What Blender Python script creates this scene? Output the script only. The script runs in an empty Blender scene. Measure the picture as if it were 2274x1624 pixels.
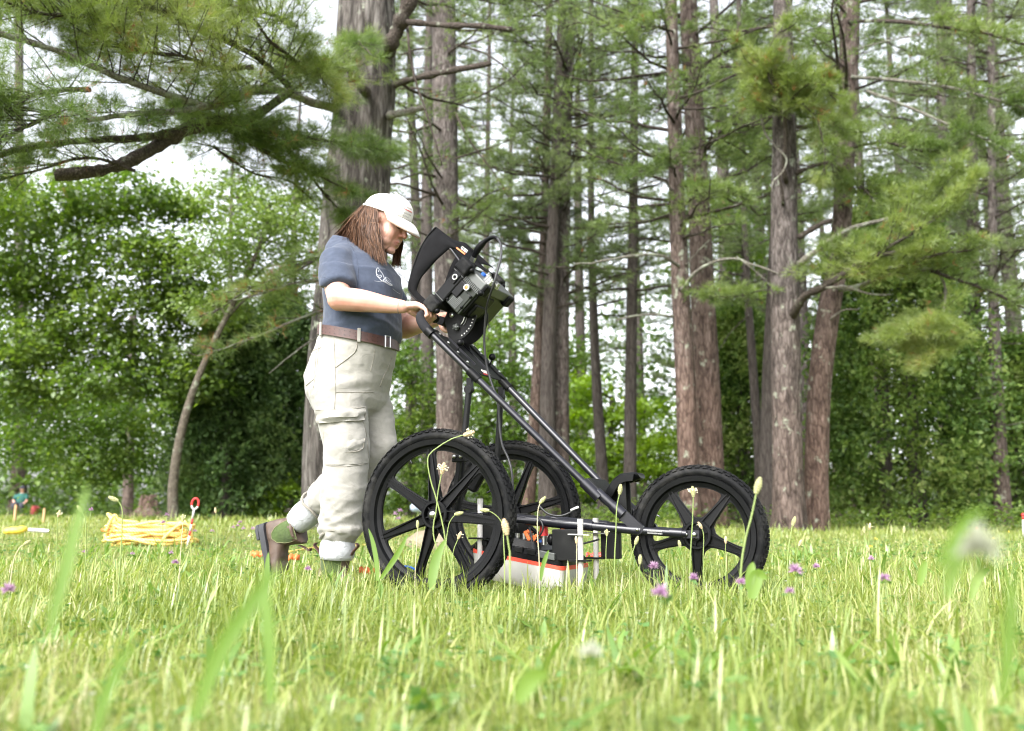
import bpy, bmesh, math, random
import numpy as np
from mathutils import Vector, Matrix, Euler, noise as mnoise
from mathutils.bvhtree import BVHTree

SC = bpy.context.scene
COL = SC.collection
R = math.radians

# ------------------------------------------------------------------ camera
CAM_H, PITCH, FPX = 0.325, R(8.44), 2210.0
cam_d = bpy.data.cameras.new('camera')
cam = bpy.data.objects.new('camera', cam_d)
COL.objects.link(cam)
cam.location = (0, 0, CAM_H)
cam.rotation_euler = (R(90) + PITCH, 0, 0)
cam_d.sensor_width = 36.0
cam_d.lens = 36.0 * FPX / 2273.0
cam_d.clip_start = 0.05
cam_d.clip_end = 600
cam_d.dof.use_dof = True
cam_d.dof.focus_distance = 3.95
cam_d.dof.aperture_fstop = 2.8
SC.camera = cam

# ------------------------------------------------------------------ sky, sun, exposure
SUN_EL, SUN_AZ = R(46), R(212)      # azimuth clockwise from +Y: high, behind the camera and to its left
wd = bpy.data.worlds.new('World')
SC.world = wd
wd.use_nodes = True
wn = wd.node_tree.nodes
wl = wd.node_tree.links
wn.clear()
sky = wn.new('ShaderNodeTexSky')
sky.sky_type = 'NISHITA'
sky.sun_disc = False
sky.sun_elevation = SUN_EL
sky.sun_rotation = SUN_AZ
sky.air_density = 1.0
sky.dust_density = 4.0
bw = wn.new('ShaderNodeRGBToBW')
mixw = wn.new('ShaderNodeMixRGB')
mixw.inputs[0].default_value = 0.86          # overcast: cloud takes most of the blue out
wl.new(sky.outputs[0], bw.inputs[0])
wl.new(sky.outputs[0], mixw.inputs[1])
wl.new(bw.outputs[0], mixw.inputs[2])
cloud = wn.new('ShaderNodeMixRGB')           # a bright even cloud sheet: thicker light than the clear sky would give
cloud.blend_type = 'MULTIPLY'
cloud.inputs[0].default_value = 1.0
cloud.inputs[2].default_value = (1.9, 1.9, 1.93, 1)
bg = wn.new('ShaderNodeBackground')
bg.inputs[1].default_value = 0.15
wl.new(mixw.outputs[0], cloud.inputs[1])
wl.new(cloud.outputs[0], bg.inputs[0])
wo = wn.new('ShaderNodeOutputWorld')
wl.new(bg.outputs[0], wo.inputs[0])

sun_d = bpy.data.lights.new('sun', 'SUN')
sun_d.energy = 1.1
sun_d.angle = R(24)
sun_d.color = (1.0, 0.96, 0.9)
sun = bpy.data.objects.new('sun', sun_d)
COL.objects.link(sun)
sdir = Vector((math.sin(SUN_AZ) * math.cos(SUN_EL), math.cos(SUN_AZ) * math.cos(SUN_EL), math.sin(SUN_EL)))
sun.rotation_euler = sdir.to_track_quat('Z', 'Y').to_euler()
sun.location = (0, 0, 40)

SC.view_settings.view_transform = 'Standard'
SC.view_settings.look = 'None'
SC.view_settings.exposure = 1.5
SC.view_settings.gamma = 1.0
SC.view_settings.use_curve_mapping = False
SC.render.engine = 'CYCLES'
SC.cycles.use_denoising = True
SC.cycles.max_bounces = 8
SC.cycles.diffuse_bounces = 5
SC.cycles.glossy_bounces = 3
SC.cycles.transmission_bounces = 4
SC.cycles.transparent_max_bounces = 4
SC.cycles.filter_width = 1.1
SC.cycles.use_adaptive_sampling = True
SC.cycles.adaptive_threshold = 0.015

# ------------------------------------------------------------------ measuring helpers
_f = np.array([0, math.cos(PITCH), math.sin(PITCH)])
_u = np.array([0, -math.sin(PITCH), math.cos(PITCH)])
_r = np.array([1.0, 0, 0])
_C = np.array([0, 0, CAM_H])


def at(px, py, Y):
    """World point seen at photo position (px, py) (2273-wide scale), Y metres ahead."""
    d = _f + _r * (px - 1136.5) / FPX + _u * (812 - py) / FPX
    return _C + d * (Y / d[1])


def gz(x, y):
    """height of the lawn: it lifts a little towards the wood, more on the left"""
    x = np.asarray(x, float); y = np.asarray(y, float)
    t = np.clip((y - 5.2) / 8.0, 0, 1); t = t * t * (3 - 2 * t)
    k = np.clip((x + 1.0) / 5.0, 0, 1)
    return t * (0.19 * (1 - k) + 0.08 * k)


def on_ground(px, Y, z=0.0):
    p = at(px, 1140, Y)
    return np.array([p[0], Y, z + float(gz(p[0], Y))])


# ------------------------------------------------------------------ objects
def link(name, data, parent=None, loc=None):
    o = bpy.data.objects.new(name, data)
    COL.objects.link(o)
    if parent is not None:
        o.parent = parent
    if loc is not None:
        o.location = loc
    return o


def tag(o, label=None, cat=None, group=None, kind=None):
    if label: o['label'] = label
    if cat: o['category'] = cat
    if group: o['group'] = group
    if kind: o['kind'] = kind
    return o


def thing(name, label, cat, loc=(0, 0, 0), rz=0.0, group=None):
    o = link(name, None, None, loc)
    o.rotation_euler = (0, 0, rz)
    o.empty_display_size = 0.1
    return tag(o, label, cat, group)


def np_mesh(name, V, F, mat=None, smooth=False):
    """mesh from arrays; F is (m,3) or (m,4)"""
    V = np.asarray(V, np.float32)
    F = np.asarray(F, np.int32)
    me = bpy.data.meshes.new(name)
    k = F.shape[1]
    me.vertices.add(len(V))
    me.vertices.foreach_set('co', V.ravel())
    me.loops.add(F.size)
    me.loops.foreach_set('vertex_index', F.ravel())
    me.polygons.add(len(F))
    me.polygons.foreach_set('loop_start', np.arange(0, F.size, k, dtype=np.int32))
    me.polygons.foreach_set('loop_total', np.full(len(F), k, np.int32))
    if smooth:
        me.polygons.foreach_set('use_smooth', np.ones(len(F), bool))
    me.update(calc_edges=True)
    if mat: me.materials.append(mat)
    return me


def py_mesh(name, V, F, mat=None, smooth=False):
    me = bpy.data.meshes.new(name)
    me.from_pydata([tuple(map(float, v)) for v in V], [], F)
    me.validate()
    if smooth:
        me.polygons.foreach_set('use_smooth', np.ones(len(me.polygons), bool))
    if mat: me.materials.append(mat)
    return me


def frame(d):
    d = np.asarray(d, float)
    d = d / (np.linalg.norm(d) + 1e-12)
    a = np.array([0, 0, 1.0]) if abs(d[2]) < 0.92 else np.array([1.0, 0, 0])
    x = np.cross(a, d); x /= np.linalg.norm(x)
    y = np.cross(d, x)
    return x, y, d


def smooth_path(pts, n):
    """Catmull-Rom through pts, n samples (works on any number of columns)"""
    P = np.asarray(pts, float)
    if len(P) == 2:
        t = np.linspace(0, 1, n)[:, None]
        return P[0] * (1 - t) + P[1] * t
    Q = np.vstack([2 * P[0] - P[1], P, 2 * P[-1] - P[-2]])
    out = []
    m = len(P) - 1
    for s in np.linspace(0, m - 1e-9, n):
        i = int(s); t = s - i
        a, b, c, d = Q[i], Q[i + 1], Q[i + 2], Q[i + 3]
        out.append(0.5 * (2 * b + (c - a) * t + (2 * a - 5 * b + 4 * c - d) * t * t + (3 * b - a - 3 * c + d) * t ** 3))
    return np.array(out)


class MB:
    """collects shapes into one mesh"""
    def __init__(s):
        s.V = []; s.F = []

    def add(s, V, F):
        o = len(s.V)
        s.V += [tuple(v) for v in V]
        s.F += [tuple(i + o for i in f) for f in F]
        return s

    def box(s, c, size, rot=None):
        hx, hy, hz = [q / 2 for q in size]
        V = np.array([(x, y, z) for x in (-hx, hx) for y in (-hy, hy) for z in (-hz, hz)])
        if rot is not None: V = V @ np.asarray(rot, float).T
        return s.add(V + np.asarray(c, float), [(0, 1, 3, 2), (4, 6, 7, 5), (0, 4, 5, 1), (2, 3, 7, 6), (0, 2, 6, 4), (1, 5, 7, 3)])

    def bar(s, p, q, w, h, up=(0, 0, 1)):
        p = np.asarray(p, float); q = np.asarray(q, float)
        d = q - p; L = np.linalg.norm(d); d /= L
        y = np.cross(np.asarray(up, float), d)
        if np.linalg.norm(y) < 1e-6: y = np.array([0, 1.0, 0])
        y /= np.linalg.norm(y); z = np.cross(d, y)
        return s.box((p + q) / 2, (L, w, h), np.stack([d, y, z], 1))

    def tube(s, pts, r, n=10, cap=True, flat=None, closed=False):
        P = np.asarray(pts, float)
        rr = np.full(len(P), r, float) if np.isscalar(r) else np.asarray(r, float)
        T = np.gradient(P, axis=0) if not closed else np.roll(P, -1, 0) - np.roll(P, 1, 0)
        x, y, _ = frame(T[0])
        V = []
        for i, p in enumerate(P):
            t = T[i] / (np.linalg.norm(T[i]) + 1e-12)
            x = x - t * (x @ t); x /= np.linalg.norm(x) + 1e-12
            y = np.cross(t, x)
            for k in range(n):
                a = 2 * math.pi * k / n
                V.append(p + rr[i] * (math.cos(a) * x + math.sin(a) * y))
        F = []
        m = len(P)
        for i in range(m if closed else m - 1):
            j = (i + 1) % m
            for k in range(n):
                l = (k + 1) % n
                F.append((i * n + k, i * n + l, j * n + l, j * n + k))
        if cap and not closed:
            F.append(tuple(range(n - 1, -1, -1)))
            F.append(tuple((m - 1) * n + k for k in range(n)))
        return s.add(V, F)

    def lathe(s, prof, c=(0, 0, 0), axis=(0, 0, 1), n=24, closed=False):
        """prof: (radius, height) pairs; closed joins the last to the first"""
        x, y, z = frame(axis); c = np.asarray(c, float)
        V = []
        for r, h in prof:
            for k in range(n):
                a = 2 * math.pi * k / n
                V.append(c + z * h + r * (math.cos(a) * x + math.sin(a) * y))
        F = []; m = len(prof)
        for i in range(m if closed else m - 1):
            j = (i + 1) % m
            for k in range(n):
                l = (k + 1) % n
                F.append((i * n + k, i * n + l, j * n + l, j * n + k))
        if not closed:
            F.append(tuple(range(n - 1, -1, -1))); F.append(tuple((m - 1) * n + k for k in range(n)))
        return s.add(V, F)

    def ball(s, c, r, rot=None, nu=12, nv=8):
        rx, ry, rz = (r, r, r) if np.isscalar(r) else r
        V = [(0, 0, rz)]
        for i in range(1, nv):
            t = math.pi * i / nv
            for k in range(nu):
                a = 2 * math.pi * k / nu
                V.append((rx * math.sin(t) * math.cos(a), ry * math.sin(t) * math.sin(a), rz * math.cos(t)))
        V.append((0, 0, -rz))
        F = [(0, 1 + k, 1 + (k + 1) % nu) for k in range(nu)]
        for i in range(nv - 2):
            for k in range(nu):
                l = (k + 1) % nu; b = 1 + i * nu
                F.append((b + k, b + nu + k, b + nu + l, b + l))
        b = 1 + (nv - 2) * nu
        F += [(b + k, len(V) - 1, b + (k + 1) % nu) for k in range(nu)]
        V = np.array(V)
        if rot is not None: V = V @ np.asarray(rot, float).T
        return s.add(V + np.asarray(c, float), F)

    def prism(s, poly, d):
        """poly: 3-D points in a plane, d: extrusion vector"""
        P = np.asarray(poly, float); n = len(P)
        V = np.vstack([P, P + np.asarray(d, float)])
        F = [tuple(range(n - 1, -1, -1)), tuple(range(n, 2 * n))] + [(i, (i + 1) % n, n + (i + 1) % n, n + i) for i in range(n)]
        return s.add(V, F)

    def loft(s, rings, cap=True):
        n = len(rings[0]); V = np.vstack(rings); F = []
        for i in range(len(rings) - 1):
            for k in range(n):
                l = (k + 1) % n
                F.append((i * n + k, i * n + l, (i + 1) * n + l, (i + 1) * n + k))
        if cap:
            F.append(tuple(range(n - 1, -1, -1))); F.append(tuple((len(rings) - 1) * n + k for k in range(n)))
        return s.add(V, F)

    def mesh(s, name, mat=None, smooth=False):
        me = py_mesh(name, s.V, s.F, mat, smooth)
        bm = bmesh.new(); bm.from_mesh(me)
        bmesh.ops.recalc_face_normals(bm, faces=bm.faces)
        bm.to_mesh(me); bm.free()
        return me

    def build(s, name, mat, parent=None, smooth=False, bevel=0.0, seg=2, loc=None, auto=None):
        me = s.mesh(name, mat, smooth or auto is not None)
        if auto is not None: sharp_by_angle(me, auto)
        o = link(name, me, parent, loc)
        if bevel > 0:
            m = o.modifiers.new('bevel', 'BEVEL'); m.width = bevel; m.segments = seg
            m.limit_method = 'ANGLE'; m.angle_limit = R(35)
        return o


def sharp_by_angle(me, deg):
    bm = bmesh.new(); bm.from_mesh(me)
    lim = R(deg)
    for e in bm.edges:
        e.smooth = not (len(e.link_faces) == 2 and e.calc_face_angle(0) > lim)
    bm.to_mesh(me); bm.free()


def ering(c, rx, ry, x=(1, 0, 0), y=(0, 1, 0), n=24, p=2.0):
    """super-elliptic ring"""
    c = np.asarray(c, float); x = np.asarray(x, float); y = np.asarray(y, float)
    out = []
    for k in range(n):
        a = 2 * math.pi * k / n
        ca, sa = math.cos(a), math.sin(a)
        out.append(c + x * rx * math.copysign(abs(ca) ** (2 / p), ca) + y * ry * math.copysign(abs(sa) ** (2 / p), sa))
    return np.array(out)


def eval_mesh(o):
    dg = bpy.context.evaluated_depsgraph_get()
    return bpy.data.meshes.new_from_object(o.evaluated_get(dg))


def fuse(mb, name, voxel, smooth_it=4, factor=0.5, thin=1.0):
    """one continuous skin round overlapping closed shapes; returns V, quads"""
    o = link('tmp', mb.mesh('tmp'))
    m = o.modifiers.new('r', 'REMESH'); m.mode = 'VOXEL'; m.voxel_size = voxel
    if smooth_it:
        m = o.modifiers.new('s', 'SMOOTH'); m.iterations = smooth_it; m.factor = factor
    if thin < 1:
        m = o.modifiers.new('d', 'DECIMATE'); m.ratio = thin
    me = eval_mesh(o)
    bpy.data.objects.remove(o)
    me.name = name
    return me


def get_V(me):
    V = np.empty(len(me.vertices) * 3, np.float32); me.vertices.foreach_get('co', V)
    return V.reshape(-1, 3).astype(float)


def get_N(me):
    V = np.empty(len(me.vertices) * 3, np.float32); me.vertices.foreach_get('normal', V)
    return V.reshape(-1, 3).astype(float)


def set_V(me, V):
    me.vertices.foreach_set('co', np.asarray(V, np.float32).ravel()); me.update()


def set_smooth(me):
    me.polygons.foreach_set('use_smooth', np.ones(len(me.polygons), bool))


# ------------------------------------------------------------------ materials
def nmat(name):
    m = bpy.data.materials.new(name); m.use_nodes = True
    n = m.node_tree.nodes; n.clear()
    out = n.new('ShaderNodeOutputMaterial')
    return m, n, m.node_tree.links, out


def ramp(n, stops):
    r = n.new('ShaderNodeValToRGB')
    e = r.color_ramp.elements
    while len(e) > 1: e.remove(e[-1])
    e[0].position = stops[0][0]; e[0].color = (*stops[0][1], 1)
    for p, c in stops[1:]:
        q = e.new(p); q.color = (*c, 1)
    return r


def plain(name, col, rough=0.5, metal=0.0, var=0.12, scale=30.0, bump=0.0, bscale=200.0, spec=0.5, dirt=None):
    """painted, moulded or metal surface with slight mottling, wear and fine grain"""
    m, n, l, out = nmat(name)
    b = n.new('ShaderNodeBsdfPrincipled')
    tc = n.new('ShaderNodeTexCoord')
    nz = n.new('ShaderNodeTexNoise'); nz.inputs['Scale'].default_value = scale; nz.inputs['Detail'].default_value = 5
    l.new(tc.outputs['Object'], nz.inputs['Vector'])
    c = np.array(col)
    rp = ramp(n, [(0.25, tuple(np.clip(c * (1 - var), 0, 1))), (0.75, tuple(np.clip(c * (1 + var), 0, 1)))])
    l.new(nz.outputs['Fac'], rp.inputs[0])
    src = rp.outputs[0]
    if dirt:
        dcol, amt = dirt
        n2 = n.new('ShaderNodeTexNoise'); n2.inputs['Scale'].default_value = scale * 0.35; n2.inputs['Detail'].default_value = 8; n2.inputs['Roughness'].default_value = 0.7
        l.new(tc.outputs['Object'], n2.inputs['Vector'])
        r2 = ramp(n, [(0.48, (0, 0, 0)), (0.72, (amt, amt, amt))])
        l.new(n2.outputs['Fac'], r2.inputs[0])
        mx = n.new('ShaderNodeMixRGB'); mx.inputs[2].default_value = (*dcol, 1)
        l.new(r2.outputs[0], mx.inputs[0]); l.new(src, mx.inputs[1]); src = mx.outputs[0]
    l.new(src, b.inputs['Base Color'])
    b.inputs['Roughness'].default_value = rough
    b.inputs['Metallic'].default_value = metal
    b.inputs['Specular IOR Level'].default_value = spec
    if bump > 0:
        n3 = n.new('ShaderNodeTexNoise'); n3.inputs['Scale'].default_value = bscale; n3.inputs['Detail'].default_value = 3
        l.new(tc.outputs['Object'], n3.inputs['Vector'])
        bp = n.new('ShaderNodeBump'); bp.inputs['Strength'].default_value = bump; bp.inputs['Distance'].default_value = 0.002
        l.new(n3.outputs['Fac'], bp.inputs['Height']); l.new(bp.outputs[0], b.inputs['Normal'])
    l.new(b.outputs[0], out.inputs[0])
    return m


def leafmat(name, stops, trans=0.35, gloss=0.04, nscale=0.9, nmixv=0.5):
    """leaf, needle or blade: colour differs leaf by leaf and clump by clump, light passes through"""
    m, n, l, out = nmat(name)
    g = n.new('ShaderNodeNewGeometry')
    tc = n.new('ShaderNodeTexCoord')
    nz = n.new('ShaderNodeTexNoise'); nz.inputs['Scale'].default_value = nscale; nz.inputs['Detail'].default_value = 2
    l.new(g.outputs['Position'], nz.inputs['Vector'])
    mr = n.new('ShaderNodeMapRange'); mr.inputs[1].default_value = 0.32; mr.inputs[2].default_value = 0.68
    l.new(nz.outputs['Fac'], mr.inputs[0])
    mx = n.new('ShaderNodeMath'); mx.operation = 'MULTIPLY_ADD'
    mx.inputs[1].default_value = 1 - nmixv
    ml = n.new('ShaderNodeMath'); ml.operation = 'MULTIPLY'; ml.inputs[1].default_value = nmixv
    l.new(mr.outputs[0], ml.inputs[0])
    l.new(g.outputs['Random Per Island'], mx.inputs[0]); l.new(ml.outputs[0], mx.inputs[2])
    rp = ramp(n, stops)
    l.new(mx.outputs[0], rp.inputs[0])
    d = n.new('ShaderNodeBsdfDiffuse'); t = n.new('ShaderNodeBsdfTranslucent')
    l.new(rp.outputs[0], d.inputs[0])
    hs = n.new('ShaderNodeHueSaturation'); hs.inputs['Saturation'].default_value = 1.15; hs.inputs['Value'].default_value = 1.25
    l.new(rp.outputs[0], hs.inputs['Color']); l.new(hs.outputs[0], t.inputs[0])
    s1 = n.new('ShaderNodeMixShader'); s1.inputs[0].default_value = trans
    l.new(d.outputs[0], s1.inputs[1]); l.new(t.outputs[0], s1.inputs[2])
    gl = n.new('ShaderNodeBsdfGlossy'); gl.inputs['Roughness'].default_value = 0.45
    s2 = n.new('ShaderNodeMixShader'); s2.inputs[0].default_value = gloss
    l.new(s1.outputs[0], s2.inputs[1]); l.new(gl.outputs[0], s2.inputs[2])
    l.new(s2.outputs[0], out.inputs[0])
    return m


def barkmat(name, stops, vscale=7.0, squash=0.16, lichen=0.0, zred=None):
    """bark: long vertical plates and furrows, patches of lichen; zred=(colour, z0, z1) for the ruddy foot of a pine"""
    m, n, l, out = nmat(name)
    b = n.new('ShaderNodeBsdfPrincipled'); b.inputs['Roughness'].default_value = 0.9; b.inputs['Specular IOR Level'].default_value = 0.2
    g = n.new('ShaderNodeNewGeometry')
    mp = n.new('ShaderNodeMapping'); mp.inputs['Scale'].default_value = (1, 1, squash)
    l.new(g.outputs['Position'], mp.inputs[0])
    n1 = n.new('ShaderNodeTexNoise'); n1.inputs['Scale'].default_value = vscale * 2.2; n1.inputs['Detail'].default_value = 8; n1.inputs['Roughness'].default_value = 0.7; n1.inputs['Distortion'].default_value = 0.6
    l.new(mp.outputs[0], n1.inputs['Vector'])
    v = n.new('ShaderNodeTexVoronoi'); v.feature = 'DISTANCE_TO_EDGE'; v.inputs['Scale'].default_value = vscale * 3
    l.new(mp.outputs[0], v.inputs['Vector'])
    rp = ramp(n, stops)
    l.new(n1.outputs['Fac'], rp.inputs[0])
    src = rp.outputs[0]
    fr_ = ramp(n, [(0.0, (0.38, 0.34, 0.32)), (0.16, (1, 1, 1))])
    l.new(v.outputs['Distance'], fr_.inputs[0])
    mf = n.new('ShaderNodeMixRGB'); mf.blend_type = 'MULTIPLY'; mf.inputs[0].default_value = 0.75
    l.new(src, mf.inputs[1]); l.new(fr_.outputs[0], mf.inputs[2]); src = mf.outputs[0]
    if zred:
        sp = n.new('ShaderNodeSeparateXYZ'); l.new(g.outputs['Position'], sp.inputs[0])
        nb = n.new('ShaderNodeTexNoise'); nb.inputs['Scale'].default_value = 1.3; nb.inputs['Detail'].default_value = 4
        l.new(g.outputs['Position'], nb.inputs['Vector'])
        ad = n.new('ShaderNodeMath'); ad.operation = 'MULTIPLY_ADD'; ad.inputs[1].default_value = 3.0
        l.new(nb.outputs['Fac'], ad.inputs[0]); l.new(sp.outputs[2], ad.inputs[2])
        mr = n.new('ShaderNodeMapRange'); mr.inputs[1].default_value = zred[1] + 1.5; mr.inputs[2].default_value = zred[2] + 1.5
        mr.inputs[3].default_value = zred[3] if len(zred) > 3 else 0.75; mr.inputs[4].default_value = 0.0
        l.new(ad.outputs[0], mr.inputs[0])
        mx = n.new('ShaderNodeMixRGB'); mx.blend_type = 'MULTIPLY'; mx.inputs[2].default_value = (*zred[0], 1)
        l.new(mr.outputs[0], mx.inputs[0]); l.new(src, mx.inputs[1]); src = mx.outputs[0]
    if lichen > 0:
        nl = n.new('ShaderNodeTexNoise'); nl.inputs['Scale'].default_value = 6; nl.inputs['Detail'].default_value = 6; nl.inputs['Roughness'].default_value = 0.65
        l.new(g.outputs['Position'], nl.inputs['Vector'])
        r2 = ramp(n, [(0.62 - 0.2 * lichen, (0, 0, 0)), (0.7 - 0.12 * lichen, (0.8, 0.8, 0.8))])
        l.new(nl.outputs['Fac'], r2.inputs[0])
        mx = n.new('ShaderNodeMixRGB'); mx.inputs[2].default_value = (0.30, 0.33, 0.25, 1)
        l.new(r2.outputs[0], mx.inputs[0]); l.new(src, mx.inputs[1]); src = mx.outputs[0]
    l.new(src, b.inputs['Base Color'])
    bp = n.new('ShaderNodeBump'); bp.inputs['Strength'].default_value = 0.9; bp.inputs['Distance'].default_value = 0.03
    ad2 = n.new('ShaderNodeMath'); ad2.operation = 'ADD'
    l.new(n1.outputs['Fac'], ad2.inputs[0]); l.new(v.outputs['Distance'], ad2.inputs[1])
    l.new(ad2.outputs[0], bp.inputs['Height']); l.new(bp.outputs[0], b.inputs['Normal'])
    l.new(b.outputs[0], out.inputs[0])
    return m


M = {}
# ------------------------------------------------------------------ vegetation tools
NEEDLE = [(0.0, (0.048, 0.085, 0.020)), (0.35, (0.105, 0.165, 0.038)), (0.7, (0.175, 0.240, 0.062)), (1.0, (0.25, 0.305, 0.098))]
NEEDLE_NEW = [(0.0, (0.080, 0.125, 0.028)), (0.4, (0.155, 0.215, 0.048)), (0.8, (0.245, 0.300, 0.075)), (1.0, (0.34, 0.34, 0.12))]
NEEDLE_FAR = [(0.0, (0.070, 0.108, 0.040)), (0.5, (0.135, 0.188, 0.066)), (1.0, (0.22, 0.265, 0.105))]
M['needle'] = leafmat('pine_needles', NEEDLE, 0.42, 0.05, 0.8)
M['needle_new'] = leafmat('new_pine_needles', NEEDLE_NEW, 0.45, 0.05, 1.4)
M['needle_far'] = leafmat('distant_pine_needles', NEEDLE_FAR, 0.42, 0.04, 0.35)
M['needle_dead'] = leafmat('dead_pine_needles', [(0, (0.20, 0.07, 0.03)), (1, (0.34, 0.16, 0.07))], 0.25, 0.03)
M['maple'] = leafmat('maple_leaves', [(0, (0.045, 0.090, 0.018)), (0.45, (0.100, 0.165, 0.030)), (0.8, (0.180, 0.255, 0.050)), (1, (0.26, 0.33, 0.08))], 0.55, 0.05, 0.45)
M['maple_pale'] = leafmat('pale_maple_leaves', [(0, (0.07, 0.125, 0.026)), (0.5, (0.145, 0.215, 0.045)), (1, (0.24, 0.31, 0.085))], 0.45, 0.05, 0.5)
M['mid_leaf'] = leafmat('mid_green_leaves', [(0, (0.045, 0.090, 0.018)), (0.45, (0.095, 0.165, 0.030)), (0.8, (0.165, 0.245, 0.048)), (1, (0.24, 0.31, 0.07))], 0.5, 0.03, 0.7)
M['bright_leaf'] = leafmat('bright_leaves', [(0, (0.10, 0.18, 0.02)), (0.5, (0.18, 0.29, 0.03)), (1, (0.27, 0.38, 0.05))], 0.5, 0.04, 0.7)
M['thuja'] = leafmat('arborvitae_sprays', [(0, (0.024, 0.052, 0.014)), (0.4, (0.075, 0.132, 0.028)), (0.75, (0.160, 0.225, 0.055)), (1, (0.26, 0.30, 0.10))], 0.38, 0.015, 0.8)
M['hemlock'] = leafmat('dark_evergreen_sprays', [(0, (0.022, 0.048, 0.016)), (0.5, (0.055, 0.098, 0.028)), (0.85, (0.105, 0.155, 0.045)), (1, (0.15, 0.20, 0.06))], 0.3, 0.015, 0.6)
M['woodland'] = leafmat('woodland_leaves', [(0, (0.04, 0.080, 0.018)), (0.5, (0.085, 0.150, 0.030)), (1, (0.165, 0.235, 0.055))], 0.4, 0.04, 0.16)

BARK = [(0.36, (0.034, 0.028, 0.025)), (0.5, (0.096, 0.082, 0.075)), (0.68, (0.172, 0.150, 0.140))]
M['bark_pine'] = barkmat('pine_bark', BARK, 7, 0.26, 0.12, ((1.0, 0.87, 0.79), 0.8, 3.6, 0.9))
M['bark_red'] = barkmat('red_pine_bark', [(0.36, (0.045, 0.033, 0.028)), (0.5, (0.112, 0.086, 0.075)), (0.66, (0.185, 0.150, 0.135))], 7, 0.26, 0.1, ((1.0, 0.86, 0.77), 1.4, 4.6, 0.95))
M['bark_old'] = barkmat('old_furrowed_pine_bark', [(0.38, (0.022, 0.019, 0.016)), (0.5, (0.078, 0.070, 0.062)), (0.63, (0.165, 0.152, 0.138))], 5.0, 0.16, 0.1)
M['bark_dark'] = barkmat('dark_bark', [(0.3, (0.040, 0.034, 0.030)), (0.7, (0.115, 0.098, 0.088))], 8, 0.14, 0.0)
M['bark_pale'] = barkmat('pale_mottled_bark', [(0.3, (0.055, 0.046, 0.035)), (0.7, (0.17, 0.148, 0.115))], 9, 0.8, 0.3)
M['branch_dark'] = barkmat('dark_branch_bark', [(0.3, (0.035, 0.028, 0.023)), (0.7, (0.11, 0.09, 0.075))], 14, 0.8, 0.15)
M['branch_lichen'] = barkmat('lichen_branch_bark', [(0.3, (0.09, 0.085, 0.07)), (0.7, (0.27, 0.25, 0.21))], 14, 0.8, 0.6)


DENSE = 1.6


def unit(a):
    return a / (np.linalg.norm(a, axis=-1, keepdims=True) + 1e-9)


def needle_tris(rng, pos, d, k, length, width, spread):
    n = len(pos)
    dd = np.repeat(unit(d), k, 0) + spread * rng.normal(size=(n * k, 3))
    dd = unit(dd)
    L = length * rng.uniform(0.65, 1.15, (n * k, 1))
    b = np.repeat(pos, k, 0) + dd * L * 0.06
    p = unit(np.cross(dd, rng.normal(size=(n * k, 3)))) * (width / 2)
    V = np.stack([b - p, b + p, b + dd * L], 1).reshape(-1, 3)
    return V, np.arange(len(V)).reshape(-1, 3)


def stick_prisms(a, b, ra, rb, n=3):
    """thin tapered sticks from a to b (arrays)"""
    d = unit(b - a)
    x = unit(np.cross(d, np.where(np.abs(d[:, 2:3]) > 0.9, [[1.0, 0, 0]], [[0, 0, 1.0]])))
    y = np.cross(d, x)
    m = len(a)
    V = np.empty((m, 2 * n, 3))
    for k in range(n):
        t = 2 * math.pi * k / n
        o = math.cos(t) * x + math.sin(t) * y
        V[:, k] = a + o * np.reshape(ra, (-1, 1)); V[:, n + k] = b + o * np.reshape(rb, (-1, 1))
    F = []
    for k in range(n):
        l = (k + 1) % n
        F += [(k, l, n + l), (k, n + l, n + k)]
    F = np.array(F)[None] + (np.arange(m) * 2 * n)[:, None, None]
    return V.reshape(-1, 3), F.reshape(-1, 3)


def join(parts):
    Vs, Fs, o = [], [], 0
    for V, F in parts:
        Vs.append(V); Fs.append(F + o); o += len(V)
    return np.vstack(Vs), np.vstack(Fs)


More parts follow.
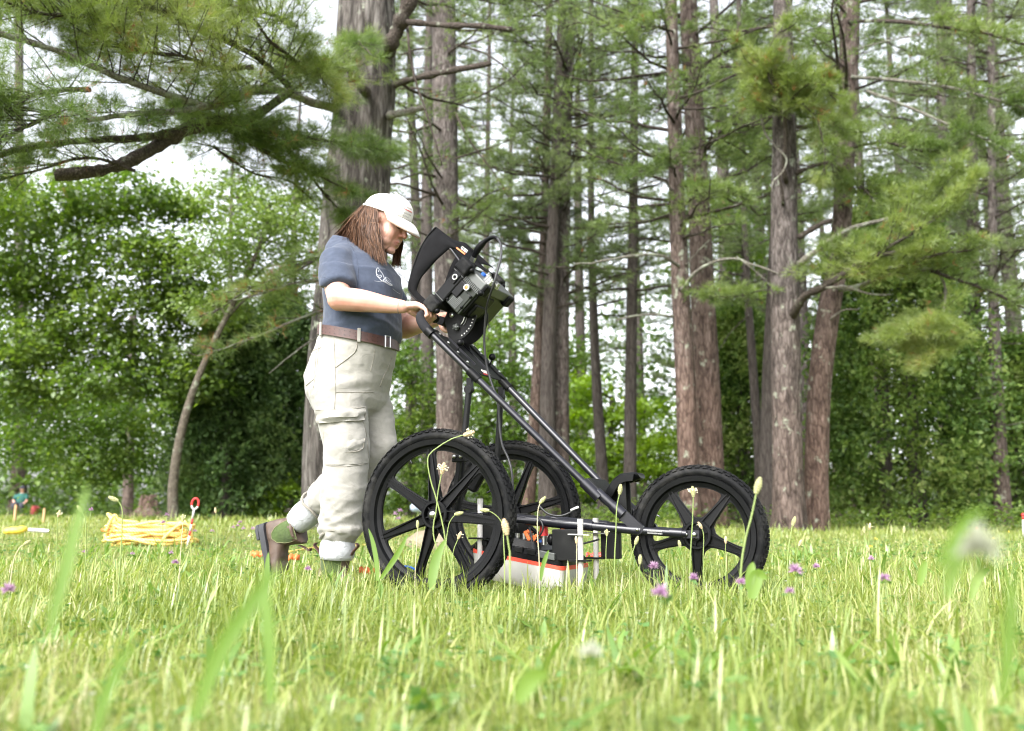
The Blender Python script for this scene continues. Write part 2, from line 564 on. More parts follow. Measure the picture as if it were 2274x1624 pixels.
def bough_growth(rng, P, ntw, ntuft, spread_len, start=0.22, up=0.12):
    """twigs and tuft places along a branch path P: a flat plume with upturned tips"""
    P = np.asarray(P)
    seg = np.linalg.norm(np.diff(P, axis=0), axis=1); s = np.r_[0, np.cumsum(seg)]; L = s[-1]
    t = np.sort(rng.uniform(start, 1.0, ntw)); t[-1] = 1.0
    pos = np.stack([np.interp(t * L, s, P[:, i]) for i in range(3)], 1)
    e = np.clip(t + 0.03, 0, 1); e0 = np.clip(t - 0.03, 0, 1)
    tan = unit(np.stack([np.interp(e * L, s, P[:, i]) - np.interp(e0 * L, s, P[:, i]) for i in range(3)], 1))
    lat = unit(np.cross(tan, [0, 0, 1.0]))
    side = np.where(np.arange(ntw) % 2 == 0, 1.0, -1.0)[:, None]
    ang = rng.uniform(R(28), R(70), (ntw, 1)) * (1 - 0.75 * (t[:, None] > 0.97))
    dirs = unit(tan * np.cos(ang) + lat * side * np.sin(ang) + np.array([0, 0, 1.0]) * rng.normal(up, 0.2, (ntw, 1)))
    ln = spread_len * (1.05 - 0.7 * t) * rng.uniform(0.55, 1.2, ntw) + 0.06
    end = pos + dirs * ln[:, None] + np.array([0, 0, 1.0]) * (ln * rng.uniform(-0.1, 0.22, ntw))[:, None]
    q = np.sqrt(rng.uniform(0.06, 1.0, (ntw, ntuft)))
    tp = pos[:, None] + (end - pos)[:, None] * q[..., None]
    w = (0.20 * ln)[:, None, None] * (1.1 - q)[..., None] + 0.015
    off = rng.normal(size=(ntw, ntuft, 3)) * w * np.array([1, 1, 0.55])
    tp = tp + off
    td = unit(dirs[:, None] + 0.9 * unit(off) + np.array([0, 0, 0.32]))
    return pos, end, tp.reshape(-1, 3), td.reshape(-1, 3), (pos[:, None] + (end - pos)[:, None] * (q * 0.82)[..., None]).reshape(-1, 3)


def trunk_mesh(name, path, radii, mat, base, sides=22, nz=36, ridge=0.05, seed=0, flare=0.25):
    P = smooth_path(path, nz); rr = np.interp(np.linspace(0, 1, nz), np.linspace(0, 1, len(radii)), radii)
    h = P[:, 2]
    rr = rr * (1 + flare * np.exp(-np.clip(h, 0, None) / 0.35))
    V = []
    for i in range(nz):
        x, y = np.array([1.0, 0, 0]), np.array([0, 1.0, 0])
        for k in range(sides):
            a = 2 * math.pi * k / sides
            dx, dy = math.cos(a), math.sin(a)
            q = mnoise.noise(Vector((dx * 3.2 + seed, dy * 3.2, h[i] * 0.55))) + 0.6 * mnoise.noise(Vector((dx * 7 + seed, dy * 7, h[i] * 1.3)))
            root = 0.16 * math.sin(5 * a + seed) * math.exp(-max(h[i], 0) / 0.3)
            r = rr[i] * (1 + ridge * q * 1.5 + root)
            V.append(P[i] + x * dx * r + y * dy * r)
    n = sides
    F = [(i * n + k, i * n + (k + 1) % n, (i + 1) * n + (k + 1) % n, (i + 1) * n + k) for i in range(nz - 1) for k in range(n)]
    me = np_mesh(name, np.array(V) - base, F, mat, True)
    return me, P, rr


def branch_tube(path, r0, r1, mat, name, parent, base, n=8, seed=0, bend=0.02):
    rng = np.random.default_rng(seed)
    P = smooth_path(path, max(8, len(path) * 5))
    P = P + np.cumsum(rng.normal(0, bend * 0.35, P.shape), 0) * np.linspace(0, 1, len(P))[:, None]
    rr = np.linspace(r0, r1, len(P)) * (1 + 0.12 * rng.normal(size=len(P)))
    mb = MB(); mb.tube(P - base, rr, n)
    o = mb.build(name, mat, parent, True)
    return P, o


def crown_object(name, parent, base, tufts, k, length, width, spread, mat, seed, mat2=None, frac2=0.0):
    rng = np.random.default_rng(seed)
    pos = np.vstack([t[0] for t in tufts]); d = np.vstack([t[1] for t in tufts])
    V, F = needle_tris(rng, pos, d, k, length, width, spread)
    me = np_mesh(name, V - base, F, mat)
    if mat2 is not None:
        me.materials.append(mat2)
        pick = np.repeat(rng.random(len(pos)) < frac2, k).astype(np.int32)
        me.polygons.foreach_set('material_index', pick)
    return link(name, me, parent)


def auto_boughs(rng, P, rr, zmin, zmax, per_m, Lmin, Lmax, az=None, elev=(-0.12, 0.28)):
    """branch paths set round a trunk path between heights zmin and zmax"""
    out = []
    n = int((zmax - zmin) * per_m)
    for i in range(n):
        z = zmin + (zmax - zmin) * (i + rng.uniform(0, 1)) / max(n, 1)
        p = np.array([np.interp(z, P[:, 2], P[:, 0]), np.interp(z, P[:, 2], P[:, 1]), z])
        a = rng.uniform(0, 2 * math.pi) if az is None else rng.uniform(*az)
        L = rng.uniform(Lmin, Lmax)
        e = rng.uniform(*elev)
        d = np.array([math.cos(a), math.sin(a), e])
        s = np.linspace(0, 1, 6)[:, None]
        droop = rng.uniform(-0.16, 0.06); lift = rng.uniform(0.05, 0.22)
        path = p + d * L * s + np.array([0, 0, 1.0]) * L * (droop * s + lift * s ** 2.5) + rng.normal(0, 0.03 * L, (6, 3)) * s
        out.append((path, L, float(np.interp(z, P[:, 2], rr))))
    return out


def pine(name, label, Y, pts, mat, boughs=(), zmin=4.0, zmax=None, per_m=3.2, L=(1.2, 2.6), seed=1, needle='needle', k=8,
         nl=0.10, nw=0.0068, ntw=13, ntuft=8, group='tall pines along the lawn edge', ridge=0.05, sides=22, flare=0.2, cat='tree', az=None, top=-260):
    """pts: (px, py, width px) up the trunk as measured; the trunk goes on above the frame"""
    rng = np.random.default_rng(seed)
    base = on_ground(pts[0][0], Y)
    path = [np.array([base[0], Y, -0.06])]; rad = [pts[0][2] / 2 * Y / FPX]
    for px, py, w in pts:
        p = at(px, py, Y)
        if p[2] > 0.25: path.append(p); rad.append(w / 2 * Y / FPX)
    (ax, ay, aw), (bx, by, bw) = pts[-2], pts[-1]
    if by > top:
        t = (top - by) / (by - ay) if by != ay else 0
        path.append(at(bx + (bx - ax) * t * 0.6, top, Y)); rad.append(max(bw * 0.9, 6) / 2 * Y / FPX)
    t = thing(name, label, cat, base, 0, group)
    base = base.copy()
    # even the samples out by height
    me, P, rr = trunk_mesh('trunk', path, rad, mat, base, sides, 40, ridge, seed, flare)
    link('trunk', me, t)
    zmax = zmax or P[-1, 2]
    tufts = []; ta, tb, ra = [], [], []
    for bi, (path_, L_, r_) in enumerate(auto_boughs(rng, P, rr, zmin, zmax, per_m * 1.5, L[0], L[1], az)):
        pos, end, tp, td, tq = bough_growth(rng, path_, ntw + 2, ntuft + 2, L_ * 0.40)
        tufts.append((tp, td))
        rb = min(0.30 * r_, 0.012 + 0.011 * L_)
        w = np.linspace(1, 0.25, 6) * rb
        ta += [path_[:-1], pos]; tb += [path_[1:], end]
        ra += [np.stack([w[:-1], w[1:]], 1), np.tile([[0.005, 0.002]], (len(pos), 1))]
    for b in boughs:
        kind = b.get('mat', 'branch_dark')
        pp = [at(*q) for q in b['p']]
        if b['p'][0][2] < Y - 0.15 and b.get('start', 0.2) > 0 and not b.get('tip'): pp = [at(b['p'][0][0], b['p'][0][1], min(Y, b['p'][0][2] + 1.3))] + pp
        Pb, _ = branch_tube(pp, b.get('r', 0.03), b.get('r1', 0.012), M[kind], 'branch', t, base, seed=seed + len(tufts), bend=b.get('bend', 0.02))
        if b.get('fol', 0):
            pos, end, tp, td, tq = bough_growth(rng, Pb, int(b['fol'] * DENSE), int(b.get('nt', ntuft) * DENSE), b.get('sp', 0.6), b.get('start', 0.2), b.get('up', 0.12))
            if b.get('own'):
                crown_object('needle_cluster', t, base, [(tp, td)], b.get('k', k), b.get('nl', nl) * 1.15, b.get('nw', nw) * 0.85, 0.62, M[b['own']], seed + 7, M['needle_dead'], b.get('dead', 0.0))
            else:
                tufts.append((tp, td))
            ta.append(pos); tb.append(end); ra.append(np.tile([[0.006, 0.0025]], (len(pos), 1)))
    if ta:
        a = np.vstack(ta); b_ = np.vstack(tb); w = np.vstack(ra)
        V, F = stick_prisms(a, b_, w[:, 0], w[:, 1], 4)
        tag(link('bough_framework', np_mesh('bough_framework', V - base, F, M['branch_dark'], True), t), kind='stuff')
    if tufts:
        crown_object('crown', t, base, tufts, k, nl, nw, 0.5, M[needle], seed + 3, M['needle_dead'], 0.004)
    return t


# ------------------------------------------------------------------ leafy trees
def leaf_quads(rng, pos, nrm, size, aspect=0.75, fold=0.22):
    n = len(pos)
    nrm = unit(nrm)
    d = unit(np.cross(nrm, rng.normal(size=(n, 3)))); s = np.cross(nrm, d)
    L = size * rng.uniform(0.6, 1.25, (n, 1)); W = L * aspect * 0.5
    b = pos - d * L * 0.5; tip = pos + d * L * 0.5
    lf = pos - d * L * 0.08 + s * W + nrm * W * fold * 2; rt = pos - d * L * 0.08 - s * W + nrm * W * fold * 2
    V = np.stack([b, lf, tip, rt], 1).reshape(-1, 3)
    F = np.array([[0, 2, 1], [0, 3, 2]])[None] + (np.arange(n) * 4)[:, None, None]
    return V, F.reshape(-1, 3)


def leaf_masses(rng, centres, radii, nspray, per, spray_r, flat=0.28):
    """sprays of leaves lying in loose layers inside ellipsoid masses"""
    P, N = [], []
    for c, rad, ns in zip(centres, radii, nspray):
        u = unit(rng.normal(size=(ns, 3))) * (rng.uniform(0.05, 1, (ns, 1)) ** 0.42)
        sc = np.asarray(c) + u * np.asarray(rad)
        tilt = unit(np.array([0, 0, 1.0]) + 0.35 * rng.normal(size=(ns, 3)) + 0.25 * u)
        x = unit(np.cross(tilt, rng.normal(size=(ns, 3)))); y = np.cross(tilt, x)
        rr = spray_r * rng.uniform(0.5, 1.3, (ns, 1))
        a = rng.normal(size=(ns, per)); b = rng.normal(size=(ns, per)) * 0.6; h = rng.normal(size=(ns, per)) * flat
        q = sc[:, None] + rr[:, None] * 0.5 * (a[..., None] * x[:, None] + b[..., None] * y[:, None] + h[..., None] * tilt[:, None])
        P.append(q.reshape(-1, 3))
        N.append((np.repeat(tilt, per, 0) + 0.45 * rng.normal(size=(ns * per, 3))))
    return np.vstack(P), np.vstack(N)


def leafy(name, label, Y, trunk, masses, mat, leaf, bark, seed, per=26, spray_r=0.5, group=None, cat='tree', limbs=True, aspect=0.75):
    """trunk: (px, py, w) list or None; masses: (px, py, dY, rx px, rz px, ry m, sprays)"""
    rng = np.random.default_rng(seed)
    bx = trunk[0][0] if trunk else masses[0][0]
    base = on_ground(bx, Y)
    t = thing(name, label, cat, base, 0, group)
    cs, rs, ns = [], [], []
    for px, py, dy, rx, rz, ry, sp in masses:
        y = Y + dy
        cs.append(at(px, py, y)); rs.append((rx * y / FPX, ry, rz * y / FPX)); ns.append(sp)
    if trunk:
        path = [np.array([base[0], Y, -0.05])] + [at(px, py, Y) for px, py, w in trunk[1:]]
        rad = [w / 2 * Y / FPX for _, _, w in trunk]
        me, P, rr = trunk_mesh('trunk', path, rad, bark, base, 16, 30, 0.05, seed, 0.2)
        link('trunk', me, t)
        if limbs:
            a, b, wa, wb = [], [], [], []
            for c, r_ in zip(cs, rs):
                z = min(max(c[2] - np.linalg.norm(c[:2] - P[0, :2]) * 0.5, P[2, 2] + 0.3), P[-1, 2] * 0.97)
                s0 = np.array([np.interp(z, P[:, 2], P[:, 0]), np.interp(z, P[:, 2], P[:, 1]), z])
                rt = float(np.interp(z, P[:, 2], rr)) * 0.5
                pts = smooth_path([s0, (s0 + c) / 2 + np.array([0, 0, 0.12 * np.linalg.norm(c - s0)]), c], 8)
                w = np.linspace(rt, 0.012, 8)
                a.append(pts[:-1]); b.append(pts[1:]); wa.append(w[:-1]); wb.append(w[1:])
                for _ in range(7):
                    i = rng.integers(3, 8); e = c + unit(rng.normal(size=3)) * np.asarray(r_) * 0.9
                    m_ = (pts[i] + e) / 2 + np.array([0, 0, 0.06])
                    a += [pts[i][None], m_[None]]; b += [m_[None], e[None]]; wa += [[0.014], [0.009]]; wb += [[0.009], [0.004]]
            V, F = stick_prisms(np.vstack(a), np.vstack(b), np.concatenate(wa), np.concatenate(wb), 5)
            tag(link('bough_framework', np_mesh('bough_framework', V - base, F, bark, True), t), kind='stuff')
    ns = [int(q * 0.72) for q in ns]
    pos, nrm = leaf_masses(rng, cs, rs, ns, per, spray_r)
    keep = pos[:, 2] > 0.04
    V, F = leaf_quads(rng, pos[keep], nrm[keep], leaf, aspect)
    link('crown', np_mesh('crown', V - base, F, mat), t)
    return t


def frond_cone(rng, n, height, radius, zlow=0.25, shape=0.55):
    """places for scale-leaf sprays over and inside a dense upright evergreen with pockets and hanging lobes"""
    z = zlow + (height - zlow) * rng.uniform(0, 1, n) ** 0.9
    q = (z - zlow) / (height - zlow)
    prof = radius * np.clip((1 - q) ** shape, 0.02, 1) * np.clip(0.78 + 1.1 * q, 0, 1)
    a = rng.uniform(0, 2 * math.pi, n)
    ph = rng.uniform(0, 6.28, 5)
    lump = 1 + 0.15 * np.sin(3 * a + 1.3 * z + ph[0]) + 0.17 * np.sin(7 * a - 2.6 * z + ph[1]) * np.sin(2.3 * z + ph[2]) + 0.15 * np.sin(12 * a + 5 * z + ph[3]) + 0.10 * np.sin(19 * a - 9 * z + ph[4])
    r = prof * lump * np.sqrt(rng.uniform(0.25, 1.0, n))
    return np.stack([r * np.cos(a), r * np.sin(a), z], 1), a, q


def dense_evergreen(name, label, px, Y, height, radius, mat, n, leaf, bark, tw, seed, zlow=0.35, group=None, shape=0.5, stems=((0, 0),)):
    rng = np.random.default_rng(seed)
    base = on_ground(px, Y)
    t = thing(name, label, 'tree', base, 0, group)
    for sx, sy in stems:
        p = [base + np.array([sx, sy, -0.05]), base + np.array([sx * 0.8, sy, height * 0.4]), base + np.array([sx * 0.3, sy * 0.3, height * 0.9])]
        me, _, _ = trunk_mesh('trunk', p, [tw, tw * 0.7, tw * 0.15], bark, base, 14, 20, 0.07, seed, 0.3)
        link('trunk', me, t)
    n = int(n * 0.46); leaf *= 1.30
    P, a, q = frond_cone(rng, n, height, radius, zlow, shape)
    # each spray: a flat fan of leaflets on an axis that leaves the tree outward and droops or lifts
    ax = unit(np.stack([np.cos(a), np.sin(a), rng.normal(-0.05, 0.55, n)], 1) + 0.35 * rng.normal(size=(n, 3)))
    fl = unit(np.cross(ax, rng.normal(size=(n, 3)) + np.array([0, 0, 0.6])))
    sdv = np.cross(ax, fl)
    k = 9
    s_ = rng.uniform(0, 1, (n, k)); w_ = rng.normal(size=(n, k)) * 0.30 * (0.4 + s_)
    Ls = leaf * 2.6 * rng.uniform(0.6, 1.3, (n, 1))
    pos = P[:, None] + ax[:, None] * (s_ * Ls)[..., None] + sdv[:, None] * (w_ * Ls)[..., None] + fl[:, None] * (rng.normal(size=(n, k)) * 0.05 * Ls)[..., None]
    nrm = np.repeat(fl, k, 0) + 0.35 * rng.normal(size=(n * k, 3))
    V, F = leaf_quads(rng, pos.reshape(-1, 3), nrm, leaf, 0.5, 0.15)
    keep = V.reshape(-1, 4, 3)[:, :, 2].min(1) > 0.03
    F = F.reshape(-1, 2, 3)[keep].reshape(-1, 3)
    link('crown', np_mesh('crown', V, F, mat), t)
    return t


# ------------------------------------------------------------------ ground and lawn
def groundmat():
    m, n, l, out = nmat('lawn_soil')
    b = n.new('ShaderNodeBsdfPrincipled'); b.inputs['Roughness'].default_value = 1.0; b.inputs['Specular IOR Level'].default_value = 0.1
    g = n.new('ShaderNodeNewGeometry')
    nz = n.new('ShaderNodeTexNoise'); nz.inputs['Scale'].default_value = 3.0; nz.inputs['Detail'].default_value = 9; nz.inputs['Roughness'].default_value = 0.75
    l.new(g.outputs['Position'], nz.inputs['Vector'])
    rp = ramp(n, [(0.3, (0.085, 0.105, 0.035)), (0.5, (0.14, 0.16, 0.05)), (0.7, (0.20, 0.19, 0.085))])
    l.new(nz.outputs['Fac'], rp.inputs[0]); l.new(rp.outputs[0], b.inputs['Base Color'])
    l.new(b.outputs[0], out.inputs[0])
    return m


M['soil'] = groundmat()
gx = np.concatenate([-np.geomspace(300, 1, 30), np.linspace(-0.9, 0.9, 7), np.geomspace(1, 300, 30)])
gy = np.concatenate([np.linspace(-20, 6, 27), np.geomspace(6.6, 400, 44)])
GV = np.array([(x, y, float(gz(x, y)) + 0.012 * math.sin(x * 2.1 + y) * math.cos(y * 1.7) - (0.0 if y > 0.5 else 0.02)) for y in gy for x in gx])
nx = len(gx)
GF = [(j * nx + i, j * nx + i + 1, (j + 1) * nx + i + 1, (j + 1) * nx + i) for j in range(len(gy) - 1) for i in range(nx - 1)]
tag(link('ground', np_mesh('ground', GV, GF, M['soil'], True)), kind='structure')

GRASS = [(0.0, (0.070, 0.118, 0.018)), (0.27, (0.145, 0.205, 0.032)), (0.53, (0.225, 0.285, 0.055)), (0.74, (0.33, 0.365, 0.105)), (0.87, (0.45, 0.425, 0.21)), (1.0, (0.56, 0.50, 0.32))]
M['grass'] = leafmat('grass_blades', GRASS, 0.42, 0.06, 1.6, 0.35)
M['blade'] = leafmat('broad_grass_blades', [(0, (0.15, 0.22, 0.035)), (0.5, (0.26, 0.33, 0.07)), (0.85, (0.38, 0.40, 0.14)), (1, (0.48, 0.45, 0.24))], 0.45, 0.07, 2.0, 0.3)
M['clover_leaf'] = leafmat('clover_leaves', [(0, (0.055, 0.130, 0.035)), (0.6, (0.10, 0.20, 0.045)), (1, (0.20, 0.29, 0.08))], 0.4, 0.05, 2.0, 0.3)


def scatter(rng, n, y0, y1, margin=1.12, power=1.0):
    """points spread over the ground wedge the camera looks along"""
    u = rng.uniform(0, 1, n)
    y = (y0 ** (1 + power) + u * (y1 ** (1 + power) - y0 ** (1 + power))) ** (1 / (1 + power))
    x = rng.uniform(-1, 1, n) * (y * 0.5145 * margin + 0.85)
    return np.stack([x, y, gz(x, y)], 1)


def blades(rng, P, h, w, lean=0.5, seg=3):
    """bent blades, each one strip of faces with a pointed tip"""
    n = len(P)
    clump = 0.95 + 0.30 * np.sin(P[:, 0] * 5.1 + 1.3 * np.sin(P[:, 1] * 3.7)) * np.sin(P[:, 1] * 4.3 + 0.7) + 0.22 * np.sin(P[:, 0] * 13.7 + 2.0) * np.sin(P[:, 1] * 11.9)
    h = h * rng.uniform(0.45, 1.35, n) * clump.clip(0.45, 1.5)
    a = rng.uniform(0, 2 * math.pi, n)
    out = np.stack([np.cos(a), np.sin(a), np.zeros(n)], 1); sd = np.stack([-np.sin(a), np.cos(a), np.zeros(n)], 1)
    ln = np.abs(rng.normal(0, lean, n)) + 0.08
    rows = []
    for i in range(seg + 1):
        t = i / seg
        c = P + out * (h * ln * t ** 1.8)[:, None] + np.array([0, 0, 1.0]) * (h * (t - 0.32 * ln.clip(0, 1.6) * t * t))[:, None]
        if i < seg:
            ww = (w * (1 - 0.45 * t) * 0.5 if np.isscalar(w) else w * (1 - 0.45 * t) * 0.5)
            ww = np.reshape(ww, (-1, 1))
            rows += [c - sd * ww, c + sd * ww]
        else:
            rows.append(c)
    V = np.stack(rows, 1); k = 2 * seg + 1
    F = []
    for i in range(seg - 1):
        b = 2 * i; F += [(b, b + 1, b + 3), (b, b + 3, b + 2)]
    b = 2 * (seg - 1); F.append((b, b + 1, b + 2))
    F = np.array(F)[None] + (np.arange(n) * k)[:, None, None]
    return V.reshape(-1, 3), F.reshape(-1, 3)


rng = np.random.default_rng(11)
parts_ = [
    blades(rng, scatter(rng, 22000, 0.42, 1.6), 0.060, 0.0034, 0.9, 2),
    blades(rng, scatter(rng, 90000, 1.5, 5.5), 0.084, 0.0031, 0.95, 2),
    blades(rng, scatter(rng, 16000, 2.5, 3.9), 0.115, 0.0036, 0.55),
    blades(rng, scatter(rng, 40000, 5.2, 13.0), 0.065, 0.0066, 0.9, 2),
    blades(rng, scatter(rng, 30000, 12.0, 70.0, power=0.3), 0.10, 0.026, 0.8, 2),
]
V, F = join(parts_)
lawn = tag(link('grass', np_mesh('grass', V, F, M['grass'])), kind='stuff')
tag(lawn, 'short green lawn grass mixed with dry straw blades', 'grass')
# taller broad blades
P1 = scatter(rng, 1300, 0.75, 2.2); P2 = scatter(rng, 5400, 2.0, 6.0); P3 = scatter(rng, 1600, 7, 16)
V, F = join([blades(rng, P1, 0.105, 0.0058, 0.75, 4), blades(rng, P2, 0.135, 0.0072, 0.75, 4), blades(rng, P3, 0.15, 0.009, 0.7, 3)])
tag(link('long_grass', np_mesh('long_grass', V, F, M['blade'])), 'longer broad grass blades standing out of the lawn', 'grass', kind='stuff')
# rosettes of broad plantain and dandelion leaves
PR = scatter(rng, 360, 0.9, 7.5, power=0.6); PR = np.repeat(PR, 6, 0) + rng.normal(0, 0.012, (360 * 6, 3)) * np.array([1, 1, 0])
V, F = blades(rng, PR, 0.105, 0.020 * rng.uniform(0.6, 1.3, len(PR)), 0.9, 4)
M['weed_leaf'] = leafmat('weed_leaves', [(0, (0.08, 0.165, 0.025)), (0.6, (0.145, 0.25, 0.04)), (1, (0.23, 0.32, 0.07))], 0.4, 0.07, 2.0, 0.3)
tag(link('weed_leaves', np_mesh('weed_leaves', V, F, M['weed_leaf'])), 'rosettes of broad weed leaves in the lawn', 'weeds', kind='stuff')
# clover and small round weed leaves lying in the sward
P = scatter(rng, 7500, 0.5, 9.0, power=0.6)
P[:, 2] += rng.uniform(0.02, 0.06, len(P))
k3 = 3
ang = rng.uniform(0, 2 * math.pi, len(P))
pos = np.concatenate([P + 0.011 * np.stack([np.cos(ang + j * 2.094), np.sin(ang + j * 2.094), np.zeros(len(P))], 1) for j in range(k3)])
V, F = leaf_quads(rng, pos, np.array([0, 0, 1.0]) + 0.3 * rng.normal(size=(len(pos), 3)), 0.021, 0.9, 0.1)
tag(link('clover_cover', np_mesh('clover_cover', V, F, M['clover_leaf'])), 'small clover leaves spread through the lawn', 'ground cover', kind='stuff')
# ------------------------------------------------------------------ the pines
D_ = dict
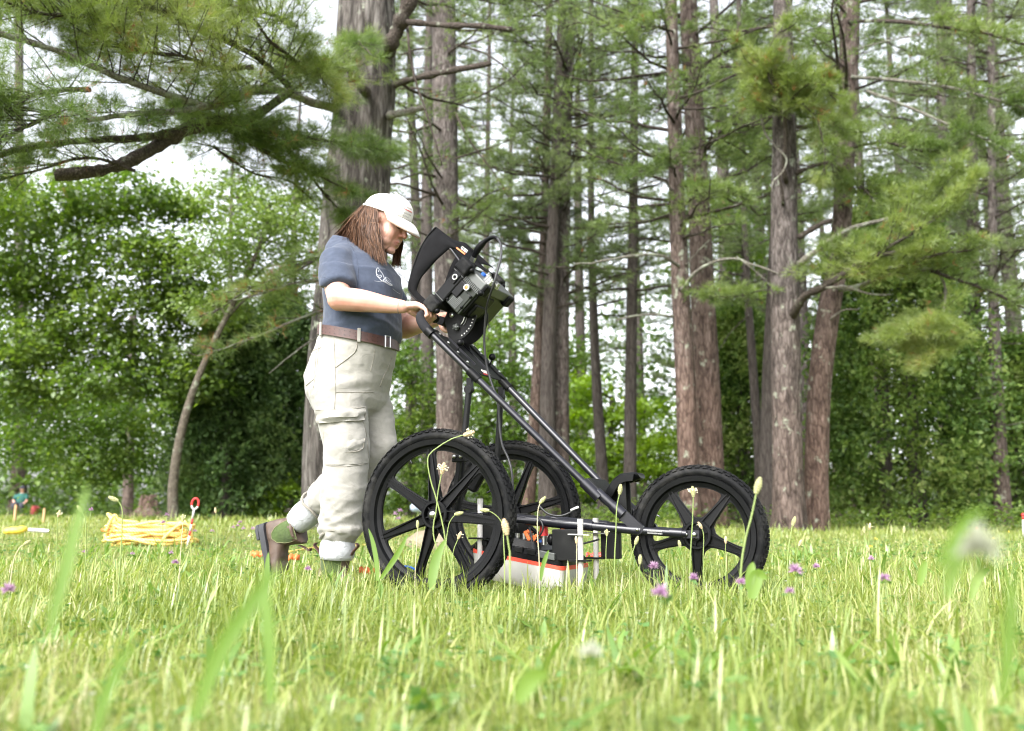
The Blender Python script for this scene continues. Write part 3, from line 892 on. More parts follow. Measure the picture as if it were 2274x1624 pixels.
# the big old pine behind the person
pine('pine_tree', 'massive old pine with furrowed grey trunk rising right behind the person', 11.2,
     [(762, 1190, 170), (752, 1060, 165), (760, 850, 158), (778, 640, 152), (790, 480, 150), (802, 320, 142), (812, 200, 138), (812, 60, 136), (815, -40, 128)],
     M['bark_old'], [
         D_(p=[(740, 240, 10.3), (690, 226, 9.7), (640, 205, 9.1), (560, 200, 8.5), (480, 232, 8.0), (400, 252, 7.6), (300, 268, 7.3), (190, 285, 7.0)], r=0.055, r1=0.018, mat='branch_lichen', fol=22, nt=14, sp=0.75, own='needle', k=13, nl=0.10, nw=0.0035, dead=0.012),
         D_(p=[(560, 200, 8.5), (500, 232, 8.2), (430, 228, 7.7), (330, 196, 7.2), (230, 165, 6.9), (110, 118, 6.6), (-20, 92, 6.3)], r=0.042, r1=0.016, mat='branch_lichen', fol=34, nt=16, sp=0.85, own='needle_new', k=13, nl=0.095, nw=0.0035, dead=0.02, up=0.45),
         D_(p=[(640, 190, 8.6), (560, 120, 8.2), (470, 70, 7.8), (360, 30, 7.4), (230, 0, 7.0)], r=0.03, r1=0.01, mat='branch_dark', fol=34, nt=18, sp=0.9, own='needle_new', k=13, nl=0.095, nw=0.0035, dead=0.01, up=0.3, start=0.0),
         D_(p=[(735, 175, 10.0), (690, 160, 9.0), (650, 130, 8.4), (600, 90, 8.0), (560, 50, 7.8)], r=0.03, r1=0.01, mat='branch_dark', fol=26, nt=16, sp=0.75, own='needle_new', k=13, nl=0.095, nw=0.0035, dead=0.012, up=0.2, start=0.1),
         D_(p=[(300, 80, 7.0), (200, 40, 6.7), (100, 25, 6.5), (0, 0, 6.3)], r=0.02, r1=0.008, mat='branch_dark', fol=26, nt=16, sp=0.8, own='needle_new', k=13, nl=0.095, nw=0.0035, dead=0.02, up=0.3, start=0.0),
         D_(p=[(640, 205, 9.0), (560, 260, 8.6), (470, 268, 8.2), (380, 296, 7.9), (280, 312, 7.6), (150, 322, 7.3), (20, 352, 7.0), (-60, 390, 6.8)], r=0.05, r1=0.02, mat='branch_dark', fol=30, nt=15, sp=0.7, own='needle', k=13, nl=0.10, nw=0.0035, dead=0.02),
         D_(p=[(440, 276, 8.2), (390, 300, 8.0), (330, 336, 7.8), (270, 366, 7.7), (205, 384, 7.6), (118, 394, 7.5)], r=0.062, r1=0.045, mat='branch_dark', bend=0.01),
         D_(p=[(120, 250, 6.8), (80, 270, 6.6), (20, 300, 6.5), (-60, 330, 6.4)], r=0.02, r1=0.008, mat='branch_dark', fol=26, nt=14, sp=0.8, own='needle', k=12, nl=0.10, nw=0.0035, dead=0.03, start=0.0),
         D_(p=[(200, 200, 6.8), (120, 200, 6.6), (40, 215, 6.5), (-40, 230, 6.4)], r=0.02, r1=0.008, mat='branch_dark', fol=26, nt=14, sp=0.7, own='needle', k=12, nl=0.10, nw=0.0035, dead=0.03, start=0.0),
         # more needled boughs towards the viewer
         D_(p=[(560, 150, 8.0), (480, 150, 7.7), (400, 120, 7.4), (300, 110, 7.1), (180, 70, 6.8)], r=0.022, r1=0.008, fol=32, nt=16, sp=0.85, own='needle_new', k=13, nl=0.095, nw=0.0035, dead=0.015, up=0.3, start=0.0),
         D_(p=[(420, 40, 7.4), (330, 20, 7.2), (230, 40, 7.0), (120, 30, 6.8)], r=0.02, r1=0.008, fol=28, nt=16, sp=0.8, own='needle_new', k=13, nl=0.095, nw=0.0035, dead=0.015, up=0.3, start=0.0),
         D_(p=[(660, 60, 8.4), (600, 30, 8.1), (520, 10, 7.9), (430, -10, 7.7)], r=0.02, r1=0.008, fol=26, nt=16, sp=0.7, own='needle_new', k=13, nl=0.095, nw=0.0035, dead=0.015, up=0.2, start=0.0),
         D_(p=[(640, 130, 8.7), (700, 150, 8.6), (735, 190, 8.6)], r=0.014, r1=0.006, fol=16, nt=14, sp=0.5, own='needle_new', k=13, nl=0.095, nw=0.0035, dead=0.02, up=0.1, start=0.0),
         D_(p=[(300, 380, 7.6), (200, 350, 7.4), (100, 370, 7.2), (0, 400, 7.0)], r=0.016, r1=0.006, fol=14, nt=12, sp=0.6, own='needle', k=12, nl=0.10, nw=0.0035, dead=0.05, start=0.0),
         # plume that hangs in front of the trunk
         D_(p=[(470, 262, 8.4), (560, 285, 8.5), (650, 300, 8.6), (740, 315, 8.6), (840, 340, 8.6)], r=0.03, r1=0.008, mat='branch_dark', fol=34, nt=18, sp=0.55, own='needle', k=13, nl=0.10, nw=0.0035, dead=0.015, up=-0.1),
         D_(p=[(520, 290, 8.6), (600, 340, 8.7), (690, 380, 8.8), (790, 430, 8.8)], r=0.025, r1=0.008, mat='branch_dark', fol=34, nt=18, sp=0.5, own='needle', k=13, nl=0.10, nw=0.0035, dead=0.03, up=-0.1),
         D_(p=[(640, 330, 9.0), (700, 400, 9.2), (760, 470, 9.3), (800, 520, 9.3)], r=0.02, r1=0.008, mat='branch_dark', fol=22, nt=14, sp=0.45, own='needle', k=12, nl=0.10, nw=0.0035, dead=0.02, up=-0.1),
         D_(p=[(480, 330, 8.8), (560, 380, 9.0), (640, 400, 9.2), (690, 440, 9.3)], r=0.016, r1=0.006, mat='branch_dark', fol=12, nt=10, sp=0.4, own='needle', k=12, nl=0.10, nw=0.0035, dead=0.02, up=-0.1),
         D_(p=[(790, 100, 9.7), (800, 90, 9.3), (815, 110, 9.1), (830, 125, 9.0)], r=0.012, r1=0.006, fol=10, nt=14, sp=0.3, own='needle', k=12, nl=0.10, nw=0.0035, start=0.3),
         # dead stubs and limbs on the right of the trunk
         D_(p=[(860, 112, 10.1), (885, 62, 9.9), (905, 15, 9.8), (935, -60, 9.8)], r=0.09, r1=0.075, bend=0.008),
         D_(p=[(880, 187, 10.2), (930, 172, 9.8), (1000, 158, 9.4), (1088, 142, 9.0)], r=0.04, r1=0.028, mat='branch_dark', bend=0.008),
         D_(p=[(895, 48, 9.9), (980, 55, 9.7), (1060, 58, 9.5), (1137, 66, 9.4)], r=0.035, r1=0.025, mat='branch_dark', bend=0.008),
         D_(p=[(905, 70, 9.9), (918, 150, 9.8), (938, 220, 9.7), (960, 290, 9.6), (978, 375, 9.6)], r=0.016, r1=0.008),
         D_(p=[(868, 256, 10.6), (905, 248, 10.6), (945, 238, 10.6)], r=0.05, r1=0.035, mat='branch_lichen', bend=0.004),
         D_(p=[(812, 205, 9.85), (795, 180, 9.75), (775, 150, 9.7), (770, 110, 9.65)], r=0.055, r1=0.04, bend=0.01),
         # thin bare branches low on the left
         D_(p=[(722, 622, 10.2), (650, 628, 9.8), (590, 650, 9.6), (520, 668, 9.4)], r=0.018, r1=0.006, mat='branch_lichen', fol=10, nt=9, sp=0.5, own='needle', k=10, dead=0.08, nl=0.10, nw=0.004, start=0.4),
         D_(p=[(718, 690, 10.2), (650, 712, 9.8), (560, 752, 9.5), (440, 792, 9.3)], r=0.02, r1=0.006, mat='branch_lichen', fol=13, nt=9, sp=0.5, own='needle', k=10, dead=0.08, nl=0.10, nw=0.004, start=0.3),
         D_(p=[(715, 745, 10.2), (670, 770, 9.9), (600, 830, 9.7)], r=0.014, r1=0.005, mat='branch_lichen'),
         D_(p=[(730, 560, 10.3), (660, 600, 9.8), (560, 640, 9.5), (470, 700, 9.4)], r=0.016, r1=0.005, mat='branch_dark', fol=14, nt=9, sp=0.5, own='needle', k=10, dead=0.06, nl=0.10, nw=0.004, start=0.3),
     ], zmin=5.6, zmax=8.2, per_m=2.2, L=(1.2, 2.4), seed=3, k=12, nw=0.0045, ridge=0.075, sides=40, flare=0.1, ntw=14, ntuft=9, az=(0.5, 2.6), group=None)

pine('pine_tree', 'straight grey pine standing just behind the raised screen hood', 15.5,
     [(1002, 1175, 64), (998, 900, 60), (992, 600, 58), (988, 300, 56), (985, 60, 56)], M['bark_pine'], [
         D_(p=[(960, 432, 15.3), (920, 420, 14.8), (880, 410, 14.6), (820, 420, 14.4)], r=0.03, r1=0.012),
         D_(p=[(962, 392, 15.3), (930, 388, 15), (890, 400, 14.7)], r=0.025, r1=0.012),
         D_(p=[(962, 530, 15.3), (920, 515, 14.9), (870, 525, 14.6), (800, 560, 14.4)], r=0.02, r1=0.01),
         D_(p=[(1010, 250, 15.4), (1040, 310, 15.1), (1085, 370, 15), (1130, 440, 14.9)], r=0.02, r1=0.008),
         D_(p=[(1015, 100, 15.4), (1075, 120, 15.2), (1120, 150, 15), (1170, 205, 15)], r=0.022, r1=0.008),
         D_(p=[(1015, 440, 15.4), (1060, 470, 15.1), (1110, 500, 15)], r=0.018, r1=0.007),
     ], zmin=4.6, per_m=4.2, L=(1.0, 2.2), seed=5, k=8, nw=0.0065, needle='needle', ntw=12, ntuft=7)

pine('pine_tree', 'darker of two pine stems growing as a pair behind the far rear wheel', 17.5,
     [(1213, 1165, 40), (1215, 900, 34), (1222, 650, 30), (1232, 400, 26), (1243, 150, 22), (1248, 20, 20)], M['bark_dark'],
     [D_(p=[(1235, 430, 17.4), (1228, 380, 17.2), (1232, 330, 17.1), (1225, 270, 17)], r=0.025, r1=0.012)],
     zmin=3.9, per_m=4.6, L=(0.8, 2.0), seed=8, nw=0.0075, needle='needle_far')
pine('pine_tree', 'paler of two pine stems growing as a pair behind the far rear wheel', 17.8,
     [(1243, 1165, 42), (1245, 900, 38), (1247, 650, 34), (1252, 400, 30), (1262, 150, 26), (1272, 10, 24)], M['bark_pine'], [
         D_(p=[(1262, 560, 17.6), (1300, 590, 17.4), (1350, 640, 17.2)], r=0.016, r1=0.007),
     ], zmin=4.0, per_m=4.8, L=(0.9, 2.2), seed=9, nw=0.0075, needle='needle_far')
pine('pine_tree', 'slim reddish leaning pine seen through the far rear wheel', 19,
     [(1162, 1165, 36), (1180, 1030, 30), (1192, 850, 26), (1202, 650, 22), (1210, 430, 18)], M['bark_red'], zmin=5, zmax=9, per_m=3, L=(0.8, 1.8), seed=10, nw=0.008, needle='needle_far')
pine('pine_tree', 'thin dark pine leaning left behind the sloping cart handles', 21,
     [(1343, 1160, 30), (1336, 1040, 26), (1324, 850, 22), (1316, 650, 18), (1312, 430, 15), (1312, 150, 12)], M['bark_dark'], zmin=4.5, per_m=3.4, L=(0.9, 2.2), seed=12, nw=0.009, needle='needle_far')
pine('pine_tree', 'narrow straight dark pine behind the black phone tray of the cart', 19.5,
     [(1398, 1160, 30), (1399, 950, 28), (1402, 700, 25), (1406, 450, 21), (1408, 200, 18), (1410, 20, 16)], M['bark_dark'], zmin=4.6, per_m=4.0, L=(0.9, 2.2), seed=13, nw=0.008, needle='needle_far')

pine('pine_tree', 'slender ruddy pine stem on the near side of the fused pair above the front wheel', 14.2,
     [(1535, 1190, 47), (1530, 1080, 46), (1521, 850, 44), (1511, 650, 41), (1503, 450, 37), (1497, 250, 32), (1490, 30, 28)], M['bark_red'], [
         D_(p=[(1503, 588, 14.0), (1470, 568, 13.7), (1420, 566, 13.4), (1350, 574, 13.1), (1282, 582, 12.9)], r=0.03, r1=0.011, mat='branch_lichen'),
         D_(p=[(1518, 640, 13.9), (1545, 605, 13.6), (1590, 580, 13.4), (1640, 572, 13.2), (1700, 590, 13.1), (1762, 612, 13.0)], r=0.032, r1=0.010, mat='branch_lichen'),
         D_(p=[(1640, 572, 13.2), (1690, 610, 13.1), (1715, 630, 13.0)], r=0.010, r1=0.004, mat='branch_lichen'),
         D_(p=[(1490, 702, 14.0), (1450, 698, 13.8), (1400, 702, 13.6), (1372, 708, 13.5)], r=0.024, r1=0.010, mat='branch_lichen'),
         D_(p=[(1525, 585, 14.0), (1550, 560, 13.8), (1580, 530, 13.6)], r=0.014, r1=0.006, mat='branch_lichen'),
         D_(p=[(1490, 420, 14.0), (1470, 400, 13.8), (1420, 412, 13.6), (1380, 425, 13.5)], r=0.016, r1=0.006, mat='branch_lichen'),
         D_(p=[(1500, 240, 14.0), (1540, 265, 13.8), (1556, 300, 13.7), (1560, 340, 13.7)], r=0.018, r1=0.010),
         D_(p=[(1510, 470, 14.0), (1540, 440, 13.6), (1590, 420, 13.3), (1650, 430, 13.0)], r=0.02, r1=0.008, fol=22, nt=12, sp=0.55),
         D_(p=[(1505, 640, 14.1), (1540, 655, 13.8), (1620, 665, 13.4), (1690, 655, 13.1)], r=0.02, r1=0.008, fol=20, nt=12, sp=0.5),
         D_(p=[(1500, 360, 14.0), (1450, 370, 13.6), (1400, 400, 13.3)], r=0.02, r1=0.008, fol=18, nt=11, sp=0.5),
         D_(p=[(1490, 70, 14.0), (1440, 60, 13.5), (1380, 80, 13.2)], r=0.02, r1=0.008, fol=18, nt=11, sp=0.6),
     ], zmin=4.2, per_m=4.2, L=(0.9, 2.2), seed=15, nw=0.006, needle='needle', ridge=0.035, flare=0.06)
pine('pine_tree', 'broad brown pine stem on the far side of the fused pair above the front wheel', 14.9,
     [(1586, 1190, 62), (1579, 1080, 60), (1570, 850, 57), (1560, 650, 54), (1551, 450, 50), (1541, 250, 44), (1530, 60, 42)], M['bark_red'], [
         D_(p=[(1570, 330, 14.8), (1600, 290, 14.4), (1650, 240, 14.1), (1700, 205, 13.9)], r=0.03, r1=0.014),
         D_(p=[(1555, 150, 14.8), (1600, 120, 14.5), (1660, 95, 14.2)], r=0.028, r1=0.012, fol=14, nt=10, sp=0.5),
         D_(p=[(1590, 600, 14.7), (1650, 640, 14.4), (1700, 690, 14.2)], r=0.012, r1=0.005),
     ], zmin=4.8, per_m=3.6, L=(1.0, 2.4), seed=16, nw=0.0065, needle='needle', ridge=0.035, flare=0.12)
pine('pine_tree', 'thin grey pine leaning between the fused pair and the thick knotted pine', 21,
     [(1690, 1165, 26), (1684, 1000, 22), (1670, 800, 19), (1658, 620, 16), (1650, 420, 13)], M['bark_dark'], [
         D_(p=[(1662, 700, 20.9), (1620, 740, 20.6), (1590, 790, 20.5)], r=0.014, r1=0.006)], zmin=4.8, zmax=10, per_m=3, L=(0.8, 2.0), seed=17, nw=0.009, needle='needle_far')
pine('pine_tree', 'dark shaded pine trunk half hidden behind the thick knotted pine', 17.5,
     [(1707, 1178, 44), (1706, 1000, 38), (1710, 800, 32), (1718, 600, 28), (1725, 400, 24)], M['bark_dark'], zmin=5.2, zmax=9.5, per_m=3, L=(0.9, 2.0), seed=18, nw=0.0075)

pine('pine_tree', 'thick knotted pine with ribbed reddish bark on the near side of its pair', 13.2,
     [(1752, 1190, 72), (1750, 1080, 68), (1746, 850, 64), (1741, 620, 62), (1741, 400, 58), (1740, 200, 50), (1738, 20, 44)], M['bark_pine'], [
         D_(p=[(1745, 402, 12.85), (1738, 370, 12.7), (1744, 320, 12.55), (1738, 255, 12.4), (1722, 205, 12.2), (1708, 175, 12.1)], r=0.04, r1=0.014, fol=10, nt=14, sp=0.5, own='needle_new', k=12, nw=0.0055, start=0.8),
         D_(p=[(1722, 205, 12.2), (1700, 150, 12.0), (1720, 90, 11.9), (1760, 60, 11.9)], r=0.02, r1=0.008, fol=26, nt=18, sp=0.62, own='needle_new', k=12, nw=0.0055, start=0.1, up=0.2, dead=0.02),
         D_(p=[(1735, 250, 12.3), (1780, 200, 12.1), (1820, 190, 11.9), (1850, 230, 11.9)], r=0.02, r1=0.008, fol=26, nt=18, sp=0.62, own='needle_new', k=12, nw=0.0055, start=0.1, up=0.2, dead=0.02),
         D_(p=[(1780, 230, 12.2), (1815, 275, 12.1), (1830, 330, 12.1), (1825, 380, 12.2)], r=0.015, r1=0.006, fol=18, nt=16, sp=0.45, own='needle_new', k=12, nw=0.0055, start=0.1, dead=0.02),
         D_(p=[(1720, 180, 12.2), (1670, 150, 12.1), (1645, 120, 12.0)], r=0.015, r1=0.006, fol=16, nt=16, sp=0.5, own='needle_new', k=12, nw=0.0055, start=0.1, dead=0.02),
         D_(p=[(1738, 452, 12.9), (1735, 420, 12.8), (1728, 385, 12.7)], r=0.03, r1=0.012, mat='branch_dark', bend=0.006),
         D_(p=[(1690, 260, 12.6), (1700, 300, 12.6), (1725, 330, 12.6), (1745, 355, 12.55), (1735, 385, 12.5), (1715, 405, 12.5), (1712, 430, 12.5)], r=0.018, r1=0.007, mat='branch_lichen', bend=0.008),
         D_(p=[(1762, 696, 13.0), (1785, 660, 12.7), (1830, 638, 12.4), (1880, 605, 12.2), (1930, 575, 12.0), (2005, 560, 11.8)], r=0.065, r1=0.03, mat='branch_dark', bend=0.01),
         D_(p=[(1830, 640, 12.4), (1880, 640, 12.3), (1935, 655, 12.2), (1975, 656, 12.2)], r=0.02, r1=0.012, mat='branch_lichen', bend=0.006),
         D_(p=[(1772, 588, 13.1), (1830, 545, 12.8), (1890, 510, 12.6), (1985, 486, 12.4)], r=0.05, r1=0.025, mat='branch_lichen', bend=0.01),
         D_(p=[(1772, 528, 13.1), (1820, 500, 12.9), (1850, 490, 12.8)], r=0.04, r1=0.03, mat='branch_dark', bend=0.006),
         D_(p=[(1768, 385, 13.1), (1800, 372, 12.9), (1850, 362, 12.8), (1900, 350, 12.7)], r=0.035, r1=0.016, mat='branch_dark'),
         D_(p=[(1890, 610, 12.2), (1960, 560, 11.9), (2030, 520, 11.7), (2100, 470, 11.6), (2150, 420, 11.6)], r=0.03, r1=0.01, fol=30, nt=18, sp=0.75, own='needle_new', k=12, nw=0.0055, up=0.25, dead=0.01),
         D_(p=[(1960, 600, 12.0), (2020, 590, 11.8), (2080, 570, 11.6), (2150, 560, 11.5)], r=0.03, r1=0.01, fol=28, nt=18, sp=0.7, own='needle_new', k=12, nw=0.0055, up=0.2, dead=0.01),
         D_(p=[(1980, 510, 12.2), (2030, 480, 12.0), (2080, 440, 11.9), (2110, 400, 11.9)], r=0.02, r1=0.008, fol=22, nt=16, sp=0.6, own='needle_new', k=12, nw=0.0055, up=0.2, start=0.0),
         D_(p=[(1830, 610, 12.5), (1870, 570, 12.3), (1920, 560, 12.2), (1960, 570, 12.1)], r=0.015, r1=0.006, fol=18, nt=15, sp=0.5, own='needle', k=12, nw=0.0055, start=0.0),
         D_(p=[(1780, 260, 12.9), (1850, 280, 12.6), (1880, 300, 12.5)], r=0.02, r1=0.008, fol=14, nt=12, sp=0.5),
     ], zmin=5.4, per_m=2.4, L=(0.9, 2.0), seed=20, nw=0.006, ridge=0.045, sides=30, flare=0.16, k=10, az=(0.6, 2.6))

pine('pine_tree', 'smooth pine leaning outward on the far side of the thick knotted pine', 13.8,
     [(1810, 1185, 54), (1812, 1050, 52), (1820, 850, 51), (1840, 690, 52), (1862, 560, 46), (1876, 380, 40), (1882, 200, 42), (1886, 40, 46)], M['bark_red'], [
         D_(p=[(1868, 640, 13.4), (1900, 640, 13.0), (1950, 618, 12.7), (2000, 604, 12.4), (2060, 600, 12.2)], r=0.045, r1=0.03, mat='branch_lichen', bend=0.008),
         D_(p=[(2060, 600, 12.2), (2130, 625, 11.9), (2200, 650, 11.8), (2290, 690, 11.7)], r=0.028, r1=0.012, mat='branch_dark', fol=26, nt=14, sp=0.6, start=0.2),
         D_(p=[(2085, 606, 12.2), (2098, 640, 12.1), (2094, 690, 12.0), (2080, 720, 12.0)], r=0.024, r1=0.012, mat='branch_lichen', bend=0.006, fol=9, nt=9, sp=0.3, start=0.3),
         D_(p=[(2090, 690, 12.0), (2060, 720, 11.9), (2020, 740, 11.8), (1975, 755, 11.8)], r=0.012, r1=0.005, fol=26, nt=18, sp=0.5, own='needle_new', k=12, nw=0.0055, start=0.0, dead=0.01),
         D_(p=[(2080, 720, 12.0), (2075, 760, 11.9), (2050, 800, 11.8)], r=0.012, r1=0.005, fol=18, nt=16, sp=0.42, own='needle_new', k=12, nw=0.0055, start=0.0, dead=0.01),
         D_(p=[(1845, 708, 13.6), (1870, 690, 13.5), (1905, 687, 13.4)], r=0.018, r1=0.012, mat='branch_lichen', bend=0.005),
         D_(p=[(1890, 48, 13.6), (1990, 48, 12.9), (2100, 62, 12.3), (2200, 76, 11.9), (2300, 105, 11.6)], r=0.035, r1=0.018, mat='branch_dark', bend=0.01, fol=24, nt=12, sp=0.6, start=0.5),
         D_(p=[(1898, 172, 13.6), (1980, 178, 13.1), (2090, 192, 12.6), (2200, 218, 12.2), (2300, 250, 12.0)], r=0.03, r1=0.016, mat='branch_lichen', bend=0.01, fol=26, nt=12, sp=0.6, start=0.45),
         D_(p=[(1930, 205, 13.4), (2000, 232, 13.0), (2090, 272, 12.6), (2180, 310, 12.3), (2290, 370, 12.0)], r=0.026, r1=0.012, mat='branch_lichen', bend=0.01, fol=22, nt=12, sp=0.5, start=0.6),
         D_(p=[(1905, 110, 13.6), (1960, 95, 13.3), (2040, 80, 13.0)], r=0.02, r1=0.009, mat='branch_lichen', bend=0.008),
         D_(p=[(1890, 330, 13.6), (1960, 320, 13.0), (2050, 340, 12.6), (2120, 330, 12.3)], r=0.025, r1=0.01, fol=30, nt=14, sp=0.7),
         D_(p=[(1885, 430, 13.6), (1950, 420, 13.2), (2030, 440, 13.0)], r=0.022, r1=0.01, fol=24, nt=12, sp=0.6),
         D_(p=[(1890, 250, 13.7), (1860, 300, 13.3), (1850, 350, 13.1), (1860, 420, 13.0)], r=0.018, r1=0.008, fol=20, nt=12, sp=0.5),
         D_(p=[(1885, 390, 13.5), (1930, 440, 13.0), (1980, 520, 12.7)], r=0.018, r1=0.008, fol=20, nt=12, sp=0.5),
     ], zmin=5.6, per_m=3.6, L=(1.2, 2.6), seed=22, nw=0.0065, needle='needle', flare=0.1, k=8)

pine('pine_tree', 'grey pine trunk rising out of the far flank of the big arborvitae', 19,
     [(2150, 1150, 36), (2158, 1000, 36), (2162, 800, 34), (2160, 600, 28), (2158, 350, 24), (2156, 100, 20)], M['bark_pine'], [
         D_(p=[(2165, 560, 18.8), (2210, 520, 18.4), (2273, 490, 18.1)], r=0.03, r1=0.014),
         D_(p=[(2165, 780, 18.8), (2200, 760, 18.6), (2270, 765, 18.4)], r=0.02, r1=0.01),
     ], zmin=4.0, per_m=4.4, L=(1.0, 2.6), seed=24, nw=0.008, needle='needle_far')
pine('pine_tree', 'reddish bare pine with short dead twigs at the edge of the wood', 18,
     [(2226, 1160, 38), (2219, 1020, 34), (2211, 850, 28), (2205, 650, 22), (2202, 400, 18), (2200, 150, 16)], M['bark_pine'], [
         D_(p=[(2222, 948, 17.9), (2250, 942, 17.6), (2275, 938, 17.5)], r=0.012, r1=0.005, mat='branch_lichen'),
         D_(p=[(2226, 1040, 17.9), (2250, 1030, 17.7), (2262, 1026, 17.6)], r=0.012, r1=0.006, mat='branch_lichen'),
         D_(p=[(2215, 905, 17.9), (2180, 885, 17.7), (2150, 890, 17.6)], r=0.012, r1=0.005, mat='branch_lichen'),
     ], zmin=3.6, per_m=3.4, L=(1.0, 2.2), seed=26, nw=0.0075, needle='needle_far')
pine('pine_tree', 'tall thin pine showing through a sky gap above the arborvitae', 24,
     [(2098, 1150, 36), (2098, 700, 28), (2097, 400, 24), (2090, 250, 22), (2088, 60, 20)], M['bark_pine'], zmin=5.5, per_m=3.6, L=(1.2, 2.8), seed=28, nw=0.010, needle='needle_far')
pine('pine_tree', 'young bare pine pole seen against the white sky beside the screen cable', 26,
     [(1078, 1155, 22), (1078, 800, 17), (1080, 500, 14), (1083, 300, 11), (1086, 120, 9)], M['bark_dark'], zmin=6, per_m=3.6, L=(0.7, 1.9), seed=30, nw=0.011, needle='needle_far', k=8)

# pines standing farther back: four kinds, copied
BACK = [(900, 33), (1140, 40), (1300, 34), (1620, 27), (1660, 36), (1790, 30), (1960, 30), (2030, 36), (2190, 28), (2290, 26), (1010, 42), (1210, 44), (1520, 42), (1860, 42),
        (640, 38), (480, 44), (2120, 44), (1430, 46), (950, 30), (1690, 31), (1730, 40), (1900, 34), (2230, 35), (840, 42)]
back_labels = ['distant pine rising straight behind the white cap', 'distant pine between the bare pole and the paired stems', 'distant pine between the paired stems and the thin dark leaning pine', 
               'distant pine rising just past the fused pair', 'farther distant pine behind the sunlit tufts past the fused pair', 'distant pine between the knotted pine and the one leaning outward',
               'distant pine directly behind the top of the big arborvitae', 'farther distant pine behind the far shoulder of the big arborvitae', 'distant pine between the two grey pines beyond the arborvitae', 'distant pine cut by the frame edge beyond the bare reddish pine',
               'distant pine close beside the straight pine behind the screen hood', 'very far pine showing between the two paired stems', 'very far pine hidden behind the base of the fused pair', 'very far pine behind the branch tips of the leaning pine',
               'distant pine rising above the slender pale leaning tree', 'very far pine above the black green evergreen', 'very far pine beside the tall thin pine above the arborvitae', 'very far pine past the narrow straight dark pine',
               'distant pine between the white cap and the straight pine', 'distant pine just before the thick knotted pine', 'farther distant pine hidden behind the thick knotted pine', 'distant pine above the near flank of the arborvitae',
               'farther distant pine behind the bare reddish pine', 'very far pine hidden behind the massive old pine']


def copy_tree(src, loc, rz, sc, label=None):
    c = src.copy(); COL.objects.link(c); c.location = loc; c.rotation_euler = (0, 0, rz); c.scale = (sc, sc, sc)
    if label: c['label'] = label
    for ch in src.children:
        d = ch.copy(); COL.objects.link(d); d.parent = c
    return c


brng = np.random.default_rng(77)
protos = []
for v in range(4):
    rg = np.random.default_rng(200 + v)
    Hh = 19.0
    t = thing('pine_tree', back_labels[v], 'tree', (0, 0, 0), 0, 'distant pines in the wood')
    path = [np.array([0, 0, -0.1]), np.array([0.15 * v - 0.2, 0.1, Hh * 0.4]), np.array([0.1, 0.1, Hh * 0.75]), np.array([0.05, 0, Hh])]
    me, P, rr = trunk_mesh('trunk', path, [0.2, 0.17, 0.11, 0.04], M['bark_pine' if v % 2 else 'bark_dark'], np.zeros(3), 14, 26, 0.04, v, 0.2)
    link('trunk', me, t)
    tufts, ta, tb, ra = [], [], [], []
    zm = [4.5, 6.0, 7.5, 4.0][v]
    for path_, L_, r_ in auto_boughs(rg, P, rr, zm, Hh, [4.8, 4.0, 3.4, 4.6][v], [1.3, 1.2, 1.4, 0.8][v], [3.2, 2.8, 3.2, 1.9][v]):
        L2 = 1 - 0.55 * (path_[0, 2] - zm) / (Hh - zm)
        path_ = path_[0] + (path_ - path_[0]) * L2; L_ *= L2
        pos, end, tp, td, tq = bough_growth(rg, path_, 13, 9, L_ * 0.4)
        tufts.append((tp, td))
        w = np.linspace(1, 0.25, 6) * (0.012 + 0.010 * L_)
        ta += [path_[:-1], pos]; tb += [path_[1:], end]; ra += [np.stack([w[:-1], w[1:]], 1), np.tile([[0.008, 0.003]], (len(pos), 1))]
    Vb, Fb = stick_prisms(np.vstack(ta), np.vstack(tb), np.vstack(ra)[:, 0], np.vstack(ra)[:, 1], 3)
    tag(link('bough_framework', np_mesh('bough_framework', Vb, Fb, M['branch_dark']), t), kind='stuff')
    crown_object('crown', t, np.zeros(3), tufts, 6, 0.13, 0.018, 0.55, M['needle_far'], 300 + v)
    protos.append(t)
for i, (px, Y) in enumerate(BACK):
    v = i % 4
    p = on_ground(px, Y)
    s = brng.uniform(0.9, 1.15)
    if i < 4:
        protos[v]['label'] = back_labels[i]
        protos[v].location = p; protos[v].rotation_euler = (0, 0, brng.uniform(0, 6.28)); protos[v].scale = (s, s, s)
    else:
        copy_tree(protos[v], p, brng.uniform(0, 6.28), s, back_labels[i])

# ------------------------------------------------------------------ leafy and dense trees
leafy('maple_tree', 'broad bright green maple spreading its lowest boughs over the lawn', 19.5, [(-90, 1170, 46), (-88, 1000, 40), (-80, 850, 36), (-66, 650, 30), (-50, 450, 20)],
      [(60, 470, -1, 190, 60, 1.6, 220), (260, 440, -1.5, 150, 50, 1.3, 150), (400, 470, -1, 80, 40, 1.0, 60), (90, 560, 0, 150, 40, 1.5, 90), (300, 560, -1, 150, 45, 1.3, 120),
       (130, 640, 0, 170, 40, 1.4, 110), (380, 620, -0.6, 110, 45, 1.2, 90), (60, 700, 0, 120, 30, 1.3, 60), (300, 690, -0.4, 130, 40, 1.2, 90), (430, 700, 0, 90, 50, 1.2, 80), (60, 770, -0.5, 130, 50, 1.4, 130), (230, 850, -0.5, 130, 40, 1.4, 130), (420, 840, 0, 90, 50, 1.2, 110), (40, 880, 0, 110, 40, 1.3, 100), (200, 740, 0, 120, 40, 1.3, 110), (20, 620, -0.5, 120, 40, 1.4, 90), (110, 800, 0, 130, 40, 1.2, 80), (330, 780, 0, 140, 45, 1.2, 100)],
      M['maple'], 0.115, M['bark_dark'], 41, per=26, spray_r=0.55, limbs=False)
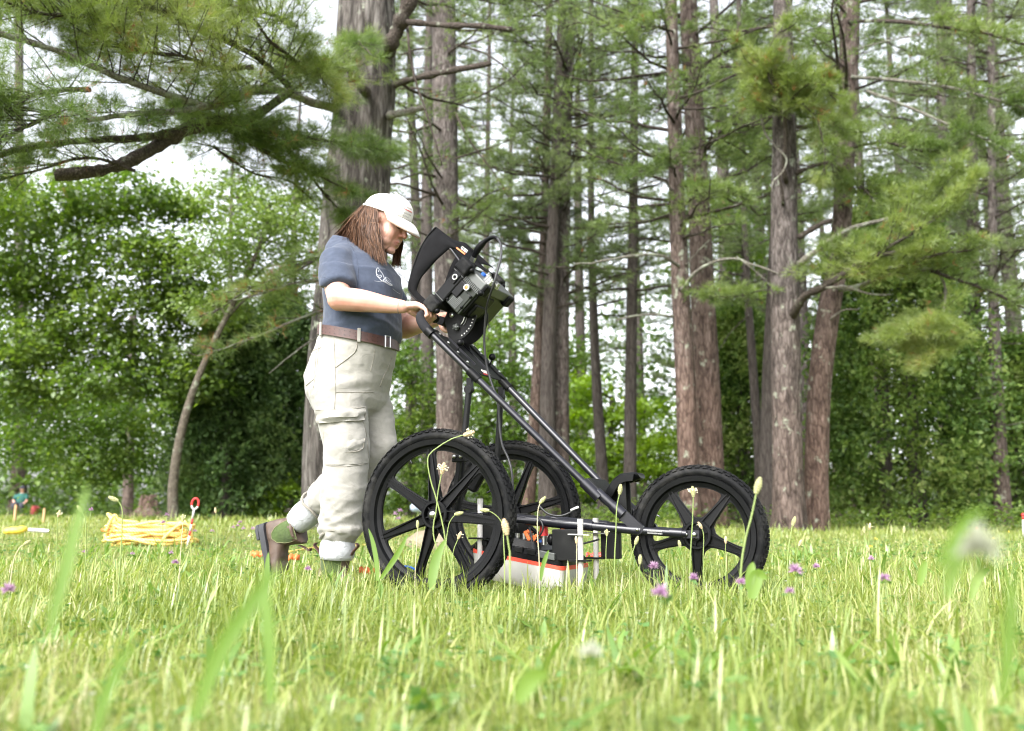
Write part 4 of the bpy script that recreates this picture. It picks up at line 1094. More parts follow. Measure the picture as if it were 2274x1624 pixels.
leafy('understory_tree', 'dark green leafy tree hanging low at the edge of the lawn', 24, [(-40, 1150, 26), (-38, 1050, 24), (-20, 900, 18)],
      [(60, 880, 0, 130, 60, 1.4, 150), (180, 930, 0, 120, 60, 1.4, 150), (60, 980, 0, 110, 50, 1.4, 110), (200, 1030, 0.5, 130, 60, 1.4, 140), (310, 900, 0, 100, 80, 1.4, 130), (300, 1010, 1, 110, 70, 1.4, 120)],
      M['mid_leaf'], 0.11, M['bark_dark'], 42, per=24, spray_r=0.6, limbs=False)
leafy('leaning_tree', 'slender pale mottled tree leaning over with light green leaves', 17, [(388, 1168, 24), (384, 1080, 21), (400, 970, 19), (428, 870, 17), (470, 770, 15), (530, 650, 12), (575, 550, 12), (600, 450, 9)],
      [(480, 560, 0, 110, 70, 1.2, 130), (600, 500, 0, 100, 80, 1.2, 140), (520, 440, 0.5, 120, 50, 1.2, 90), (660, 560, 0.5, 70, 60, 1.2, 80), (470, 680, 0.4, 90, 40, 1.1, 80), (600, 640, 0.6, 80, 40, 1.1, 60), (680, 470, 1, 60, 60, 1.1, 60)],
      M['maple_pale'], 0.075, M['bark_pale'], 43, per=26, spray_r=0.45, limbs=True)
leafy('understory_tree', 'bright green low tree with layered leaves under the dark pines behind the cart', 27, [(1352, 1155, 16), (1354, 1020, 14), (1358, 880, 10)],
      [(1320, 930, 0, 80, 22, 1.3, 70), (1430, 915, 0, 70, 22, 1.3, 60), (1330, 1000, 0, 90, 20, 1.3, 70), (1450, 985, 0, 80, 22, 1.3, 80), (1390, 1040, 0, 110, 22, 1.3, 90), (1470, 1045, 0.3, 60, 25, 1.3, 60), (1300, 860, 0, 60, 25, 1.2, 50), (1310, 1075, 0, 70, 25, 1.2, 60)],
      M['bright_leaf'], 0.13, M['bark_dark'], 44, per=24, spray_r=0.6)
leafy('shrub', 'small yellow green shrub glowing in front of the dark evergreen', 21, [(600, 1160, 8), (600, 1120, 6), (602, 1080, 5)],
      [(585, 1110, 0, 40, 26, 0.5, 40), (620, 1085, 0, 36, 18, 0.5, 30), (600, 1140, 0, 50, 16, 0.5, 34), (575, 1150, 0, 40, 12, 0.4, 16)], M['bright_leaf'], 0.09, M['bark_dark'], 45, per=22, spray_r=0.35, cat='shrub')
leafy('understory_tree', 'leafy tree with sunlit tufts high between the fused pair and the knotted pine', 25, [(1655, 1150, 16), (1652, 900, 14), (1650, 600, 11), (1648, 350, 8)],
      [(1640, 310, 0, 60, 50, 1.2, 60), (1620, 480, 0, 70, 60, 1.2, 70), (1660, 560, 0, 60, 50, 1.2, 50), (1650, 700, 0, 80, 60, 1.2, 80), (1630, 830, 0, 80, 60, 1.3, 90)], M['maple'], 0.12, M['bark_dark'], 46, per=22, spray_r=0.55)

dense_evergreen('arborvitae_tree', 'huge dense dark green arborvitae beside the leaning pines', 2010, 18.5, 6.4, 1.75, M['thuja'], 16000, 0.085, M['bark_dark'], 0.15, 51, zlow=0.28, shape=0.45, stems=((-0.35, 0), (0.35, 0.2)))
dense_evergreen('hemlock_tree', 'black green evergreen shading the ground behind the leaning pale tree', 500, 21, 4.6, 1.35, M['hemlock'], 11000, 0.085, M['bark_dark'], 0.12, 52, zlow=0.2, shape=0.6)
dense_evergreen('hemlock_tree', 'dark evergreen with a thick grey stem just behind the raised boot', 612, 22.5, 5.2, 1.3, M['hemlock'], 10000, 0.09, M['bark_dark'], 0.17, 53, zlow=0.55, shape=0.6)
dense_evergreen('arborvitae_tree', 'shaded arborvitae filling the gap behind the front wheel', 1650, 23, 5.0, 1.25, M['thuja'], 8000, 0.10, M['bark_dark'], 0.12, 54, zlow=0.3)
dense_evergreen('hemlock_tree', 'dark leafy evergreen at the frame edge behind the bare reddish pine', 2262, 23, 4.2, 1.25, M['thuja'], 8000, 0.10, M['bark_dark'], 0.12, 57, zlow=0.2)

leafy('understory_tree', 'mid green leafy tree filling the gap just beyond the seat of the trousers', 24, [(915, 1160, 16), (914, 1000, 14), (910, 800, 10)],
      [(900, 820, 0, 55, 60, 1.1, 110), (940, 900, 0, 50, 60, 1.0, 110), (890, 980, 0, 55, 60, 1.1, 120), (935, 1060, 0, 60, 50, 1.1, 120), (900, 1120, 0, 70, 22, 1.0, 60)], M['mid_leaf'], 0.10, M['bark_dark'], 71, per=22, spray_r=0.5)
leafy('understory_tree', 'mid green leafy tree behind the tray and the sloping tubes', 25, [(1110, 1160, 14), (1112, 1000, 12), (1108, 820, 9)],
      [(1080, 830, 0, 60, 60, 1.1, 110), (1150, 860, 0, 55, 60, 1.0, 100), (1070, 940, 0, 50, 60, 1.1, 100), (1140, 980, 0, 60, 60, 1.1, 120), (1090, 1070, 0, 70, 45, 1.1, 120), (1160, 1100, 0, 50, 30, 1.0, 60), (1110, 740, 0, 60, 50, 1.0, 60)], M['mid_leaf'], 0.10, M['bark_dark'], 72, per=22, spray_r=0.5)
leafy('understory_tree', 'mid green leafy tree between the paired stems and the thin dark leaning pine', 29, [(1280, 1155, 12), (1280, 1000, 10), (1278, 800, 8)],
      [(1270, 800, 0, 50, 50, 1.1, 70), (1290, 900, 0, 45, 50, 1.0, 70), (1265, 1000, 0, 50, 50, 1.1, 80), (1285, 1090, 0, 55, 40, 1.1, 80)], M['mid_leaf'], 0.12, M['bark_dark'], 73, per=22, spray_r=0.55)
# far trunks on the left
pine('pine_tree', 'far grey trunk with a crouching figure at its foot', 43, [(38, 1150, 42), (41, 1080, 34), (44, 950, 30), (45, 850, 27), (44, 600, 24), (43, 350, 20)], M['bark_pine'], zmin=9, per_m=0.9, L=(1.5, 3.5), seed=61, nw=0.02, nl=0.16, needle='needle_far', group=None)
pine('broken_trunk', 'grey standing stub of a trunk far across the lawn', 33, [(284, 1158, 26), (284, 1100, 24), (285, 1050, 22), (288, 980, 20)], M['bark_pine'], zmin=30, zmax=31, per_m=0, seed=60, top=700, group=None)
mb = MB()
st = thing('tree_stump', 'jagged brown broken stump at the far edge of the lawn', 'stump', on_ground(328, 31))
rg = np.random.default_rng(4)
rings = []
for i, (r_, z_) in enumerate([(0.62, -0.05), (0.45, 0.12), (0.33, 0.3), (0.26, 0.48)]):
    rings.append(np.array([(r_ * math.cos(a) * rg.uniform(0.75, 1.2), r_ * math.sin(a) * rg.uniform(0.75, 1.2), z_ + (rg.uniform(-0.05, 0.25) if i == 3 else 0)) for a in np.linspace(0, 2 * math.pi, 17)[:-1]]))
mb.loft(rings)
mb.build('stump_wood', M['bark_red'], st)

# far wood and undergrowth that reads as one mass
rg = np.random.default_rng(91)
n = 12500
P = np.stack([rg.uniform(-44, 44, n), rg.uniform(40, 60, n), np.zeros(n)], 1)
xs = P[:, 0] * 45 / P[:, 1]
top = np.where(xs < -8, 7.2, 10.6) + 2.2 * np.sin(xs * 0.55) * np.cos(xs * 0.21 + 1) + 1.5 * np.sin(xs * 1.3 + P[:, 1])
P[:, 2] = rg.uniform(0, 1, n) ** 1.25 * top
pos = np.repeat(P, 9, 0) + rg.normal(size=(n * 9, 3)) * np.array([0.55, 0.55, 0.25])
pos = pos[pos[:, 2] > 0]
V, F = leaf_quads(rg, pos, np.array([0, 0, 1.0]) + 0.5 * rg.normal(size=(len(pos), 3)), 0.30, 0.7)
tag(link('far_woodland', np_mesh('far_woodland', V, F, M['woodland'])), 'far leafy woodland closing the view beyond the lawn', 'woodland', kind='stuff')
# low weeds round the foot of the trees
n = 4200
P = np.stack([rg.uniform(-13, 13, n), np.where(rg.random(n) < 0.45, rg.uniform(12.6, 15.0, n), rg.uniform(14.5, 24, n)), np.zeros(n)], 1)
keep = (P[:, 0] > 1.2) & (P[:, 1] > 12.6) | (P[:, 0] > -1.5) & (P[:, 1] > 15.5) | (P[:, 1] > 21)
P = P[keep & (np.sin(P[:, 0] * 1.1 + 0.6) + np.sin(P[:, 1] * 0.9) > -0.3)]
P[:, 2] = gz(P[:, 0], P[:, 1]) + rg.uniform(0.03, 0.3, len(P))
pos = np.repeat(P, 8, 0) + rg.normal(size=(len(P) * 8, 3)) * np.array([0.12, 0.12, 0.05])
V, F = leaf_quads(rg, pos, np.array([0, 0, 1.0]) + 0.4 * rg.normal(size=(len(pos), 3)), 0.065, 0.7)
tag(link('undergrowth', np_mesh('undergrowth', V, F, M['maple'])), 'low leafy weeds growing round the feet of the trees', 'undergrowth', kind='stuff')
# ------------------------------------------------------------------ the three-wheeled radar cart
PSI = R(24)
CART = np.array([-0.142, 4.05, 0.0])
CX = np.array([math.cos(PSI), -math.sin(PSI), 0.0]); CN = np.array([-math.sin(PSI), -math.cos(PSI), 0.0])   # forward, near side


def cart_at(px, py, b):
    """cart coordinates (forward, left, up) of the point seen at (px, py) in the upright plane b metres to the near side"""
    d = _f + _r * (px - 1136.5) / FPX + _u * (812 - py) / FPX
    t = ((CART - _C) @ CN + b) / (d @ CN)
    p = _C + d * t
    return np.array([(p - CART) @ CX, -b, p[2]])


M['rubber'] = plain('tyre_rubber', (0.0052, 0.0054, 0.0058), 0.6, 0, 0.25, 25, 0.4, 260, 0.10, dirt=((0.060, 0.058, 0.052), 0.55))
M['black_plastic'] = plain('black_plastic', (0.0036, 0.0038, 0.0042), 0.36, 0, 0.2, 30, 0.15, 400, 0.14, dirt=((0.016, 0.016, 0.015), 0.25))
M['black_metal'] = plain('black_anodised_tube', (0.007, 0.007, 0.011), 0.28, 0.0, 0.2, 18, 0.05, 300, 0.45, dirt=((0.03, 0.03, 0.03), 0.15))
M['black_plate'] = plain('black_plate', (0.006, 0.0063, 0.0063), 0.5, 0.0, 0.2, 22, 0.2, 500, 0.15, dirt=((0.028, 0.028, 0.026), 0.3))
M['foam'] = plain('grip_foam', (0.015, 0.015, 0.017), 0.85, 0, 0.15, 60, 0.5, 500, 0.15)
M['steel'] = plain('bright_steel', (0.55, 0.55, 0.54), 0.28, 1.0, 0.1, 40)
M['white_plastic'] = plain('white_plastic', (0.48, 0.465, 0.445), 0.45, 0, 0.06, 12, 0.1, 120, dirt=((0.40, 0.36, 0.28), 0.4))
M['orange'] = plain('orange_red_plastic', (0.62, 0.06, 0.03), 0.45, 0, 0.08, 30)
M['red'] = plain('red_plastic', (0.62, 0.03, 0.03), 0.4, 0, 0.08, 30)
M['flag_orange'] = plain('orange_plastic_strip', (0.72, 0.16, 0.04), 0.5, 0, 0.1, 25)
M['grey_alloy'] = plain('grey_alloy_case', (0.075, 0.08, 0.075), 0.45, 0.3, 0.1, 25, 0.1, 300)
M['green_reflect_case'] = plain('dark_case', (0.010, 0.013, 0.008), 0.35, 0.0, 0.25, 16, 0.1, 300, 0.25)  # greenish tint stands in for grass reflected in the dark case
M['cloth_black'] = plain('black_hood_cloth', (0.0085, 0.0085, 0.0092), 0.9, 0, 0.15, 40, 0.4, 700, 0.08)
M['cable'] = plain('cable_jacket', (0.015, 0.015, 0.016), 0.5, 0, 0.1, 40)
M['print_white'] = plain('white_print', (0.65, 0.65, 0.63), 0.6, 0, 0.1, 60)
M['print_grey'] = plain('grey_print', (0.20, 0.20, 0.19), 0.6, 0, 0.2, 120)
M['blue'] = plain('blue_plastic', (0.02, 0.10, 0.40), 0.4)
M['yellow'] = plain('yellow_plastic', (0.70, 0.52, 0.06), 0.5)

cart = thing('survey_cart', 'black three wheeled push cart with long sloping tube handles', 'survey cart', CART, -PSI)


def plate_with_holes(r_out, holes, thick, res=72):
    cu = bpy.data.curves.new('web', 'CURVE'); cu.dimensions = '2D'; cu.fill_mode = 'BOTH'; cu.extrude = thick / 2 - 0.001; cu.bevel_depth = 0.001; cu.bevel_resolution = 1

    def add(pts):
        s = cu.splines.new('POLY'); s.points.add(len(pts) - 1); s.use_cyclic_u = True
        for i, (x, y) in enumerate(pts): s.points[i].co = (x, y, 0, 1)
    add([(r_out * math.cos(2 * math.pi * k / res), r_out * math.sin(2 * math.pi * k / res)) for k in range(res)])
    for h in holes: add(h)
    o = link('tmp', cu); me = eval_mesh(o); bpy.data.objects.remove(o)
    return me


def chaikin(P, it=3):
    P = np.asarray(P, float)
    for _ in range(it):
        Q = np.roll(P, -1, 0)
        P = np.stack([0.75 * P + 0.25 * Q, 0.25 * P + 0.75 * Q], 1).reshape(-1, P.shape[1])
    return P


def make_wheel(Rw, nsp, phase, loc, name_label, hub_out=-1):
    tw = 0.046
    r_rim = Rw - tw
    r_hole = r_rim - 0.036
    holes = []
    d = 2 * math.pi / nsp
    for k in range(nsp):
        c = phase + d * (k + 0.5)
        hw0, hw1 = 0.019, 0.011
        pts = []
        rin = 0.062
        ain = d / 2 - math.asin(min(0.95, hw0 / rin)); ain = max(ain, 0.08)
        aout = d / 2 - math.asin(hw1 / r_hole)
        for t in (-1, 0, 1): pts.append((rin * 1.02, c + t * ain * 0.8))
        amid = d / 2 - math.asin(0.0165 / (0.5 * (rin + r_hole)))
        pts.append((0.5 * (rin + r_hole), c + amid))
        pts.append((r_hole - 0.012, c + aout * 0.94))
        for t in np.linspace(0.86, -0.86, 6): pts.append((r_hole, c + aout * t))
        pts.append((r_hole - 0.012, c - aout * 0.94))
        pts.append((0.5 * (rin + r_hole), c - amid))
        P = chaikin([(r * math.cos(a), r * math.sin(a)) for r, a in pts], 2)
        holes.append([tuple(p) for p in P])
    me = plate_with_holes(r_rim - 0.012, holes, 0.012)
    me.transform(Matrix.Rotation(R(90), 4, 'X'))
    me.materials.append(M['black_plastic'])
    w = link('wheel', me, cart, loc)
    w['label'] = name_label
    # rim: channel that holds the tyre
    mb = MB()
    prof = [(r_rim - 0.034, -0.008), (r_rim - 0.034, 0.008), (r_rim - 0.020, 0.012), (r_rim - 0.014, 0.024), (r_rim + 0.004, 0.026), (r_rim + 0.006, 0.021), (r_rim - 0.006, 0.017),
            (r_rim - 0.006, -0.017), (r_rim + 0.006, -0.021), (r_rim + 0.004, -0.026), (r_rim - 0.014, -0.024), (r_rim - 0.020, -0.012)]
    mb.lathe(prof, axis=(0, 1, 0), n=96, closed=True)
    mb.build('rim', M['black_plastic'], w, auto=40)
    # tyre
    mb = MB()
    prof = []
    for k in range(18):
        a = 2 * math.pi * k / 18
        prof.append((Rw - 0.004 - tw / 2 + (tw / 2) * math.cos(a), 0.027 * math.sin(a) * (1.0 if math.cos(a) > -0.3 else 0.85)))
    mb.lathe(prof, axis=(0, 1, 0), n=112, closed=True)
    mb.build('tyre', M['rubber'], w, True)
    # tread knobs in staggered rows
    mb = MB()
    nk = int(Rw * 210)
    rows = [(0.0, 0.010, 0.0), (-0.0115, 0.008, 0.5), (0.0115, 0.008, 0.5), (-0.0205, 0.007, 0.0), (0.0205, 0.007, 0.0)]
    for y, wd_, ph in rows:
        aa = math.asin(y / 0.027)
        rr = Rw - 0.004 - tw / 2 + tw / 2 * math.cos(aa)
        for k in range(nk):
            t = 2 * math.pi * (k + ph) / nk
            er = np.array([math.cos(t), 0, math.sin(t)]); et = np.array([-math.sin(t), 0, math.cos(t)]); ey = np.array([0, 1.0, 0])
            nrm = er * math.cos(aa) + ey * math.sin(aa); bi = np.cross(et, nrm)
            c = er * (rr - (tw / 2) * (math.cos(aa) - math.cos(aa))) + ey * y
            mb.box(c + nrm * 0.0005, (0.0165 if abs(y) > 0.015 else 0.013, wd_, 0.0085), np.stack([et, bi, nrm], 1))
    o = mb.build('tread', M['rubber'], w); o['kind'] = 'stuff'
    # spokes: H-shaped ribs that taper to the rim
    for k in range(nsp):
        a = phase + d * k
        er = np.array([math.cos(a), 0, math.sin(a)]); et = np.array([-math.sin(a), 0, math.cos(a)]); ey = np.array([0, 1.0, 0])
        rings = []
        for s in np.linspace(0, 1, 6):
            r = 0.040 + (r_rim - 0.012 - 0.040) * s
            hw = 0.020 * (1 - s) + 0.007 * s
            dp = 0.024 * (1 - s) + 0.009 * s
            lip = 0.0032; floor = dp * 0.45
            sec = [(-hw, -dp), (-hw + lip, -dp), (-hw + lip, -floor), (hw - lip, -floor), (hw - lip, -dp), (hw, -dp), (hw, dp), (hw - lip, dp), (hw - lip, floor), (-hw + lip, floor), (-hw + lip, dp), (-hw, dp)]
            rings.append(np.array([er * r + et * x + ey * y for x, y in sec]))
        m2 = MB(); m2.loft(rings)
        m2.build('spoke', M['black_plastic'], w)
    mb = MB()
    mb.lathe([(0.050, -0.027), (0.053, -0.024), (0.053, 0.024), (0.050, 0.027), (0.042, 0.027), (0.040, 0.02), (0.040, -0.02), (0.042, -0.027)], axis=(0, 1, 0), n=36, closed=True)
    mb.lathe([(0.020, -0.036), (0.022, -0.033), (0.022, 0.033), (0.020, 0.036)], axis=(0, 1, 0), n=24)
    for k in range(6):
        t = 2 * math.pi * k / 6 + 0.3
        p = np.array([math.cos(t), 0, math.sin(t)])
        mb.bar(p * 0.018, p * 0.044, 0.040, 0.005, up=(-math.sin(t), 0, math.cos(t)))
    mb.build('hub', M['black_plastic'], w, auto=35)
    mb = MB()
    mb.ball((0, hub_out * 0.040, 0), (0.011, 0.007, 0.011))
    mb.lathe([(0.013, hub_out * 0.034), (0.013, hub_out * 0.039)], axis=(0, 1, 0), n=16)
    mb.build('axle_nut', M['steel'], w, True)
    # valve
    mb = MB(); t = phase + 0.45 * d
    p = np.array([math.cos(t), 0, math.sin(t)])
    mb.tube([p * (r_rim - 0.03), p * (r_rim - 0.050)], 0.003, 8)
    mb.build('valve', M['black_metal'], w)
    return w


make_wheel(0.320, 7, R(97), (0, -0.335, 0.320), 'nearest rear wheel with seven spokes', -1)
make_wheel(0.320, 7, R(118), (0, 0.335, 0.320), 'far rear wheel with seven spokes', 1)
make_wheel(0.255, 5, R(123), (0.90, 0.0, 0.247), 'smaller front wheel with five spokes', -1)


def cpart(name, mat, fn, parent=cart, smooth=False, bevel=0.0, auto=None, seg=2):
    mb = MB(); fn(mb)
    return mb.build(name, mat, parent, smooth, bevel, seg, auto=auto)


# axle and lower frame
cpart('axle', M['black_metal'], lambda m: (m.tube([(0, -0.32, 0.32), (0, 0.32, 0.32)], 0.014, 14), m.box((0, 0, 0.32), (0.05, 0.30, 0.035))), auto=40)
for s in (-1, 1):
    b = -s * 0.10   # s=-1 near
    p0 = np.array([0.0, s * 0.10, 0.318]); p1 = np.array([0.40, s * 0.095, 0.288]); p2 = np.array([0.70, s * 0.085, 0.262]); p3 = np.array([0.90, s * 0.060, 0.250])
    cpart('lower_bar', M['black_metal'], lambda m: (m.tube([p0, p1], 0.0135, 14), m.tube([p1 - (p1 - p0) * 0.35, p1 + (p2 - p1) * 0.42], 0.0185, 16), m.tube([p1, p2], 0.0155, 14)), auto=40)
    q0, q1 = p2 - (p3 - p2) * 0.05, p2 + (p3 - p2) * 0.86
    fork = cpart('fork_arm', M['black_metal'], lambda m: (m.tube([q0, q1], 0.0140, 16), m.tube([p2 - (p3 - p2) * 0.12, p2 + (p3 - p2) * 0.04], 0.0175, 16), m.tube([p2 + (p3 - p2) * 0.56, p2 + (p3 - p2) * 0.78], 0.0170, 16), m.box(p3 + np.array([-0.02, 0, 0]), (0.075, 0.008, 0.028))), auto=40)
    cpart('axle_bolt', M['steel'], lambda m: m.lathe([(0.008, 0), (0.008, s * 0.012), (0.005, s * 0.015)], p3 + np.array([0.002, s * 0.004, 0]), (0, 1, 0), 14), fork, True)
    cpart('axle_bolt', M['steel'], lambda m: m.lathe([(0.005, 0), (0.005, s * 0.008)], p3 + np.array([-0.028, s * 0.004, 0]), (0, 1, 0), 12), fork, True)
    if s == -1:
        def lab(m):
            d = (p3 - p2) / np.linalg.norm(p3 - p2)
            rr_ = random.Random(5)
            for row, ang in ((0, 12), (1, -22)):
                x = 0.036
                while x < 0.088:
                    w_ = rr_.uniform(0.0022, 0.0042)
                    c = p2 + d * (x + w_ / 2) + 0.0143 * np.array([0, -math.cos(R(ang)), math.sin(R(ang))])
                    m.box(c, (w_, 0.0006, 0.0052), np.stack([d, [0, 1, 0], np.cross(d, [0, 1, 0])], 1))
                    x += w_ + 0.0012
        cpart('label_lettering', M['print_grey'], lab, fork)
    # jointed arm from the fork up to the handle socket
    ja = np.array([0.545, s * 0.095, 0.405]); jb = np.array([0.625, s * 0.090, 0.335]); jc = np.array([0.70, s * 0.088, 0.270])
    cpart('lower_arm', M['black_metal'], lambda m: (m.tube([ja, jb], 0.0175, 16), m.tube([jb - (jb - ja) * 0.25, jb + (jc - jb) * 0.25], 0.0215, 16), m.bar(jb, jc, 0.014, 0.040), m.lathe([(0.021, -0.010), (0.021, 0.010)], jc, (0, 1, 0), 18)), auto=40)
    cpart('pivot_bolt', M['steel'], lambda m: m.lathe([(0.006, 0), (0.006, s * 0.006), (0.003, s * 0.008)], jc + np.array([0, s * 0.012, -0.004]), (0, 1, 0), 10), cart, True)
    # long handle tube
    t0 = np.array([-0.135, s * 0.170, 1.050]); t1 = np.array([0.505, s * 0.103, 0.430])
    dirn = (t1 - t0) / np.linalg.norm(t1 - t0)
    cpart('handle_tube', M['black_metal'], lambda m: m.tube([t0, t1], 0.0135, 16), auto=40)
    sock = t1 + dirn * 0.07
    cpart('handle_socket', M['black_metal'], lambda m: (m.tube([t1 - dirn * 0.015, sock], 0.0205, 18)), auto=40)
    # collar with its hinge, and the strut down to the axle
    c0 = t0 + dirn * 0.270
    cpart('collar', M['black_plastic'], lambda m: (m.tube([c0 - dirn * 0.028, c0 + dirn * 0.028], 0.0185, 18), m.box(c0 + np.array([-0.018, 0, -0.035]), (0.022, 0.020, 0.050))), auto=40)
    cpart('strut', M['black_plate'], lambda m: (m.tube([c0 + np.array([-0.022, 0, -0.055]), np.array([0.0, s * 0.17, 0.335])], [0.0125] * 2, 12), m.lathe([(0.017, -0.013), (0.017, 0.013)], c0 + np.array([-0.022, 0, -0.055]), (0, 1, 0), 14)), auto=40)
# bridge between the two handle sockets
cpart('socket_bridge', M['black_plate'], lambda m: m.box((0.530, 0, 0.418), (0.085, 0.20, 0.030), Euler((0, R(44), 0)).to_matrix()), bevel=0.006)
# handle grips: foam tube across the back, turned down at both ends into the handle tubes
gb = np.array([-0.185, 0, 1.135])
for s in (-1, 1):
    p = smooth_path([(-0.108, s * 0.172, 1.024), (-0.150, s * 0.171, 1.066), (-0.176, s * 0.166, 1.100), (-0.186, s * 0.145, 1.125), (-0.187, s * 0.10, 1.132), (-0.187, s * 0.02, 1.133)], 22)
    cpart('grip', M['foam'], lambda m: m.tube(p[3:], [0.0205] * 4 + [0.0190] * (len(p) - 7), 18), auto=50)
    cpart('grip_end', M['black_plastic'], lambda m: m.tube(p[1:4], 0.0208, 18), auto=50)

# deck plates between the handle tubes
def on_tube(t, y, up=0.0):
    """point along the handle slope; t metres down from its head, up = off the slope"""
    a0 = np.array([-0.135, 0, 1.050]); d = np.array([0.640, 0, -0.620]); d /= np.linalg.norm(d)
    n = np.array([0.62, 0, 0.64]); n /= np.linalg.norm(n)
    return a0 + d * t + n * up + np.array([0, y, 0])


def slab(m, pts, up, th):
    P = [on_tube(t, y, up) for t, y in pts]
    n = on_tube(0, 0, 1) - on_tube(0, 0, 0)
    m.prism(P, n * th)


cpart('deck_plate', M['black_plate'], lambda m: slab(m, [(0.02, -0.125), (0.235, -0.125), (0.265, -0.10), (0.265, 0.10), (0.235, 0.125), (0.02, 0.125)], 0.006, 0.005), bevel=0.0015)
for s in (-1, 1):
    cpart('side_plate', M['black_plate'], lambda m: slab(m, [(0.0, s * 0.122), (0.0, s * 0.178), (0.235, s * 0.168), (0.262, s * 0.155), (0.262, s * 0.138), (0.235, s * 0.122)], 0.0135, 0.005), bevel=0.0015)
    for t in (0.035, 0.09, 0.15, 0.21):
        c = on_tube(t, s * 0.150, 0.019); nn = on_tube(0, 0, 1) - on_tube(0, 0, 0)
        cpart('bolt', M['steel'], lambda m: m.lathe([(0.0062, 0), (0.006, 0.003), (0.003, 0.005)], c, nn, 10), cart, True)
    c = on_tube(0.135 if s < 0 else 0.17, s * 0.125, 0.012)
    cpart('knob_lever', M['black_plastic'], lambda m: (m.tube([c, c + np.array([0.012, 0, 0.030])], 0.0035, 8), m.ball(c + np.array([0.013, 0, 0.038]), 0.0155), m.bar(c + np.array([-0.014, 0, 0.004]), c + np.array([0.012, 0, -0.012]), 0.014, 0.004)), smooth=True)
cpart('slide_rail', M['black_metal'], lambda m: (m.bar(on_tube(0.03, -0.055, 0.014), on_tube(0.20, -0.055, 0.014), 0.004, 0.006), m.bar(on_tube(0.03, 0.045, 0.014), on_tube(0.20, 0.045, 0.014), 0.004, 0.006)))


def maker_print(m):
    rr_ = random.Random(3)
    nn = on_tube(0, 0, 1) - on_tube(0, 0, 0); dd = on_tube(1, 0) - on_tube(0, 0)
    for k in range(4):
        m.box(on_tube(0.240, -0.055 + 0.019 * k, 0.0118), (0.013, 0.014, 0.0006), np.stack([dd, [0, 1, 0], nn], 1))


# the maker's mark on the deck: white letters over a red swoosh
def put_text(txt, size, origin, xdir, ydir, mat, name, parent, depth=0.0006):
    cu = bpy.data.curves.new(name, 'FONT'); cu.body = txt; cu.size = size; cu.extrude = depth; cu.align_x = 'CENTER'; cu.align_y = 'CENTER'; cu.resolution_u = 2
    o = link('tmp', cu); me = eval_mesh(o); bpy.data.objects.remove(o)
    x = np.asarray(xdir, float); x /= np.linalg.norm(x); y = np.asarray(ydir, float); y -= x * (x @ y); y /= np.linalg.norm(y); z = np.cross(x, y)
    mt = Matrix(np.block([[np.stack([x, y, z], 1), np.asarray(origin, float)[:, None]], [np.zeros((1, 3)), np.ones((1, 1))]]).tolist())
    me.transform(mt); me.name = name
    me.materials.clear(); me.materials.append(mat)
    return link(name, me, parent)


dn = on_tube(1, 0) - on_tube(0, 0)
put_text('GSSI', 0.034, on_tube(0.236, -0.012, 0.0118), (0, 1, 0), -dn, M['print_white'], 'maker_lettering', cart)
cpart('maker_stripe', M['red'], lambda m: m.bar(on_tube(0.254, -0.055, 0.0116), on_tube(0.254, 0.0, 0.0116), 0.006, 0.0008, up=(0.62, 0, 0.64)))

# tilt bracket: two quadrant plates with slots and marked angles
hinge = cart_at(1003, 700, 0.055)
for s, b in ((0, 0.055), (1, -0.055)):
    c = np.array([hinge[0], -b, hinge[2]])
    pts = [c + 0.112 * np.array([math.cos(a), 0, math.sin(a)]) for a in np.linspace(R(70), R(-78), 22)]
    pts += [on_tube(0.10, -b, 0.012), on_tube(0.03, -b, 0.012), c + np.array([-0.035, 0, -0.015]), c + np.array([-0.010, 0, 0.045])]
    cpart('quadrant_plate', M['black_plate'], lambda m: m.prism(pts, (0, 0.005, 0)))
    if s == 0:
        cpart('quadrant_slot', M['steel'], lambda m: m.tube([c + np.array([0, -0.004, 0]) + 0.062 * np.array([math.cos(a), 0, math.sin(a)]) for a in np.linspace(R(52), R(-48), 16)], 0.0022, 6), smooth=True)
        cpart('quadrant_slot', M['print_grey'], lambda m: m.tube([c + np.array([0, -0.004, 0]) + 0.073 * np.array([math.cos(a), 0, math.sin(a)]) for a in np.linspace(R(46), R(-40), 14)], 0.0014, 6), smooth=True)
        cpart('angle_mark', M['print_white'], lambda m: [m.box(c + np.array([0, -0.0012, 0]) + 0.101 * np.array([math.cos(a), 0, math.sin(a)]), (0.006, 0.001, 0.0035), Euler((0, -a, 0)).to_matrix()) for a in np.linspace(R(32), R(-62), 13)])
        cpart('bolt', M['steel'], lambda m: (m.lathe([(0.011, 0), (0.011, -0.004), (0.006, -0.007)], c, (0, 1, 0), 16)), cart, True)
        kc = c + np.array([0.025, -0.012, -0.055])
        cpart('clamp_knob', M['grey_alloy'], lambda m: ([m.ball(kc + 0.010 * np.array([math.cos(a), 0, math.sin(a)]), (0.006, 0.008, 0.006)) for a in np.linspace(0, 2 * math.pi, 6)[:-1]], m.lathe([(0.010, -0.008), (0.010, 0.012)], kc, (0, 1, 0), 12)), smooth=True)

# bent black foot lever with a ball knob over the front wheel
LV = smooth_path([cart_at(*q, 0.0) for q in ((1341, 1114), (1356, 1092), (1371, 1069), (1386, 1058), (1404, 1054), (1418, 1054), (1424, 1064))], 26)
TL = np.gradient(LV, axis=0); TL /= np.linalg.norm(TL, axis=1, keepdims=True)
NL = np.stack([-TL[:, 2], 0 * TL[:, 0], TL[:, 0]], 1)


